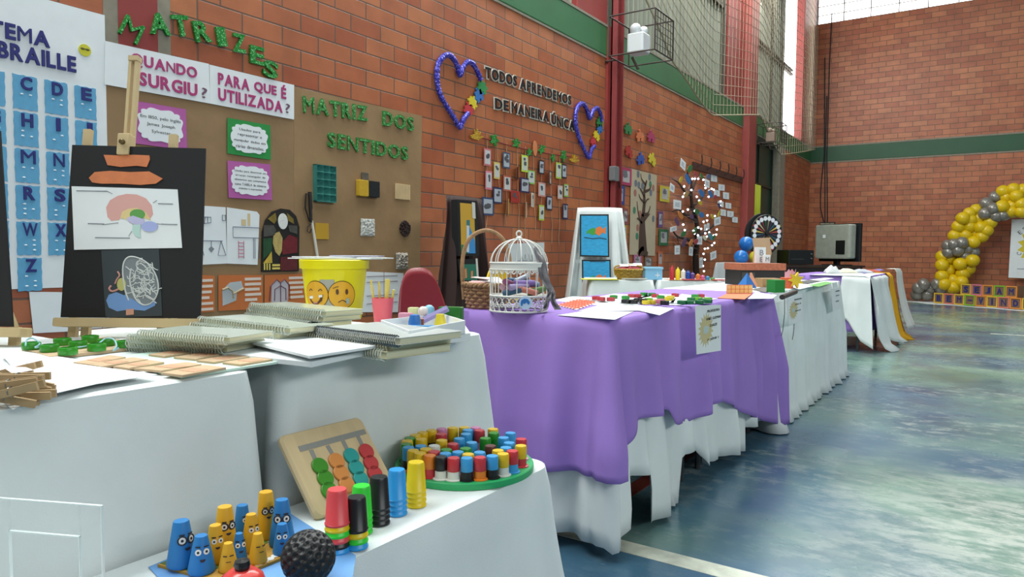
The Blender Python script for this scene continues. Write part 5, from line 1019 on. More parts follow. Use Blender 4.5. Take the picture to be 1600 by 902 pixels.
# ---- pink cup of wooden sticks
cpq = Vector((-1.435, 1.475, TZ))
cup = thing('stick_cup', 'small pink cup full of yellow wooden sticks beside the bucket', 'cup', T(*cpq))
obj('cup_body', MB().lathe([(0.0, 0.001), (0.024, 0.001), (0.031, 0.072), (0.029, 0.072), (0.023, 0.004), (0, 0.004)], 24, cap=False), mat('cup_pink', '#e0606c', 0.45), cup, smooth=True)
rr = random.Random(5)
for i in range(9):
    a = rr.uniform(0, 6.28); r = 0.006+0.013*rr.random(); x, y = r*math.cos(a), r*math.sin(a); tx, ty = x*1.9+(i-4)*0.002, y*1.6
    h_ = rr.uniform(0.105, 0.127) if i < 7 else 0.095
    stt = obj('wooden_stick', MB().tube([(x, y, 0.006), (tx, ty, h_)], 0.0042, 4), mat('stick_yellow', '#d9c468', 0.6)); stt.matrix_world = T(*cpq); tag(stt, 'flat yellow wooden stick standing in the pink cup', 'stick', 'yellow sticks in the pink cup')
# ---- white tray of small toys at the end of the second desk
flat('paper_stack', 'stack of white papers under the toy tray', 'paper', [(640, 529), (735, 521), (726, 507), (628, 511)], TZ, 0.018, M_paper)
TRz = TZ+0.0185
A, B, C_, D_ = (onz(x, y, TRz+0.03) for x, y in ((640, 517), (727, 501), (690, 490), (595, 500)))
trc = (A+B+C_+D_)/4; tray = thing('toy_tray', 'shallow white box holding small toys on the paper stack', 'box', T(trc.x, trc.y, TRz))
Q = [(p.x-trc.x, p.y-trc.y) for p in (A, B, C_, D_)]
obj('bottom', MB().prism(Q, 0, 0.002), M_paper, tray)
for i in range(4):
    a, b = Vector(Q[i]), Vector(Q[(i+1) % 4]); n_ = Vector((-(b-a).y, (b-a).x)).normalized()*0.003
    obj('wall', MB().prism([tuple(a), tuple(b), tuple(b+n_), tuple(a+n_)], 0.0005, 0.030), M_paper, tray)
def toy(name, label, px, py, mb, col, rz=0.0, dz=0.003):
    q = onz(px, py, TRz+0.02); o = obj(name, mb, mat('toy_'+col[1:], col, 0.4), None, T(q.x, q.y, TRz+dz) @ rotz(rz), smooth=True); tag(o, label, 'toy'); return o
toy('toy_block', 'dark green toy block standing in the tray', 705, 497, MB().rbox(-0.03, -0.013, 0, 0.03, 0.013, 0.045, 0.003), '#1f6a1e', 0.3)
toy('toy_cone', 'yellow toy cone with a rim in the tray', 688, 505, MB().lathe([(0.0, 0), (0.03, 0), (0.03, 0.004), (0.016, 0.005), (0.009, 0.038), (0, 0.038)], 16, cap=False), '#dcc735')
toy('toy_bar', 'lilac toy bar leaning in the tray', 676, 500, MB().tube([(-0.03, 0, 0.012), (0.035, 0.01, 0.045)], 0.009, 6), '#8f83bd', 0.4)
toy('toy_ball', 'white toy ball in the tray', 661, 499, MB().ball((0, 0, 0.036), 0.013, 12, 8), '#dcd3d0')
toy('toy_ball', 'pale blue toy ball in the tray', 669, 497, MB().ball((0, 0.004, 0.036), 0.014, 12, 8), '#7fb8cf')
toy('toy_peg', 'blue round toy peg in the tray', 648, 505, MB().lathe([(0, 0), (0.014, 0), (0.015, 0.02), (0.011, 0.036), (0, 0.038)], 14, cap=False), '#2f6fb8')
toy('toy_peg', 'dark red toy peg in the tray', 656, 503, MB().lathe([(0, 0), (0.010, 0), (0.010, 0.024), (0, 0.03)], 12, cap=False), '#7a3a30')
toy('toy_strip', 'flat blue toy strip at the front of the tray', 660, 508, MB().rbox(-0.035, -0.008, 0, 0.035, 0.008, 0.016, 0.003), '#4a8fc4', 0.6)
toy('toy_block', 'small pink toy block at the back of the tray', 634, 500, MB().rbox(-0.016, -0.012, 0, 0.016, 0.012, 0.034, 0.004), '#cf8fa6', 0.4)
toy('toy_block', 'cream toy block at the back of the tray', 646, 496, MB().rbox(-0.012, -0.012, 0, 0.012, 0.012, 0.042, 0.004), '#cdd09a', 0.4)
o = obj('book', MB().rbox(-0.09, -0.065, 0, 0.09, 0.065, 0.012, 0.004), M_paper); q = onz(612, 502, TZ+0.03); o.matrix_world = T(q.x, q.y, TZ+0.0002) @ rotz(1.0); tag(o, 'thin pale book between the pink cup and the toy tray', 'book')
# ================================================================ LOW BENCH
flat('blue_sheet', 'blue paper sheet under the cones and black ball', 'paper', [(232, 886), (445, 797), (556, 868), (548, 925), (330, 990)], LZ, 0.001, mat('blue_sheet', '#6a9fd8', 0.6, var=0.05))
MZ = LZ+0.0012
o, c = flat('game_mat', 'printed green and yellow game board under the face cones', 'game board', [(246, 882), (346, 910), (474, 858), (440, 838), (380, 838)], MZ, 0.004, mat('mat_ochre', '#b98a2c', 0.6, var=0.2, scale=14))
P = [onz(x, y, MZ+0.004) for x, y in ((250, 881), (320, 899), (420, 848), (400, 840), (330, 850))]
obj('green_print', MB().prism([(p.x-c.x, p.y-c.y) for p in P], 0.0041, 0.0045), mat('mat_green', '#4f6a24', 0.6, var=0.2, scale=30), o)
for i, (x, y) in enumerate(((404, 882), (413, 878), (422, 874), (430, 869))):
    p = onz(x, y, MZ+0.004); obj('white_bubble', MB().prism([(p.x-c.x+0.006*math.cos(a*PI/8), p.y-c.y+0.006*math.sin(a*PI/8)) for a in range(16)], 0.0041, 0.0046), M_paper, o)
CZ = MZ+0.0047
CB, CY = mat('cone_blue', '#1f74b4', 0.5), mat('cone_yellow', '#d9a31c', 0.5)
M_eye = mat('eye_white', '#e6e4dc', 0.5); M_glk = mat('glasses_black', '#1a1a20', 0.5)
def cone(label, px, py, top_py, wb, wt, m, face, turn=0.0):
    q = onz(px, py-wb*0.08, CZ); d = dep(q); k = d/FPX; rb, rt = wb*k/2, wt*k/2; h = (py-wb*0.10-top_py)*k*1.02
    dr = CAM-q; dr.z = 0; dr.normalize(); a = math.atan2(dr.y, dr.x)+turn
    c = obj('face_cone', MB().lathe([(0, 0), (rb*0.96, 0), (rb, 0.002), (rb, 0.004), (rt, h-0.002), (rt*0.92, h), (0, h)], 24, cap=False), m, None, T(q.x, q.y, CZ) @ rotz(a), smooth=True); tag(c, label, 'toy cone', 'face cones on the game board')
    slope = math.atan2(rb-rt, h)
    def place(y, z, off=0.0006): R = rb+(rt-rb)*(z/h)+off; an = y/R; return T(R*math.cos(an), R*math.sin(an), z) @ rotz(an) @ Matrix.Rotation(-slope, 4, 'Y') @ Matrix.Rotation(PI/2, 4, 'Y')
    ez = h*(0.62 if face != 'sleep' else 0.6); e = max(0.0034, rb*0.23); sep = e*1.25
    if face in ('eyes', 'glasses'):
        for s in (-1, 1):
            if face == 'glasses': obj('glasses', MB().tube([(e*1.25*math.cos(t*PI/9), e*1.25*math.sin(t*PI/9), 0.0006) for t in range(18)], 0.0010, 5, closed=True), M_glk, c, place(s*sep*1.12, ez))
            ey = obj('eye', MB().lathe([(0, 0), (e, 0), (e, 0.0006), (0, 0.0008)], 16, cap=False), M_eye, c, place(s*sep*(1.12 if face == 'glasses' else 1), ez)); obj('pupil', MB().lathe([(0, 0.0006), (e*0.42, 0.0006), (e*0.42, 0.0012), (0, 0.0013)], 10, cap=False), M_glk, ey)
            obj('brow', MB().box(-0.0006, -e*0.8, 0, 0.0010, e*0.8, 0.001), M_glk, c, place(s*sep*1.05, ez+e*1.7))
    else:
        for s in (-1, 1): obj('eye', MB().box(-0.0006, -e*0.8, 0, 0.0008, e*0.8, 0.0008), M_glk, c, place(s*sep, ez))
    mm = [(e*0.9*math.cos(PI*t/8), -0.9*e*math.sin(PI*t/8)) for t in range(9)] if face != 'sleep' else [(-e, 0.0004), (e, 0.0004), (e, -0.0004), (-e, -0.0004)]
    obj('mouth', MB().prism([(-y, x) for x, y in mm], 0, 0.0006), M_glk if face == 'sleep' else mat('cone_mouth', '#2a2030', 0.6), c, place(0, ez-e*2.3))
cone('tall blue cone with glasses at the left of the game board', 284, 886, 813, 44, 24, CB, 'glasses', 0.5)
cone('blue cone with round eyes and a smile at the front of the board', 315, 896, 836, 41, 20, CB, 'eyes', 0.1)
cone('tall yellow cone with glasses behind the left group', 352, 866, 791, 37, 22, CY, 'glasses', 0.35)
cone('medium yellow cone with open mouth beside the front blue cone', 337, 880, 820, 33, 18, CY, 'eyes', 0.25)
cone('smallest yellow cone with sleepy eyes at the front of the board', 357, 893, 848, 30, 14, CY, 'sleep', 0.0)
cone('small blue cone in the middle of the board', 374, 878, 833, 24, 12, CB, 'eyes', 0.3)
cone('medium yellow cone right of the middle of the board', 393, 862, 803, 31, 16, CY, 'eyes', 0.4)
cone('small yellow cone at the right front of the board', 403, 880, 833, 28, 14, CY, 'sleep', 0.5)
cone('dark blue cone at the back of the board', 379, 846, 789, 28, 17, CB, 'eyes', 0.7)
cone('tall yellow cone with glasses at the back right', 416, 842, 768, 31, 21, CY, 'glasses', 0.3)
cone('tall blue cone with glasses at the right end of the board', 441, 853, 780, 40, 20, CB, 'glasses', 0.0)
cone('small blue cone right before the tall blue one', 441, 866, 818, 29, 15, CB, 'eyes', 0.0)
# dimpled black ball
q = onz(482, 912, MZ); R_ = 0.0365; nb = 150; pts = []
for i in range(nb):
    z = 1-2*(i+0.5)/nb; a = i*2.399963; r = math.sqrt(1-z*z); pts.append(Vector((r*math.cos(a), r*math.sin(a), z)))
bm2 = MB().ball((0, 0, 0), 1.0, 96, 64); vv = []
for v in bm2.v:
    p = Vector(v).normalized(); d = max(p.dot(x) for x in pts); an = math.acos(min(1, d)); k = max(0, 1-(an/0.125)**2); vv.append(tuple(p*R_*(1-0.085*k)))
bm2.v = vv; o = obj('dimpled_ball', bm2, mat('ball_black', '#141416', 0.45), None, T(q.x, q.y, MZ+R_), smooth=True); tag(o, 'black rubber ball with dimples on the blue sheet', 'ball')
q = onz(379, 938, MZ); tm = thing('kitchen_timer', 'red domed timer with a black knob at the bottom of the photo', 'timer', T(q.x, q.y, MZ))
obj('dome', MB().lathe([(0.0, 0), (0.022, 0), (0.030, 0.008), (0.031, 0.018), (0.026, 0.032), (0.016, 0.040), (0.004, 0.042), (0, 0.042)], 28, cap=False), mat('timer_red', '#d4413c', 0.2), tm, smooth=True); obj('knob', MB().lathe([(0.0, 0.0415), (0.009, 0.0415), (0.0105, 0.047), (0.009, 0.0525), (0, 0.054)], 20, cap=False), mat('knob_black', '#1c1a1a', 0.3), tm, smooth=True)
# clear acrylic stand
AM = frame(at(90, 1000, 0.85), HDIR*0.985-BDIR*0.17, (0, 0, 1)); AM.translation.z = LZ; af = plane_px(AM)
q0, q1, q2, q3 = af(-60, 779), af(160, 791), af(17, 828), af(127, 834)
M_acr = mat('acrylic_clear', '#eef6f4', 0.03, alpha=0.10, spec=0.8); M_ae = mat('acrylic_edge', '#e8f2f0', 0.15, alpha=0.95)
ac = thing('acrylic_stand', 'clear acrylic stand with a door-shaped cut-out at the lower left', 'stand', AM)
top_, xl, xr, il, ir, it = q1[1], q0[0], q1[0], q2[0], q3[0], q2[1]
obj('panel', MB().box(xl, 0.001, 0, il, top_, 0.003).box(ir, 0.001, 0, xr, top_, 0.003).box(il, it, 0, ir, top_, 0.003), M_acr, ac)
obj('edge_highlight', MB().box(xl, top_, -0.0003, xr, top_+0.0014, 0.0033).box(xr, 0.001, -0.0003, xr+0.0012, top_+0.0014, 0.0033).box(il, it-0.0016, -0.0003, ir, it, 0.0033).box(il, 0.001, -0.0003, il+0.001, it, 0.0033).box(ir-0.001, 0.001, -0.0003, ir, it, 0.0033), M_ae, ac)
# speed cups: every cup in a stack is its own thing
cupm = MB().lathe([(0.0172, 0.0), (0.0185, 0.0), (0.0188, 0.0025), (0.0178, 0.0035), (0.0150, 0.050), (0.0135, 0.0535), (0.0, 0.0535), (0.0, 0.0515), (0.0130, 0.0515), (0.0165, 0.001)], 28, cap=False)
CC = {'yellow': '#e3c411', 'blue': '#2f9ade', 'black': '#17171a', 'green': '#33d238', 'red': '#e04a4e'}
def cup_stack(desc, px, py, cols, sc=1.0, step=0.0085):
    q = onz(px, py-3, LZ)
    n = len(cols)
    for i, cn in enumerate(cols):
        same = len(set(cols)) == 1
        lb = ('%s stacking cup, %s' % (cn, desc)) if same else '%s stacking cup, %s, %s' % (cn, ['lowest', 'second from below', 'third from below', 'fourth from below', 'fifth from below', 'sixth from below'][i] if i < n-1 else 'topmost', desc)
        o = obj('stacking_cup', cupm, mat('cup_'+cn, CC[cn], 0.35), None, T(q.x, q.y, LZ+0.0002+i*step) @ Matrix.Scale(sc, 4), smooth=True); tag(o, lb, 'cup', ('cups: '+desc) if same else 'stacked cups of mixed colours')
cup_stack('in the all-yellow stack before the green disc', 650, 793, ['yellow']*4)
cup_stack('in the all-blue stack beside the yellow one', 620, 806, ['blue']*4, 0.98)
cup_stack('in the all-black stack beside the blue one', 592, 821, ['black']*4)
cup_stack('in the bright green stack behind the mixed stacks', 565, 835, ['green']*4, 0.96)
cup_stack('in the mixed stack with a red top', 527, 865, ['blue', 'black', 'red', 'green', 'yellow', 'red'], 1.0, 0.0085)
cup_stack('in the mixed stack with a black top', 557, 858, ['blue', 'green', 'yellow', 'black'], 0.97, 0.0088)
# ---- wooden sliding board
BL = onz(502, 822, LZ); BL = Vector((-0.93, BL.y, LZ)); TL = onx(438, 683, -1.032)
u = Vector((0.02, 1, 0)).normalized(); v = (TL-BL); Hh = v.length; v = (v-u*v.dot(u)); Hh = v.length; v.normalize()
WM = frame(BL, u, v); wf = plane_px(WM); wt_ = wf(556, 652); Wd = max(0.2, min(0.26, wt_[0]))
sb = thing('sliding_board', 'pale wooden sliding puzzle board with coloured discs leaning on the cloth', 'toy board', WM)
cl_ = wf(438, 683)
obj('board', MB().rbox(cl_[0]*0.5, 0.0, -0.008, Wd, cl_[1], 0.008, 0.012), M_woodd, sb)
M_slot = mat('slot_grey', '#8f8e88', 0.6)
def slot(p0, p1, w): a, b = Vector(wf(*p0)), Vector(wf(*p1)); d = (b-a).normalized(); n_ = Vector((-d.y, d.x))*w/2; return [tuple(a-n_), tuple(b-n_), tuple(b+n_), tuple(a+n_)]
z5 = lambda x, y: (430+x/3.92, 640+y/3.92)
obj('channel', MB().prism(slot(z5(132, 258), z5(538, 148), 0.011), 0.0081, 0.0086), M_slot, sb)
chs = [((205, 262), (225, 330), (330, 545)), ((305, 235), (330, 300), (450, 480)), ((400, 205), (425, 270), (520, 450)), ((492, 178), (515, 245), (620, 440))]
for k, (a, b, e) in enumerate(chs): obj('channel', MB().prism(slot(z5(*a), z5(*e), 0.009), 0.0081, 0.0085), M_slot, sb)
for cn, col, L_ in (('green', '#3f8a22', [(255, 366), (288, 440), (312, 515)]), ('orange', '#d78a45', [(357, 335), (385, 408), (420, 478)]), ('teal', '#2a9a94', [(448, 303), (478, 375), (505, 445)]), ('red', '#c23a3c', [(540, 275), (568, 345), (592, 410)])):
    for i, (x, y) in enumerate(L_):
        a = wf(*z5(x, y)); d = obj('disc', MB().lathe([(0, 0.0087), (0.0152, 0.0087), (0.0160, 0.0095), (0.0160, 0.0125), (0.0150, 0.0135), (0, 0.0135)], 24, T(a[0], a[1], 0), cap=False), mat('disc_'+cn, col, 0.4), None, smooth=True); d.matrix_world = WM; tag(d, '%s sliding disc on the wooden board, %s of its column' % (cn, ['topmost', 'second', 'third'][i]), 'disc', 'sliding discs on the wooden board')
# ---- green disc with capped bottle necks
DC = (-0.907, 1.175); DR = 0.145
gd = obj('green_disc', MB().lathe([(0, 0), (DR-0.001, 0), (DR, 0.0015), (DR, 0.0125), (DR-0.0015, 0.014), (0, 0.014)], 72, cap=False), mat('disc_board_green', '#27a862', 0.4), None, T(DC[0], DC[1], LZ), smooth=True); tag(gd, 'round bright green board carrying dozens of capped bottle necks', 'round board')
NC = {'yellow': '#e2b91a', 'green': '#14702c', 'pink': '#cf7fae', 'red': '#c4333c', 'blue': '#3a9ad6', 'white': '#dcdcd4', 'brown': '#5d2f24', 'black': '#17171a', 'orange': '#e07d22', 'dark red': '#9a1f22'}
neck = MB().lathe([(0.0, 0), (0.0165, 0), (0.0165, 0.0018), (0.0122, 0.003), (0.0118, 0.017), (0.0, 0.017)], 24, cap=False)
capb = MB().lathe([(0.0120, 0.0172), (0.0125, 0.0180), (0.0122, 0.040), (0.0110, 0.043), (0.0, 0.043)], 24, cap=False)
PEG = [(85, 285, 'yellow', 'black'), (180, 220, 'yellow', 'yellow'), (270, 265, 'green', 'black'), (230, 318, 'green', 'green'), (360, 215, 'yellow', 'yellow'), (485, 190, 'yellow', 'black'), (440, 260, 'yellow', 'yellow'), (520, 140, 'pink', 'red'), (645, 165, 'yellow', 'orange'), (722, 125, 'yellow', 'yellow'), (615, 215, 'red', 'black'), (800, 165, 'blue', 'black'), (835, 215, 'blue', 'blue'), (620, 270, 'yellow', 'black'), (555, 318, 'white', 'dark red'), (390, 330, 'blue', 'black'), (240, 368, 'yellow', 'orange'), (500, 392, 'red', 'white'), (660, 352, 'green', 'green'), (720, 302, 'red', 'white'), (775, 255, 'blue', 'black'), (885, 290, 'blue', 'blue'), (930, 130, 'pink', 'pink'), (950, 182, 'red', 'pink'), (1005, 252, 'green', 'green'), (1080, 205, 'green', 'green'), (1110, 155, 'yellow', 'white'), (1255, 200, 'blue', 'blue'), (1165, 247, 'blue', 'blue'), (1215, 292, 'blue', 'pink'), (1195, 347, 'blue', 'black'), (1050, 318, 'brown', 'black'), (830, 342, 'green', 'dark red'), (942, 378, 'blue', 'yellow'), (722, 408, 'blue', 'white'), (988, 438, 'blue', 'black'), (1120, 393, 'yellow', 'dark red'), (1350, 258, 'red', 'pink'), (1375, 322, 'yellow', 'red'), (1312, 392, 'red', 'blue'), (1180, 455, 'yellow', 'white'), (975, 502, 'red', 'orange'), (815, 462, 'yellow', 'pink'), (630, 467, 'red', 'white'), (722, 522, 'blue', 'black'), (497, 517, 'blue', 'yellow'), (460, 462, 'black', 'white'), (330, 417, 'yellow', 'orange'), (265, 482, 'orange', 'red'), (130, 422, 'yellow', 'green'), (85, 352, 'blue', 'black')]
PZ = LZ+0.0142
ordw = ['first', 'second', 'third', 'fourth', 'fifth', 'sixth', 'seventh', 'eighth', 'ninth', 'tenth', 'eleventh', 'twelfth', 'thirteenth', 'fourteenth', 'fifteenth', 'sixteenth', 'seventeenth', 'eighteenth', 'nineteenth', 'twentieth', 'twenty-first', 'twenty-second']
placed = []
for x, y, cn, nn in PEG:
    q = onz(580+x/5.636, 640+y/5.636, PZ+0.043); placed.append([q.x, q.y, cn, nn, x])
for it in range(60):       # nudge apart so that no two flanges overlap, and keep all on the disc
    for i in range(len(placed)):
        a = placed[i]; dx, dy = a[0]-DC[0], a[1]-DC[1]; r = math.hypot(dx, dy)
        if r > DR-0.024: a[0] = DC[0]+dx/r*(DR-0.024); a[1] = DC[1]+dy/r*(DR-0.024)
        for j in range(i):
            b = placed[j]; dx, dy = a[0]-b[0], a[1]-b[1]; d = math.hypot(dx, dy)
            if 1e-6 < d < 0.0262: k = (0.0262-d)/2/d; a[0] += dx*k; a[1] += dy*k; b[0] -= dx*k; b[1] -= dy*k
cnt = {}
for i, (x, y, cn, nn, pxx) in enumerate(sorted(placed, key=lambda p: p[4])):
    cnt[cn] = cnt.get(cn, 0)+1; k = cnt[cn]; tot = sum(1 for p in PEG if p[2] == cn)
    lb = '%s capped bottle neck on the green disc, ' % cn + ('the only %s one' % cn if tot == 1 else '%s %s one from the left' % (ordw[k-1], cn))
    t = thing('capped_bottle_neck', lb, 'bottle neck', T(x, y, PZ), 'capped bottle necks on the green disc'); o = obj('neck', neck, mat('neck_'+nn.replace(' ', '_'), NC[nn], 0.4), t, smooth=True); o = obj('cap', capb, mat('cap_'+cn.replace(' ', '_'), NC[cn], 0.35), t, smooth=True)
# ================================================================ PURPLE TABLE
PT = 0.7555
def basket(name, label, c, R, h, handle, mcol, rows=7, nst=14, M=None):
    b = thing(name, label, 'basket', T(*c) if M is None else M); mw = mat('wicker_'+mcol[1:], mcol, 0.7, var=0.25, scale=60, bump=0.3)
    w = MB()
    for k in range(rows):
        t = k/(rows-1); r = R*(0.80+0.20*t); z = 0.006+h*t; n = nst*6
        w.tube([((r+0.004*math.sin(nst*2*PI*i/n/1+k*PI))*math.cos(2*PI*i/n), (r+0.004*math.sin(nst*2*PI*i/n+k*PI))*math.sin(2*PI*i/n), z) for i in range(n)], h/(rows-1)*0.48, 5, closed=True)
    obj('weave', w, mw, b, smooth=True); st = MB()
    for i in range(nst*2): a = 2*PI*(i+0.5)/(nst*2)/1; st.tube([(R*0.8*math.cos(a), R*0.8*math.sin(a), 0.004), (R*math.cos(a), R*math.sin(a), h)], 0.003, 5)
    obj('stakes', st, mw, b); rim = MB()
    for ph in (0, PI): rim.tube([((R*1.03+0.005*math.cos(16*2*PI*i/96+ph))*math.cos(2*PI*i/96), (R*1.03+0.005*math.cos(16*2*PI*i/96+ph))*math.sin(2*PI*i/96), h+0.008+0.005*math.sin(16*2*PI*i/96+ph)) for i in range(96)], 0.0055, 6, closed=True)
    obj('rim', rim, mw, b, smooth=True); obj('bottom', MB().lathe([(0, 0.002), (R*0.79, 0.002), (R*0.79, 0.008), (0, 0.008)], 28, cap=False), mw, b)
    if handle: obj('handle', MB().tube(catmull([(-R*HDIR.x, -R*HDIR.y, h*0.4), (-R*1.08*HDIR.x, -R*1.08*HDIR.y, h+handle*0.45), (-R*0.75*HDIR.x, -R*0.75*HDIR.y, h+handle*0.85), (0, 0, h+handle), (R*0.75*HDIR.x, R*0.75*HDIR.y, h+handle*0.85), (R*1.08*HDIR.x, R*1.08*HDIR.y, h+handle*0.45), (R*HDIR.x, R*HDIR.y, h*0.4)], 8), 0.0075, 8), mw, b, smooth=True)
    return b
bq = onz(760, 484, PT); bq = Vector((-1.535, 2.11, PT))
basket('wicker_basket', 'round wicker basket with a tall hoop handle beside the white birdcage', bq, 0.080, 0.078, 0.205, '#a5805a')
for i, (x, y, a, tl, cn, lb) in enumerate(((-0.03, 0.0, 0.3, 0.15, '#d9a7a7', 'pink printed slip leaning at the left in the hoop basket'), (0.02, 0.02, 1.2, 0.45, '#e6e8e8', 'white card standing up in the hoop basket'), (0.035, -0.02, 0.8, 0.2, '#e0dcdc', 'white card lying at the right in the hoop basket'), (0.0, -0.03, 2.0, 0.1, '#e3c9c6', 'pale pink slip lying at the front of the hoop basket'))):
    o = obj('paper_slip', MB().box(-0.04, -0.03, 0, 0.04, 0.03, 0.001), mat('slip_'+cn[1:], cn, 0.8), None, T(bq.x+x, bq.y+y, PT+0.092+0.006*i) @ rotz(a) @ Matrix.Rotation(tl, 4, 'X')); tag(o, lb, 'paper', 'papers in the hoop basket')
# birdcage
M_cage = mat('cage_white', '#dfdfd8', 0.4)
cq = at(810, 487, 2.46); cq.z = PT; CR = 0.098
cg = thing('birdcage', 'white wire birdcage with a domed top and pierced base on the purple cloth', 'birdcage', T(*cq))
lt = MB()
for z in (0.002, 0.054): lt.tube([(CR*math.cos(2*PI*i/48), CR*math.sin(2*PI*i/48), z+0.003) for i in range(48)], 0.0035, 6, closed=True)
for k, (zc, rc) in enumerate(((0.017, 0.0125), (0.041, 0.0125), (0.029, 0.0075))):
    n = 24
    for i in range(n):
        a = 2*PI*(i+0.5*k)/n; P = []
        for j in range(10): b = 2*PI*j/10; an = a+rc*math.cos(b)/CR; P.append((CR*math.cos(an), CR*math.sin(an), zc+rc*math.sin(b)))
        lt.tube(P, 0.0018, 4, closed=True)
obj('pierced_base', lt, M_cage, cg, smooth=True); obj('floor_plate', MB().lathe([(0, 0.052), (CR-0.002, 0.052), (CR-0.002, 0.055), (0, 0.055)], 32, cap=False), M_cage, cg)
wi = MB(); NW = 18
for i in range(NW): a = 2*PI*i/NW; wi.tube([(CR*math.cos(a), CR*math.sin(a), 0.054), (CR*math.cos(a), CR*math.sin(a), 0.150)], 0.0017, 5)
obj('bars', wi, M_cage, cg); do = MB()
for i in range(14):
    a = 2*PI*i/14; do.tube([(CR*math.cos(t)*math.cos(a), CR*math.cos(t)*math.sin(a), 0.168+0.082*math.sin(t)) for t in [PI/2*j/8 for j in range(9)]], 0.002, 5)
obj('dome_bars', do, M_cage, cg, smooth=True)
bd = MB().lathe([(CR+0.001, 0.146), (CR+0.001, 0.168), (CR-0.001, 0.168), (CR-0.001, 0.146), (CR+0.001, 0.146)], 48, cap=False)
for z in (0.146, 0.168): bd.tube([((CR+0.001)*math.cos(2*PI*i/48), (CR+0.001)*math.sin(2*PI*i/48), z) for i in range(48)], 0.003, 6, closed=True)
for i in range(30):
    a0 = 2*PI*i/30; P = [((CR+0.001)*math.cos(a0+0.105*j/6*2), (CR+0.001)*math.sin(a0+0.105*j/6*2), 0.146-0.014*math.sin(PI*j/6)) for j in range(7)]; bd.tube(P, 0.0022, 4)
obj('lace_band', bd, M_cage, cg, smooth=True)
obj('finial', MB().lathe([(0, 0.248), (0.010, 0.249), (0.012, 0.254), (0.004, 0.258), (0, 0.258)], 14, cap=False).tube([(0.009*math.cos(t)*HDIR.x, 0.009*math.cos(t)*HDIR.y, 0.267+0.010*math.sin(t)) for t in [2*PI*j/14 for j in range(14)]], 0.0028, 6, closed=True), M_cage, cg, smooth=True)
bdg = cq-BDIR*(CR+0.004)+HDIR*0.022; em = obj('emblem_sticker', MB().lathe([(0, 0), (0.022, 0), (0.022, 0.001), (0, 0.001)], 28, cap=False), mat('emblem_pale', '#b9cfe6', 0.4), None); em.matrix_world = frame((bdg.x, bdg.y, PT+0.038), HDIR, (0, 0, 1), -BDIR); tag(em, 'round blue emblem fixed on the base of the birdcage', 'sticker')
obj('blue_figure', MB().prism([(-.016, -.002), (-.014, .008), (-.004, .014), (.008, .012), (.015, .002), (.012, -.006), (.007, -.004), (.004, .002), (-.002, -.004), (-.008, -.002), (-.010, -.010), (-.015, -.010)], 0.0011, 0.0016), mat('emblem_blue', '#2f6fb4', 0.4), em)
rr = random.Random(8)
SCR = [('#7d63a8', 'violet', .02, -.03, .098, .3, .012), ('#8e4a72', 'mauve', -.03, -.02, .098, 1.1, .011), ('#b46a5c', 'salmon', .03, -.055, .075, -.2, .010), ('#3f5f86', 'slate blue', -.01, .02, .105, .7, .011), ('#5d7a3f', 'olive', .06, -.03, .075, .5, .010), ('#2f4f6a', 'dark blue', -.02, -.05, .072, 0, .011), ('#9c8bb4', 'lilac', .0, -.045, .088, .45, .011), ('#c49aa8', 'pale pink', -.05, 0, .08, 1.4, .010), ('#6f7f96', 'grey blue', .04, .02, .10, -.4, .010), ('#a87850', 'tan', .015, .045, .072, .2, .010), ('#22323a', 'black', .055, .0, .066, 1.0, .010), ('#bfc7d2', 'white', .01, .0, .115, .9, .008)]
for i, (col, cn, x, y, z, a, r) in enumerate(SCR):
    px_, py_ = HDIR*x+BDIR*y, None; o = obj('paper_scroll', MB().tube([(-0.035, 0, 0), (0.035, 0, 0)], r, 10), mat('scroll_'+col[1:], col, 0.6), None, T(cq.x+px_.x, cq.y+px_.y, PT+z) @ rotz(a+YAW) @ Matrix.Rotation(0.25*math.sin(i), 4, 'Y'), smooth=True); tag(o, '%s paper roll inside the birdcage' % cn, 'paper roll', 'paper rolls in the birdcage')
rb = MB(); RB = [(836, 385, .0, .016), (846, 410, .03, .030), (851, 435, .04, .030), (861, 455, .05, .024), (864, 470, .05, .018), (872, 484, .06, .024)]
def ribbon(pts, d0, name, label, w0):
    P = [at(x, y, d0-dz) for x, y, dz, w in pts]; Q = catmull([tuple(p) for p in P], 6); m = MB(); n = len(Q); vs = []
    for i, q in enumerate(Q):
        t = i/(n-1)*(len(pts)-1); k = min(int(t), len(pts)-2); w = pts[k][3]+(pts[k+1][3]-pts[k][3])*(t-k)
        s = HDIR*w/2; tw = BDIR*0.008*math.sin(i*0.9)
        for a in (-1, -.33, .33, 1): vs.append(Vector(q)+s*a+tw*a+BDIR*0.003*(1 if a in (-.33,) else -1))
    fs = [(i*4+j, i*4+j+1, (i+1)*4+j+1, (i+1)*4+j) for i in range(n-1) for j in range(3)]
    o = obj(name, m.add(vs, fs), mat('satin_grey', '#6f6c70', 0.35), None, None, smooth=True, solid=0.001); tag(o, label, 'ribbon'); return o
ribbon(RB, 2.42, 'satin_ribbon', 'grey satin ribbon falling down the right side of the birdcage', 0.03)
ribbon([(862, 452, .05, .014), (856, 468, .06, .016), (852, 482, .06, .016), (842, 487.5, .08, .012)], 2.42, 'satin_ribbon', 'thin tail of grey ribbon curling at the foot of the birdcage', 0.02)
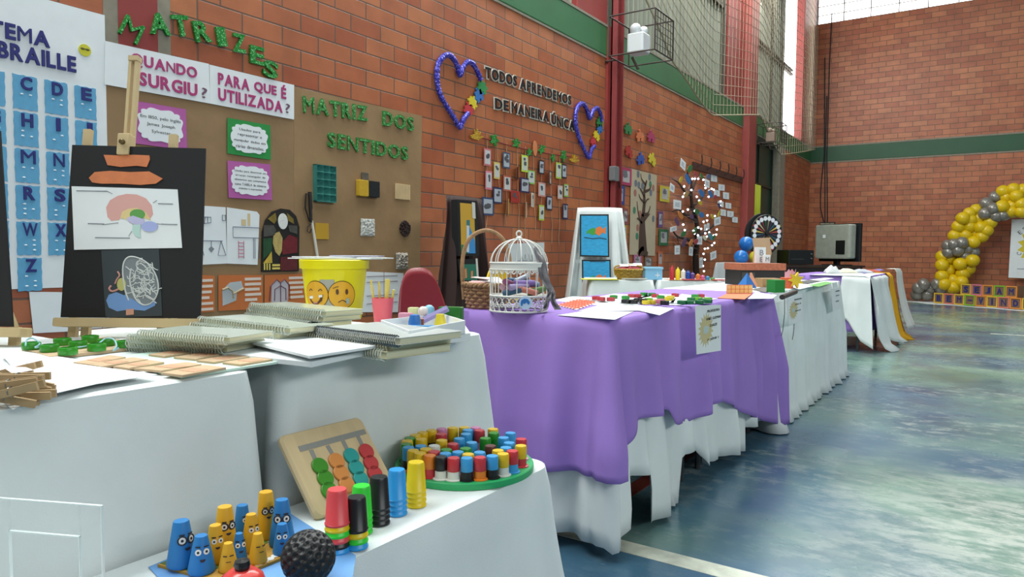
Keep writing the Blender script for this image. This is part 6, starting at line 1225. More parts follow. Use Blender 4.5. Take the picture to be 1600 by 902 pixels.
# chairs behind
def chair(label, c, ang, col):
    t = thing('plastic_chair', label, 'chair', T(*c) @ rotz(ang), None); m = mat('chair_'+col[1:], col, 0.3)
    def back(u, v):
        a = (u-0.5)*1.25; w = 0.20*(1-0.30*v*v if v > 0.55 else 1-0.06*v); return (w*math.sin(a)/math.sin(0.62), 0.20+0.06*v-0.10*(math.cos(a)-math.cos(0.62))*-1, 0.46+0.42*v-0.05*abs(u-0.5)**3*16*v)
    obj('backrest', MB().grid(back, 14, 12), m, t, smooth=True, solid=0.006)
    obj('seat', MB().grid(lambda u, v: ((u-0.5)*0.42*(0.9+0.1*v), -0.2+0.42*v, 0.45-0.02*math.sin(PI*u)*math.sin(PI*v)), 10, 10), m, t, smooth=True, solid=0.008)
    for sx in (-1, 1):
        for sy in (-1, 1): obj('leg', MB().tube([(sx*0.16, sy*0.15, 0.44), (sx*0.20, sy*0.20, 0.003)], 0.011, 8), M_deskleg, t, smooth=True)
p = at(722, 470, 3.35); chair('dark red plastic chair behind the hoop basket', (p.x, p.y, 0), PI/2, '#8a2a32')
p = at(842, 470, 3.9); chair('yellow plastic chair half hidden behind the birdcage', (p.x, p.y, 0), PI/2, '#dcb81c')
# papers and cap boards on the purple cloth
def pf(name, label, pts, dz, th, m, group=None): return flat(name, label, 'paper' if 'sheet' in name else 'board', pts, PT+dz, th, m, group)
z3b = lambda P: [(860+x/6.154, 430+y/6.154) for x, y in P]
pf('paper_sheet', 'white sheet overhanging the front corner of the purple cloth', z3b([(70, 385), (330, 345), (800, 350), (620, 428)]), 0.0003, 0.001, M_paper)
pf('paper_sheet', 'white sheet lying diagonally behind the overhanging one', z3b([(270, 345), (560, 262), (1190, 318), (1050, 385), (850, 340)]), 0.0018, 0.001, M_paper)
pf('paper_sheet', 'large white sheet under the cap boards nearest the birdcage', [(866, 470), (955, 462), (1050, 470), (960, 480)], 0.0001, 0.0008, M_paper)
pf('paper_sheet', 'large white sheet under the dark green caps', [(985, 474), (1060, 463), (1122, 467), (1060, 477)], 0.0010, 0.0008, M_paper)
o, c = pf('grid_sheet', 'white sheet with an orange red grid beside the grey ribbon', z3b([(60, 290), (270, 232), (450, 262), (250, 335)]), 0.0003, 0.001, M_paper)
gm = MB(); Q = [onz(*p_, PT+0.0013) for p_ in z3b([(60, 290), (270, 232), (450, 262), (250, 335)])]
for i in range(1, 7):
    t = i/7
    for a, b in ((Q[0].lerp(Q[1], t), Q[3].lerp(Q[2], t)), (Q[0].lerp(Q[3], t), Q[1].lerp(Q[2], t))): gm.tube([(a.x-c.x, a.y-c.y, 0.0015), (b.x-c.x, b.y-c.y, 0.0015)], 0.0035, 4)
obj('grid_print', gm, mat('grid_red', '#d2684a', 0.7), o)
pf('paper_sheet', 'white sheet at the back edge of the purple cloth by the yellow chair', z3b([(60, 235), (210, 205), (420, 215), (300, 245)]), 0.0018, 0.001, M_paper)
z5b = lambda x, y: (860+x/4, 380+y/4)
for i, (P, lb) in enumerate((([(225, 350), (400, 316), (640, 330), (440, 372)], 'white game board with red caps nearest the birdcage'), ([(430, 372), (640, 318), (800, 322), (770, 372)], 'white game board with black, green and yellow caps in the middle'), ([(745, 372), (820, 318), (1010, 340), (1000, 372)], 'white game board with dark green caps at the right'))): pf('cap_game_board', lb, [z5b(*p_) for p_ in P], 0.003, 0.004, M_paper, 'white cap game boards')
CAPS = {'red': ('#b23a42', [(285, 335), (318, 341), (378, 343), (508, 322), (545, 322), (655, 322), (940, 322), (780, 318)]), 'green': ('#2c8a3a', [(395, 329), (470, 333), (585, 312), (635, 314), (690, 330), (905, 324)]), 'dark green': ('#146a3a', [(820, 362), (870, 362), (930, 360), (880, 344), (950, 350), (985, 355)]), 'yellow': ('#cdb628', [(600, 362), (632, 361), (752, 332), (740, 340)]), 'black': ('#15171a', [(470, 357), (520, 358), (580, 352), (715, 364), (548, 348)]), 'lime': ('#6cae2c', [(925, 341), (985, 343), (615, 347)]), 'pink': ('#cf7a86', [(670, 356), (690, 352)])}
capn = {}
for cn, (col, L_) in CAPS.items():
    L_ = sorted(L_)
    for i, (x, y) in enumerate(L_):
        q = onz(*z5b(x, y), PT+0.02); o = obj('game_token', capm, mat('gamecap_'+cn.replace(' ', '_'), col, 0.35), None, T(q.x, q.y, PT+0.0072) @ Matrix.Scale(1.05, 4), smooth=True); tag(o, '%s bottle cap token on the purple table, %s %s one from the left' % (cn, ordw[i], cn), 'game token', 'caps on the purple table')
ot = [onz(*z5b(x, y), PT+0.001) for x, y in ((1045, 345), (1215, 352), (1262, 318), (1100, 318))]; cc3 = sum(ot, Vector())/4
of = thing('folded_card', 'orange card folded upright with yellow squares at the far end of the purple table', 'card', T(cc3.x, cc3.y, PT+0.0005))
obj('base', MB().prism([(p.x-cc3.x, p.y-cc3.y) for p in ot], 0, 0.002), mat('card_orange', '#d9784a', 0.7), of)
A, B = ot[3], ot[2]; d = (B-A); L = d.length; Mo = of.matrix_world.inverted() @ frame((A.x, A.y, PT+0.003), d, (0, 0, 1)); obj('upright', MB().box(0, 0, 0, L, 0.045, 0.002), mat('card_orange', '#d9784a', 0.7), of, Mo)
sqm = MB()
for i in range(6):
    for j in range(2): sqm.box(L*(i+0.08)/6, 0.003+0.021*j, 0.002, L*(i+0.92)/6, 0.021+0.021*j, 0.003)
obj('yellow_squares', sqm, mat('card_yellow', '#e6c27a', 0.7), of, Mo)
pf('paper_sheet', 'white sheet at the far right end of the purple table', [(1168, 467), (1180, 457), (1214, 461), (1207, 466.5)], 0.0003, 0.001, M_paper)
# hanging class signs
def hang_sign(label, pts, x, lines, burst=True):
    P = [onx(px, py, x) for px, py in pts]; c = sum(P, Vector())/4; M = frame((x, c.y, c.z), (0, 1, 0), (0, 0, 1))
    o = obj('class_sign', MB().prism([(p.y-c.y, p.z-c.z) for p in P], 0, 0.0015), M_paper, None, M); tag(o, label, 'sign', 'class signs pinned to the tablecloths')
    w = (P[1].y-P[0].y); h = P[0].z-P[3].z
    if burst:
        st_ = [(w*(-0.12)+w*0.30*math.cos(2*PI*i/36)*(1 if i % 2 else 0.68), h*0.0+h*0.37*math.sin(2*PI*i/36)*(1 if i % 2 else 0.72)) for i in range(36)]
        obj('gold_burst', MB().prism(st_, 0.0016, 0.0020), mat('burst_gold', '#c9bb8e', 0.7), o); obj('emblem', MB().prism(blob(w*0.22, h*0.16, 6, 0.1, 24), 0.0020, 0.0024, T(-w*0.12, 0, 0)), mat('burst_pale', '#b9c8c6', 0.7), o)
    for i, (t, yy, ww) in enumerate(lines): obj('writing', words(t, w*ww, h*0.055, 0.0006), M_ink, o, T(w*0.16, h*yy, 0.0024))
hang_sign('white class sign with a gold burst pinned on the purple cloth', [(1086, 478), (1126, 476.5), (1126, 548), (1088, 554)], PX1+0.075, [('PROFESSORA:', 0.38, 0.5), ('ANIELI GUZMAN', 0.22, 0.58), ('DAIZI', 0.07, 0.28), ('1ª SÉRIE 1', -0.22, 0.44)])
hang_sign('white class sign on the long white cloth below the green paper cube', [(1229, 466), (1253, 460), (1254, 502), (1232, 508)], -0.925, [('PROFESSORA:', 0.38, 0.5), ('SALA', 0.2, 0.4), ('SÉRIE', -0.05, 0.4)])
hang_sign('white class sign at the far end of the long white cloth', [(1298, 452), (1311, 449), (1313, 482), (1301, 487)], -0.925, [('PROFESSORA:', 0.35, 0.5), ('SALA', 0.15, 0.4), ('SÉRIE', -0.1, 0.4)], False)
for i, (P, lb) in enumerate((([(1226, 464), (1226, 490), (1223, 518), (1221, 525)], 'thin dark cord hanging over the long white cloth, left one'), ([(1241, 506), (1240, 520), (1238, 531)], 'thin dark cord hanging below the sign on the long white cloth'))):
    o = obj('cord', MB().tube([tuple(onx(x, y, -0.915)) for x, y in P], 0.002, 5), mat('cord_dark', '#3a3a3c', 0.7)); tag(o, lb, 'cord', 'cords on the long white cloth')
# ================================================================ THINGS ON THE LONG WHITE TABLE
def boxthing(name, label, cat, px, py, d, w, h, dp, col, rz=0.0, lid=None, lidh=0.02, z=None):
    d = min(d, dep(onz(px, py, PT))+dp*0.4); q = at(px, py, d); z = PT if z is None else z; M = T(q.x, q.y, z) @ rotz(YAW+rz)
    t = thing(name, label, cat, M); obj('body', MB().rbox(-w/2, -dp/2, 0, w/2, dp/2, h-(lidh if lid else 0), 0.004), mat('bx_'+col[1:], col, 0.6, var=0.06), t)
    if lid: obj('lid', MB().rbox(-w/2-0.006, -dp/2-0.006, h-lidh, w/2+0.006, dp/2+0.006, h, 0.004), mat('lid_'+lid[1:], lid, 0.5, var=0.2, scale=60, bump=0.3), t)
    return t
bt_ = boxthing('gift_box', 'black box with a copper foil lid behind the blue paper pyramid', 'box', 1178, 446, 5.85, 0.30, 0.145, 0.26, '#1b1716', 0.1, '#b4674a', 0.045)
obj('label_patch', MB().box(-0.142, -0.1312, 0.02, -0.055, -0.1302, 0.085), mat('patch_grey', '#3d3d3c', 0.6), bt_)
_gd = dep(bt_.matrix_world.to_translation()); q = at(1187, 415, _gd-0.05); zt = PT+0.1455
o = obj('letter_box', MB().rbox(-0.032, -0.02, 0, 0.032, 0.02, 0.105, 0.003), M_paper, None, T(q.x, q.y, zt) @ rotz(YAW)); tag(o, 'white box with the letter B on top of the foil lid', 'box'); obj('letter', words('B', 0.026, 0.036, 0.002), M_inkg, o, frame((0.004, -0.0205, 0.07), (1, 0, 0), (0, 0, 1))); obj('letter', words('E', 0.022, 0.03, 0.002), M_inkg, o, frame((0.004, -0.0205, 0.025), (1, 0, 0), (0, 0, 1)))
q = at(1197, 415, _gd-0.09); o = obj('letter_box', MB().rbox(-0.02, -0.02, 0, 0.02, 0.02, 0.055, 0.003), M_paper, None, T(q.x, q.y, zt) @ rotz(YAW)); tag(o, 'small white box with the letter M right of the B box', 'box'); obj('letter', words('M', 0.022, 0.028, 0.002), M_inkg, o, frame((0, -0.0205, 0.028), (1, 0, 0), (0, 0, 1)))
q = at(1191, 415, _gd+0.07); o = obj('cardboard_piece', MB().prism([(-0.065, 0), (0.05, 0), (0.06, 0.07), (0.045, 0.16), (0.055, 0.172), (-0.072, 0.168), (-0.06, 0.10)], -0.004, 0.004), M_cardb, None, frame((q.x, q.y, zt), HDIR, (0, 0, 1))); tag(o, 'torn brown cardboard standing behind the white letter boxes', 'cardboard')
q = onz(1231, 442, PT); cr_ = [(0.052*math.cos(2*PI*i/20), 0.052*math.sin(2*PI*i/20)) for i in range(20)]; vs = []; fs = []
for i, (x, y) in enumerate(cr_): vs += [(x*0.9, y*0.9, 0), (x, y, 0.10 if i % 4 == 0 else (0.065 if i % 4 == 2 else 0.08))]
for i in range(20): j = (i+1) % 20; fs.append((2*i, 2*j, 2*j+1, 2*i+1))
o = obj('party_crown', MB().add(vs, fs), mat('crown_pink', '#cf8f9c', 0.7), None, T(q.x, q.y, PT), solid=0.002); tag(o, 'pink paper crown beside the foil lidded box', 'crown')
q = onz(1166, 450, PT); py_ = obj('paper_pyramid', MB().add([(-0.045, -0.04, 0), (0.045, -0.04, 0), (0.045, 0.04, 0), (-0.045, 0.04, 0), (0.005, 0, 0.092)], [(3, 2, 1, 0), (0, 1, 4), (1, 2, 4), (2, 3, 4), (3, 0, 4)]), mat('pyramid_blue', '#2a6cb2', 0.6), None, T(q.x, q.y, PT) @ rotz(YAW+0.5)); tag(py_, 'blue paper pyramid on the long white table', 'paper solid')
q = onz(1177, 448.5, PT); o = obj('paper_flap', MB().prism([(-0.03, 0), (0.03, 0), (-0.012, 0.09), (-0.022, 0.088)], -0.002, 0.002), mat('flap_peach', '#e09a78', 0.7), None, frame((q.x, q.y, PT), HDIR, (0, 0, 1))); tag(o, 'peach paper triangle standing right of the blue pyramid', 'paper')
def cube(label, px, py, d, s, col, rz, tip=0.0): q = onz(px, py, PT); o = obj('paper_cube', MB().rbox(-s/2, -s/2, 0, s/2, s/2, s, 0.003), mat('cube_'+col[1:], col, 0.55), None, T(q.x, q.y, PT) @ rotz(YAW+rz)); tag(o, label, 'paper solid'); return o
cube('bright green paper cube at the front edge of the long white table', 1212, 457, 4.62, 0.068, '#1f8a32', 0.35); cube('orange red paper cube behind the green one', 1229, 450.5, 5.05, 0.065, '#d2603c', -0.2)
q = onz(1243, 451, PT); o = obj('paper_star', MB().prism([(0.05*math.cos(PI*i/7)*(1 if i % 2 else 0.5), 0.05+0.05*math.sin(PI*i/7)*(1 if i % 2 else 0.5)) for i in range(14)], -0.012, 0.012), mat('star_yellow', '#d9b92a', 0.6), None, frame((q.x, q.y, PT), HDIR, (0, 0, 1))); tag(o, 'yellow paper star shape right of the orange cube', 'paper solid')
boxthing('cardboard_box', 'small brown cardboard box between the pyramid and the cubes', 'box', 1200, 449, 5.35, 0.13, 0.055, 0.10, '#a8875c', 0.15)
q0, q1 = onz(1222, 462, PT+0.02), onz(1243, 454, PT+0.02); o = obj('tube_rod', MB().tube([(q0.x, q0.y, PT+0.0125), (q1.x, q1.y, PT+0.0125)], 0.012, 10), mat('rod_dark', '#3a3431', 0.5)); tag(o, 'dark rolled tube at the front edge of the long white table', 'tube')
for i, (P, col, lb) in enumerate((([(1175, 452), (1195, 448), (1212, 452), (1195, 457)], '#5d564f', 'dark sheet under the cardboard box'), ([(1236, 449), (1262, 444), (1275, 446), (1250, 452)], '#dfe3e2', 'white sheet beyond the yellow star'), ([(1262, 446), (1290, 440), (1302, 442), (1280, 448)], '#69a552', 'light green papers near the far end of the long table'), ([(1240, 441), (1275, 436), (1290, 437), (1262, 443)], '#4f5052', 'dark papers at the back of the long table'), ([(1265, 437), (1290, 434), (1303, 435), (1282, 439)], '#dcdde0', 'white papers at the far back of the long table'))):
    flat('paper_sheet', lb, 'paper', P, PT+0.0006*(i+1), 0.002, mat('sheet_'+col[1:], col, 0.7))
# ================================================================ LAST TABLE AND BEYOND
rr = random.Random(3)
def heap(name, label, cat, px, py, d, w, h, col, seed, z=PT):
    q = at(px, py, d); o = obj(name, MB().grid(lambda u, v: ((u-0.5)*w, (v-0.5)*w*0.6, h*max(0.0, math.sin(PI*u)*math.sin(PI*v))**0.6*(0.8+0.4*mnoise.noise(Vector((u*4+seed, v*4, 1))))+0.002), 18, 14), mat('heap_'+col[1:], col, 0.75, bump=0.3, bscale=30), None, T(q.x, q.y, z) @ rotz(YAW), smooth=True, solid=0.002); tag(o, label, cat)
heap('crumpled_bag', 'crumpled white bag on the purple end of the last desk', 'bag', 1300, 430, 7.9, 0.17, 0.10, '#cfd2d3', 2); heap('paper_heap', 'heap of pale papers on the last desk', 'papers', 1322, 430, 8.1, 0.22, 0.06, '#d6d2bd', 5); heap('plastic_wrap', 'clear grey plastic wrap at the front of the last desk', 'wrap', 1345, 432, 8.25, 0.25, 0.05, '#b9bcc4', 7); heap('red_cloth_scrap', 'red cloth scrap near the mustard drape', 'cloth', 1362, 427, 8.7, 0.22, 0.03, '#b4523f', 9)
flat('paper_sheet', 'flat purple and white papers at the back of the last desk', 'paper', [(1340, 424), (1375, 420), (1382, 422), (1350, 427)], PT+0.002, 0.004, mat('sheet_lilac', '#7a74b2', 0.7))
drape('table_drape', 'white printed cloth hanging past the mustard drape at the end of the row', mat('printed_cloth', '#dcdcd4', 0.8), (-0.95, 9.45), (-0.93, 9.85), 0.80, lambda u: 0.10, 0.012, 0.3, 12, 0.30, spread=0.25, top=0.1)
# dark table with monitor and black machine
TA = at(1212, 430, 12.6); TB = at(1352, 430, 12.9); u = Vector((TB.x-TA.x, TB.y-TA.y, 0)); Lt = u.length; u.normalize(); v = Vector((-u.y, u.x, 0)); Mt = frame((TA.x, TA.y, 0), u, v)
dt = thing('dark_table', 'dark table standing near the far corner with the monitor on it', 'table', Mt); obj('tabletop', MB().rbox(0, 0, 0.74, Lt, 0.6, 0.77, 0.01), mat('table_dark', '#2c241f', 0.4), dt)
for x in (0.05, Lt-0.05):
    for y in (0.05, 0.55): obj('leg', MB().lathe([(0.02, 0.002), (0.02, 0.74)], 8, T(x, y, 0)), M_dark, dt)
obj('modesty_panel', MB().box(0.08, 0.05, 0.3, Lt-0.08, 0.07, 0.735), mat('table_dark', '#2c241f', 0.4), dt)
def ont(px, d=0.3): q = at(px, 420, 12.9); s = (q-TA).dot(u); return Mt @ T(s, d, 0.7705)
sp_ = thing('amplifier', 'low black machine on the dark table by the doorway', 'machine', ont(1246)); obj('body', MB().rbox(-0.25, -0.2, 0.01, 0.25, 0.2, 0.27, 0.015), mat('machine_black', '#111213', 0.35), sp_); obj('slot', MB().box(-0.2, -0.203, 0.1, 0.05, -0.199, 0.115), mat('slot_dark', '#333537', 0.4), sp_)
for k in range(2): obj('knob', MB().lathe([(0, 0), (0.016, 0), (0.014, 0.02), (0, 0.02)], 10, T(0.19, -0.2, 0.20-0.08*k) @ Matrix.Rotation(PI/2, 4, 'X'), cap=False), mat('knob_grey', '#55585a', 0.4), sp_)
mo = thing('monitor', 'large television seen from behind on the dark table', 'television', ont(1322, 0.33) @ rotz(-1.33)); M_sil = mat('tv_silver', '#9a9d92', 0.4, var=0.1); M_tvb = mat('tv_black', '#16181a', 0.35)
obj('screen_frame', MB().rbox(-0.46, 0.02, 0.07, 0.46, 0.09, 0.76, 0.02), M_tvb, mo); obj('rear_shell', MB().grid(lambda a, b: (0, 0, 0), 1, 1).rbox(-0.38, -0.10, 0.12, 0.38, 0.022, 0.72, 0.04), M_sil, mo) if False else obj('rear_shell', MB().rbox(-0.40, -0.16, 0.12, 0.40, 0.022, 0.74, 0.05), M_sil, mo)
obj('socket_panel', MB().box(0.10, -0.164, 0.2, 0.3, -0.158, 0.45), M_tvb, mo); obj('stand', MB().rbox(-0.05, -0.05, 0.012, 0.05, 0.03, 0.14, 0.01).rbox(-0.25, -0.14, 0.0, 0.25, 0.12, 0.014, 0.03), M_tvb, mo); obj('rear_sticker', MB().box(-0.2, -0.163, 0.5, -0.14, -0.159, 0.56), M_paper, mo)
# grey draped stand, balloons, prize wheel
gq = at(1148, 440, 7.9)
desk('small_stand', 'small stand under the light grey cloth', gq.x-0.18, gq.y-0.18, gq.x+0.18, gq.y+0.18, 0.855, group='hidden stands')
cloth('tablecloth', 'light grey cloth over the small stand below the blue balloons', mat('grey_cloth', '#a9adb0', 0.8), 0.17, 0.17, 0.86, lambda s, t: 0.2, fold=0.014, fwl=0.15, seed=44, M=T(gq.x, gq.y, 0), r=0.03)
def balloon(label, p, r, col, group, tilt=(0, 0), name='balloon', m=None):
    prof = [(0.0, -1.28), (0.07, -1.26), (0.10, -1.18), (0.05, -1.13), (0.30, -0.98), (0.62, -0.72), (0.88, -0.36), (1.0, 0.05), (0.97, 0.38), (0.82, 0.70), (0.55, 0.93), (0.25, 1.04), (0.0, 1.06)]
    k = ('bal', round(r, 3), col)
    if k not in _gl:
        o = obj(name, MB().lathe([(a*r, b*r) for a, b in prof], 16, cap=False), m or mat('balloon_'+col[1:], col, 0.25), smooth=True); _gl[k] = o.data
    else: o = bpy.data.objects.new(name, _gl[k]); COL.objects.link(o)
    o.matrix_world = T(*p) @ Matrix.Rotation(tilt[0], 4, 'X') @ Matrix.Rotation(tilt[1], 4, 'Y'); tag(o, label, 'balloon', group); return o
G3 = 'balloons by the doorway'
balloon('upper blue balloon by the doorway', at(1166, 382, 8.1), 0.083, '#1f6cb8', G3, (0.2, 0.2)); balloon('lower blue balloon resting on the grey cloth', at(1158, 402, 8.0), 0.080, '#1f6cb8', G3, (PI/2, 0.4)); balloon('single yellow balloon below the blue pair', at(1181, 403, 8.05), 0.075, '#c9b92a', G3, (0.3, 0))
wq = at(1198, 365, 8.6); n_ = Vector((0.80, -0.60, 0)).normalized(); uu = Vector((0, 0, 1)).cross(n_); MW = frame(wq, uu, (0, 0, 1))
wh_ = thing('prize_wheel', 'black prize wheel with coloured wedges and white number discs near the doorway', 'wheel', MW); WR = 0.225
obj('wheel_disc', MB().lathe([(0, -0.02), (WR, -0.02), (WR+0.004, -0.01), (WR, 0.0), (0, 0.0)], 48, cap=False), mat('wheel_black', '#131416', 0.5), wh_)
wc = ['#b5483a', '#d0b352', '#2c5f6e', '#3a3550', '#8a7f5a', '#26603e', '#7d2e36', '#c6b483']
for i in range(20):
    a = 2*PI*(i+0.5)/20; obj('wedge', MB().prism([(0.03*math.cos(a), 0.03*math.sin(a)), (WR*0.97*math.cos(a-0.07), WR*0.97*math.sin(a-0.07)), (WR*0.97*math.cos(a+0.07), WR*0.97*math.sin(a+0.07))], 0.0005, 0.003), mat('wedge_'+wc[i % 8][1:], wc[i % 8], 0.6), wh_)
    obj('number_disc', MB().lathe([(0, 0.0035), (0.027, 0.0035), (0.027, 0.005), (0, 0.005)], 16, T(WR*0.80*math.cos(a), WR*0.80*math.sin(a), 0), cap=False), M_paper, wh_)
obj('hub', MB().lathe([(0, 0), (0.025, 0), (0.022, 0.02), (0, 0.022)], 16, cap=False), mat('wheel_black', '#131416', 0.5), wh_); obj('backing_board', MB().lathe([(0, -0.06), (WR+0.03, -0.06), (WR+0.03, -0.03), (0, -0.03)], 40, T(-0.02, -0.01, 0), cap=False), mat('wheel_backing', '#0f1011', 0.6), wh_)
obj('post', MB().box(-0.03, -wq.z+0.03, -0.10, 0.03, -0.05, -0.061), M_dark, wh_); obj('foot', MB().box(-0.2, -wq.z+0.002, -0.25, 0.2, -wq.z+0.03, 0.1), M_dark, wh_)
cu_ = MB().grid(lambda a, b: (WX-0.04+0.025*math.sin(a*32), D0+0.06+a*0.85, 0.03+2.2*b), 60, 4); o = obj('curtain', cu_, mat('curtain_lime', '#b5bd2e', 0.8), None, None, smooth=True, solid=0.003); tag(o, 'lime green curtain in the doorway behind the prize wheel', 'curtain')
# ================================================================ EASEL STANDS BEFORE THE WALL
def draped_panel(name, label, mcl, M, w, h, seed, sk=0.12):
    """a cloth hung over an upright frame: narrow at the top, flaring folds below"""
    rnd = random.Random(seed); p = [rnd.random()*6.28 for _ in range(3)]
    t = thing(name, label, 'display stand', M)
    for sx in (-1, 1): obj('leg', MB().tube([(sx*w*0.30, 0.02, h-0.01), (sx*w*0.42, 0.02, 0.003)], 0.012, 6), M_wood, t)
    obj('rear_leg', MB().tube([(0, 0.03, h-0.03), (0, 0.30, 0.003)], 0.012, 6), M_wood, t); obj('crossbar', MB().tube([(-w*0.4, 0.02, h-0.02), (w*0.4, 0.02, h-0.02)], 0.012, 6), M_wood, t)
    def fn(a, b):
        s = 2*a-1; d = b*h; fl = 1+sk*b*(2 if abs(s) > 0.6 else 0.6); x = s*w/2*fl; fold = 0.030*(math.sin(s*17+p[0])+0.6*math.sin(s*31+p[1]))*min(1, b*2.5)*(1.5*min(1, max(0.12, (abs(s)-0.52)*6)))
        return (x, -0.005-0.02*math.sin(min(1, b*8)*PI/2)-fold-0.03*b, max(0.03, h+0.004-d-(0.006*abs(s)**3)))
    obj('cloth', MB().grid(fn, 70, 30), mcl, t, smooth=60, solid=0.002); return t
wq2 = at(936, 400, 6.75); MF = frame((wq2.x, wq2.y, 0), HDIR, BDIR); zt2 = CAM.z+(404-334)/FPX*6.75
draped_panel('draped_stand', 'white draped stand with two fish paintings before the brick wall', M_white, MF, 0.42, zt2, 5, 0.42)
MFp = frame((wq2.x, wq2.y, 0)-0.075*BDIR if False else Vector((wq2.x, wq2.y, 0))-BDIR*0.085, HDIR, (0, 0, 1)); ff = plane_px(MFp)
def fish_pic(label, P, cy_, sc):
    Q = [ff(*p) for p in P]; o = obj('fish_painting', MB().prism(Q, 0, 0.004), M_blackcard, None, MFp); tag(o, label, 'painting', 'fish paintings on the white drape')
    cx = sum(q[0] for q in Q)/4; cz = sum(q[1] for q in Q)/4; obj('painted_water', MB().prism([((q[0]-cx)*0.91+cx, (q[1]-cz)*0.93+cz) for q in Q], 0.004, 0.0045), mat('paint_cyan', '#2f9fd2', 0.6, var=0.2, scale=25, stretch=(1, 4, 1)), o)
    fx, fz = ff(931, cy_); k = sc
    obj('green_fish', MB().prism([(fx-0.11*k, fz), (fx-0.08*k, fz+0.025*k), (fx-0.03*k, fz+0.045*k), (fx+0.01*k, fz+0.02*k), (fx+0.01*k, fz-0.03*k), (fx-0.04*k, fz-0.045*k), (fx-0.08*k, fz-0.02*k), (fx-0.115*k, fz-0.03*k)], 0.0046, 0.0052), mat('paint_green', '#3f9a3c', 0.6), o)
    obj('orange_fish', MB().prism([(fx-0.01*k, fz-0.02*k), (fx+0.0*k, fz+0.04*k), (fx+0.05*k, fz+0.065*k), (fx+0.085*k, fz+0.03*k), (fx+0.12*k, fz+0.06*k), (fx+0.115*k, fz-0.03*k), (fx+0.08*k, fz-0.01*k), (fx+0.04*k, fz-0.05*k)], 0.0050, 0.0058), mat('paint_orange', '#d9763a', 0.6), o)
    obj('branch_line', MB().tube([(fx-0.14*k, fz-0.07*k, 0.005), (fx-0.03*k, fz-0.085*k, 0.005), (fx+0.05*k, fz-0.075*k, 0.005), (fx+0.13*k, fz-0.09*k, 0.005)], 0.004, 5), M_ink, o)
    obj('caption', MB().box(cx-0.09, Q[0][1]-0.035, 0.0046, cx+0.06, Q[0][1]-0.028, 0.005).box(cx-0.04, Q[0][1]-0.05, 0.0046, cx+0.11, Q[0][1]-0.043, 0.005), M_ink, o)
fish_pic('upper painting of a green and an orange fish on cyan water', [(906, 401), (952, 402), (951, 335), (906, 335)], 362, 0.78)
fish_pic('lower painting of fish on cyan water, partly hidden by the back table', [(910, 470), (955, 470), (954, 406), (909, 406)], 437, 0.78)
dq = onx(722, 310, -3.08); MDp = frame((-3.08, dq.y+0.02, 0), (0, 1, 0), (-1, 0, 0)); zt3 = onx(728, 308, -3.05).z
draped_panel('draped_stand', 'dark brown draped stand with a yellow painting behind the red chair', mat('brown_cloth', '#33201c', 0.85), MDp, 0.40, zt3, 8, 0.5)
MDq = frame((-3.08+0.10, dq.y, 0), (0, 1, 0), (0, 0, 1)); df = plane_px(MDq)
def dpic(name, label, P, parts):
    o = obj(name, MB().prism([df(*p) for p in P], -0.05, 0.004), M_blackcard, None, MDq); tag(o, label, 'painting', 'paintings on the brown drape')
    for i, (nm, Q, col) in enumerate(parts): obj(nm, MB().prism([df(*p) for p in Q], 0.004+0.0005*i, 0.0046+0.0005*i), mat('dp_'+col[1:], col, 0.6), o)
dpic('bottle_painting', 'yellow painting of a blue bottle-like figure on the brown drape', [(714, 312), (745, 314), (748, 400), (716, 400)], [('yellow_ground', [(718, 317), (740, 319), (742, 396), (720, 396)], '#d0a336'), ('green_field', [(720, 382), (724, 383), (742, 396), (720, 396)], '#2f7a4c'), ('blue_dress', [(731, 350), (736, 362), (741, 376), (742, 396), (730, 396)], '#3a8fce'), ('white_neck', [(728, 352), (732, 352), (732, 394), (728, 394)], '#cfd8dc'), ('teal_head', [(728, 344), (733, 344), (733, 353), (728, 352)], '#2f7f86'), ('white_tag', [(736, 316), (741, 317), (742, 342), (737, 341)], '#d6d3c8')])
dpic('teal_painting', 'teal painting with small orange figures below the yellow one', [(716, 405), (746, 405), (748, 440), (718, 440)], [('teal_ground', [(721, 413), (744, 413), (745, 438), (722, 438)], '#26705a'), ('orange_figures', [(725, 421), (728, 419), (729, 434), (726, 435)], '#d98a52'), ('orange_figures', [(735, 424), (738, 423), (738, 435), (735, 435)], '#d98a52'), ('white_tag', [(742, 404), (745, 404), (747, 434), (744, 434)], '#d6d3c8')])
s, c = sheet('pencil_drawing', 'grey pencil drawing of trees on the bricks behind the birdcage', 'paper', [(791, 381), (850, 379), (850, 414), (791, 415)], M_paper2, 0.01); on(s, 'pencil_trees', strokes([[(x, -0.06), (x+0.02, 0.0), (x+0.04, -0.06)] for x in (-0.1, -0.04, 0.02, 0.08)]+[[(-0.14, -0.06), (0.15, -0.06)]], 0.003), M_inkg)
# ================================================================ BACK TABLE
bo2 = at(922, 447, 5.85); MB2 = frame((bo2.x, bo2.y, 0), HDIR, BDIR); W2 = (1184-922)/FPX*5.85; zB = 0.735
for x0, x1, lb, lc in ((0.0, 0.52, 'left of two low desks under the back white cloth', 'white cloth over the left back desk, under the second basket'), (0.56, W2, 'right of two desks under the back white cloth', 'white cloth over the right back desk, under the row of paint bottles')):
    Mx = MB2 @ T((x0+x1)/2, 0.29, 0); desk('school_desk', lb, -(x1-x0)/2, -0.28, (x1-x0)/2, 0.28, zB-0.006, Mx); cloth('tablecloth', lc, M_white, (x1-x0)/2, 0.29, zB, lambda s, t: 0.08, fold=0.012, fwl=0.18, seed=int(x0*100)+51, M=Mx, r=0.03, flare=0.02)
BZ = zB+0.0055
def onb(px, py=None, back=0.15): q = at(px, 440, 5.85); s = (q-Vector((bo2.x, bo2.y, q.z))).dot(HDIR); s *= (5.85+back)/5.85; return MB2 @ T(s+(back*((px-800)/FPX-(922-800)/FPX))*0, back, BZ)
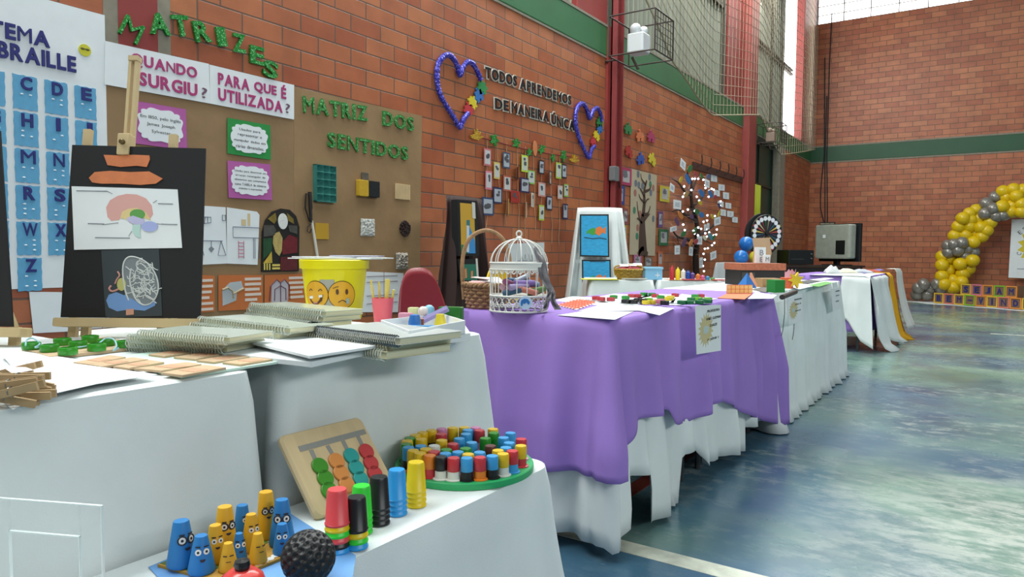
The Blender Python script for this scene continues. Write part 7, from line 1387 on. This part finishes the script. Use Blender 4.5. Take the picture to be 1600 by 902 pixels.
bM = onb(984, None, 0.12); basket('wicker_basket', 'yellow woven basket with a red cloth on the back table', bM.to_translation(), 0.108, 0.075, 0.045, '#b3913f', 6, 12)
tb = bM.to_translation(); o = obj('red_cloth', MB().grid(lambda a, b: (0.108*(0.15+0.85*b)*math.cos(2*PI*a), 0.108*(0.15+0.85*b)*math.sin(2*PI*a), 0.085+0.025*(1-b)+0.008*math.sin(a*38)), 48, 6), mat('cloth_red', '#8a2530', 0.8), None, T(*tb), smooth=True, solid=0.002); tag(o, 'dark red cloth lining the yellow basket', 'cloth')
for i, (x, y, lb) in enumerate(((-0.04, -0.02, 'white paper at the left in the yellow basket'), (0.03, 0.0, 'white paper in the middle of the yellow basket'), (0.08, 0.02, 'white paper at the right in the yellow basket'))): o = obj('paper_slip', MB().box(-0.035, -0.025, 0, 0.035, 0.025, 0.001), M_paper, None, T(tb.x, tb.y, tb.z+0.118+0.004*i) @ rotz(YAW) @ T(x, y, 0) @ Matrix.Rotation(0.35, 4, 'X')); tag(o, lb, 'paper', 'papers in the yellow basket')
t = thing('keepsake_box', 'pale blue box with a lid and white snowflake on the back table', 'box', onb(1022, None, 0.14)); obj('body', MB().rbox(-0.072, -0.06, 0, 0.072, 0.06, 0.098, 0.004), mat('box_blue', '#7fb6d8', 0.5), t); obj('lid', MB().rbox(-0.078, -0.066, 0.088, 0.078, 0.066, 0.106, 0.004), mat('box_blue_lid', '#8fc4e0', 0.5), t); obj('snowflake', MB().box(0.012, -0.0615, 0.035, 0.05, -0.0602, 0.042).box(0.028, -0.0615, 0.02, 0.034, -0.0602, 0.06), M_paper, t)
for i, (px, h, col, cn) in enumerate(((1051, 0.115, '#b5262c', 'red'), (1060, 0.100, '#e2c714', 'yellow'), (1068.5, 0.088, '#e0e0dc', 'white'), (1076, 0.078, '#1f4aa0', 'blue'), (1083, 0.064, '#5f3f8a', 'purple'), (1091.5, 0.052, '#d8744a', 'orange'), (1099, 0.042, '#cf5f8e', 'pink'), (1106.5, 0.034, '#3a86b8', 'sky blue'), (1114.5, 0.022, '#2c8a44', 'green'))):
    r = 0.019; t = thing('paint_bottle', '%s paint bottle in the descending row on the back table' % cn, 'bottle', onb(px, None, 0.06), 'paint bottles on the back table'); obj('bottle', MB().lathe([(0, 0), (r, 0), (r, h*0.82), (r*0.5, h*0.93), (0, h*0.93)], 14, cap=False), mat('paint_'+cn.replace(' ', '_'), col, 0.4), t, smooth=True); obj('nozzle', MB().lathe([(0, h*0.93), (r*0.42, h*0.93), (r*0.25, h*1.08), (0, h*1.08)], 10, cap=False), mat('paint_'+cn.replace(' ', '_'), col, 0.4), t, smooth=True)
def flatb(name, label, px0, px1, b0, b1, th, m, dz=0.0, cat='paper', ell_=False):
    M = onb((px0+px1)/2, None, (b0+b1)/2); w = (px1-px0)/FPX*5.9; d = b1-b0
    P = [(-w/2, -d/2), (w/2, -d/2), (w/2, d/2), (-w/2, d/2)] if not ell_ else [(w/2*math.cos(a*PI/14), d/2*math.sin(a*PI/14)) for a in range(28)]
    o = obj(name, MB().prism(P, dz, dz+th), m, None, M); tag(o, label, cat)
flatb('yellow_sheet', 'yellow sheet sticking out over the left end of the back table', 909, 966, -0.02, 0.2, 0.003, mat('sheet_yellow', '#c8c23a', 0.7)); flatb('serving_plate', 'oval pale plate before the yellow basket', 972, 1012, -0.01, 0.09, 0.010, mat('plate_pale', '#cfcdc2', 0.4), 0.004, 'plate', True); flatb('cardboard_sheet', 'brown cardboard sheet under the paint bottles', 1043, 1118, 0.0, 0.24, 0.002, mat('cardb2', '#b99a72', 0.8)); 
for i, px in enumerate((1075, 1092, 1122, 1135)):
    M = onb(px, None, 0.015); o = obj('red_hoop', MB().tube([(0.045*math.cos(a*PI/12), 0.03*math.sin(a*PI/12), 0.006) for a in range(24)], 0.006, 6, closed=True), mat('hoop_red', '#b8484a', 0.4), None, M, smooth=True); tag(o, 'flat red ring on the front of the back table, %s from the left' % ordw[i], 'ring', 'red rings on the back table')
# ================================================================ BALLOON ARCH AND WELCOME BLOCKS
z7 = lambda x, y: (1380+x/3.76, 260+y/3.76)
YB = [(705, 145), (770, 135), (822, 140), (725, 182), (785, 175), (695, 237), (755, 230), (815, 222), (755, 268), (810, 268), (545, 255), (505, 275), (465, 305), (512, 312), (562, 308), (627, 330), (445, 355), (510, 352), (570, 362), (608, 378), (420, 407), (485, 405), (542, 398), (578, 415), (530, 447), (350, 530), (392, 545), (522, 552), (346, 582), (452, 575), (385, 615), (500, 602), (342, 645), (470, 632), (412, 668), (360, 692), (462, 682), (415, 715), (385, 712)]
GB = [(655, 183), (605, 220), (642, 250), (600, 277), (660, 290), (705, 288), (415, 457), (385, 467), (465, 452), (435, 495), (495, 485), (385, 507), (530, 502), (477, 530), (240, 695), (205, 712), (282, 715), (320, 692), (342, 715), (195, 762), (260, 765)]
M_yb = mat('balloon_gold', '#dcb912', 0.3); M_gb = mat('balloon_silver', '#8f8a82', 0.28, metal=0.4)
rr = random.Random(1)
seg = lambda x, y, ye: ('top yellow' if y < 262 and x > 600 else 'upper yellow' if y < 460 else 'lower yellow') if ye else ('upper silver' if y < 300 else 'middle silver' if y < 560 else 'loose silver floor')
cnts = {}
for ye, L_, m in ((True, YB, M_yb), (False, GB, M_gb)):
    for x, y in sorted(L_, key=lambda p: (seg(p[0], p[1], ye), p[0])):
        s = seg(x, y, ye); cnts[s] = cnts.get(s, 0)+1; k = ordw[cnts[s]-1]
        px, py = z7(x, y); r = 0.125 if y < 300 or not ye else 0.13
        q = ony(px, py, 17.12+rr.uniform(-0.12, 0.10)); q.z = max(q.z, r*1.02+0.02) if y > 600 else q.z
        balloon('%s balloon, %s from the left in the %s cluster of the arch' % ('yellow' if ye else 'silver grey', k, s), q, r, '#dcb912' if ye else '#8f8a82', 'balloons of the arch', (rr.uniform(0.6, 2.2), rr.uniform(-1, 1)), m=m)
fr_ = MB().tube(catmull([tuple(ony(*z7(x, y), 17.2)) for x, y in ((400, 770), (400, 640), (450, 480), (520, 350), (620, 240), (760, 195), (900, 180))], 6), 0.012, 6); o = obj('arch_frame', fr_, M_dark); tag(o, 'thin curved rod carrying the balloon arch', 'frame')
blk_cols = {'yellow': '#d9b33a', 'salmon': '#d97a6c', 'green': '#7fb52c', 'orange': '#dd8a3a', 'pink': '#dc7890'}
bA = onz(1466, 475, 0); bB = onz(1586, 484, 0); uB = (bB-bA); uB.z = 0; LB_ = uB.length; uB.normalize(); vB = Vector((-uB.y, uB.x, 0)); SB_ = LB_/7.0
def block(ch, word, k, pos, z, fc, row):
    M = frame((pos.x, pos.y, z), uB, vB); s = SB_*0.96
    lb = '%s edged cube with a navy %s, %s of the word %s' % (fc, 'dash' if ch == '-' else 'letter '+ch, ('first E' if k == 1 else 'the only M') if False else ordinal_of(word, k).replace('the only', 'only') if ch != '-' else 'middle', word)
    t = thing('letter_block', lb, 'letter block', M, 'welcome letter blocks'); f = s*0.10; m = mat('blockedge_'+fc, blk_cols[fc], 0.6)
    obj('box', MB().box(-s/2+0.002, 0.012, 0.002, s/2-0.002, s-0.002, s-0.002), mat('block_kraft', '#7d6048', 0.8), t); obj('edge_frame', MB().box(-s/2, 0, 0, s/2, 0.02, f).box(-s/2, 0, s-f, s/2, 0.02, s).box(-s/2, 0, f, -s/2+f, 0.02, s-f).box(s/2-f, 0, f, s/2, 0.02, s-f), m, t)
    g = MB().box(-s*0.2, -s*0.05, 0, s*0.2, s*0.05, 0.008) if ch == '-' else words(ch, s*0.42 if ch != 'I' else s*0.13, s*0.55, 0.008, 0.03); obj('letter', g, M_navy, t, frame((0, 0.010, s/2), (1, 0, 0), (0, 0, 1)))
for k, (ch, fc) in enumerate(zip('BEM-VINDOS', ('yellow', 'salmon', 'yellow', 'green', 'orange', 'yellow', 'salmon', 'orange', 'yellow', 'green'))):
    if k < 9: block(ch, 'BEM-VINDOS', k, bA+uB*SB_*k, 0.012, fc, 2)
for k, (ch, fc) in enumerate(zip('SEJAM', ('yellow', 'pink', 'orange', 'green', 'orange'))): block(ch, 'SEJAM', k, bA+uB*SB_*(k+2.6), 0.012+SB_*0.965, fc, 1)
fc = MB().grid(lambda a, b: (lambda p: (p.x, p.y, 0.004+0.004*math.sin(a*30+b*5)))(Vector((bA.x, bA.y, 0))+uB*(-0.65+a*(LB_+2.6))+vB*(-0.22+b*0.75+0.05*math.sin(a*23))), 50, 8); o = obj('floor_cloth', fc, M_white, None, None, smooth=True, solid=0.002); tag(o, 'white cloth on the floor under the welcome blocks', 'cloth')
P = [ony(1581, 343, 17.35), ony(1575.5, 434, 17.35)]; xl = P[0].x; zt4, zb4 = P[0].z, P[1].z; wd = 1.0
bn = obj('welcome_banner', MB().prism([(P[1].x-xl, zb4), (wd, zb4-0.02), (wd, zt4), (0, zt4)], 0, 0.004), M_paper, None, frame((xl, 17.35, 0), (1, 0, 0), (0, 0, 1))); tag(bn, 'white banner with a yellow burst hanging inside the balloon arch', 'banner')
obj('yellow_burst', MB().prism([(0.52+0.42*math.cos(2*PI*i/32)*(1 if i % 2 else 0.78), (zt4+zb4)/2+0.05+0.42*math.sin(2*PI*i/32)*(1 if i % 2 else 0.78)) for i in range(32)], 0.0041, 0.005), mat('burst_yellow', '#d2bd2a', 0.6), bn)
for ch, x, z, a in (('E', 0.14, zt4-0.26, 0.7), ('S', 0.21, zt4-0.19, 0.6), ('C', 0.29, zt4-0.13, 0.5), ('C', 0.14, zb4+0.48, 1.2)): obj('letter', words(ch, 0.05, 0.075, 0.002), M_ink, bn, T(x, z, 0.0052) @ rotz(a))
obj('small_print', MB().box(0.12, zb4+0.17, 0.0041, 0.9, zb4+0.185, 0.005), M_inkg, bn)
# ================================================================ HIGH UP: FLOODLIGHTS, NET, CABLES
def floodlight(label, px, py, x, sc, lc='#cfd2d4'):
    q = onx(px, py, x); t = thing('floodlight_cage', label, 'floodlight', T(q.x, q.y, q.z) @ Matrix.Scale(sc, 4)); m = mat('cage_rust', '#3a2e28', 0.6)
    w, d, h = 0.34, 0.62, 0.52; c = MB()
    for z in (-h/2, h/2):
        for y in (-d/2, d/2): c.tube([(-w, y, z), (w*0.9, y, z)], 0.011, 5)
        for xx in (-w, w*0.9): c.tube([(xx, -d/2, z), (xx, d/2, z)], 0.011, 5)
    for y in (-d/2, d/2):
        for xx in (-w, w*0.9): c.tube([(xx, y, -h/2), (xx, y, h/2)], 0.011, 5)
    obj('cage_frame', c, m, t); g = MB()
    for i in range(1, 7): y = -d/2+d*i/7; g.tube([(w*0.9, y, -h/2), (w*0.9, y, h/2)], 0.005, 4)
    for i in range(1, 6): z = -h/2+h*i/6; g.tube([(w*0.9, -d/2, z), (w*0.9, d/2, z)], 0.005, 4)
    obj('cage_grid', g, m, t); obj('lamp_housing', MB().rbox(-0.14, -0.20, -0.22, 0.10, 0.04, 0.03, 0.03), mat('lamp_'+lc[1:], lc, 0.4), t); obj('lamp_gear', MB().ball((-0.05, -0.12, 0.10), 0.075, 12, 8).ball((0.02, -0.02, 0.09), 0.06, 12, 8), mat('lampgear_'+lc[1:], lc, 0.3), t, smooth=True); obj('bracket', MB().tube([(-w-0.3, -0.1, -h/2), (-w, -0.1, -h/2)], 0.014, 5).tube([(-0.1, -0.1, -h/2), (-0.02, -0.08, -0.42)], 0.02, 6), m, t)
floodlight('wire cage with a white floodlight on the red post, nearest', 1004, 60, -3.2, 0.80); floodlight('wire cage with a floodlight above the doorway', 1207, 210, -3.25, 0.62, '#8a7768')
# safety net: knotted cord mesh sagging between the posts
def netz(y):
    for (a, za), (b, zb_) in (((7.4, 4.0), (8.4, 3.30)), ((8.4, 3.30), (10.2, 2.95)), ((10.2, 2.95), (12.4, 3.30)), ((12.4, 3.30), (14.2, 2.85)), ((14.2, 2.85), (17.4, 3.35))):
        if a <= y <= b: t = (y-a)/(b-a); return za+(zb_-za)*t
    return 3.3
nt_ = MB(); step = 0.14
ys = [7.45+step*i for i in range(int((17.4-7.45)/step))]
def npnt(y, k): z0 = netz(y); return (WX+0.22+0.05*math.sin(y*1.7+k*0.2), y, z0+(7.0-z0)*k)
for y in ys: nt_.tube([npnt(y, k/10) for k in range(11)], 0.0042, 3)
for k in range(0, 28): nt_.tube([npnt(y, k/27) for y in ys[::2]], 0.0042, 3)
o = obj('safety_net', nt_, mat('net_cord', '#a89c84', 0.8)); tag(o, 'pale cord safety net hanging before the upper left wall', 'net'); obj('border_rope', MB().tube([npnt(y, 0) for y in ys], 0.011, 5), mat('net_rope', '#9c9276', 0.8), o)
# cables and fuse box on the far wall
fb = thing('fuse_box', 'beige fuse box with a grid of switches on the far wall corner', 'electrical box', FF(ony(1293, 364, WY).x, ony(1293, 364, WY).z, 0.0)) if False else thing('fuse_box', 'beige fuse box with four panes on the far wall near the corner', 'electrical box', frame((ony(1293, 364, WY).x, WY-0.001, ony(1293, 364, WY).z), (1, 0, 0), (0, 0, 1)))
obj('back_box', MB().box(-0.16, -0.24, 0, 0.16, 0.24, 0.06), mat('fuse_dark', '#2b2622', 0.5), fb)
for i in range(3):
    for j in range(2): obj('pane', MB().box(-0.145+0.1*i, -0.22+0.23*j, 0.06, -0.055+0.1*i, -0.01+0.23*j, 0.068), mat('fuse_beige', '#a39a86', 0.5), fb)
for i, (P, lb) in enumerate((([(1289, 90), (1288, 240), (1282, 300), (1282, 325), (1288, 350)], 'dark cable curving down to the fuse box, left one'), ([(1292, 150), (1289, 250), (1289, 350)], 'dark straight cable down to the fuse box'), ([(1300, 20), (1296, 100), (1292, 245), (1293, 350)], 'long cable from the window down the far corner'))):
    o = obj('cable', MB().tube([tuple(ony(x, y, WY-0.03)) for x, y in P], 0.011, 6), mat('cable_black', '#1c1c1e', 0.6)); tag(o, lb, 'cable', 'cables on the far wall')
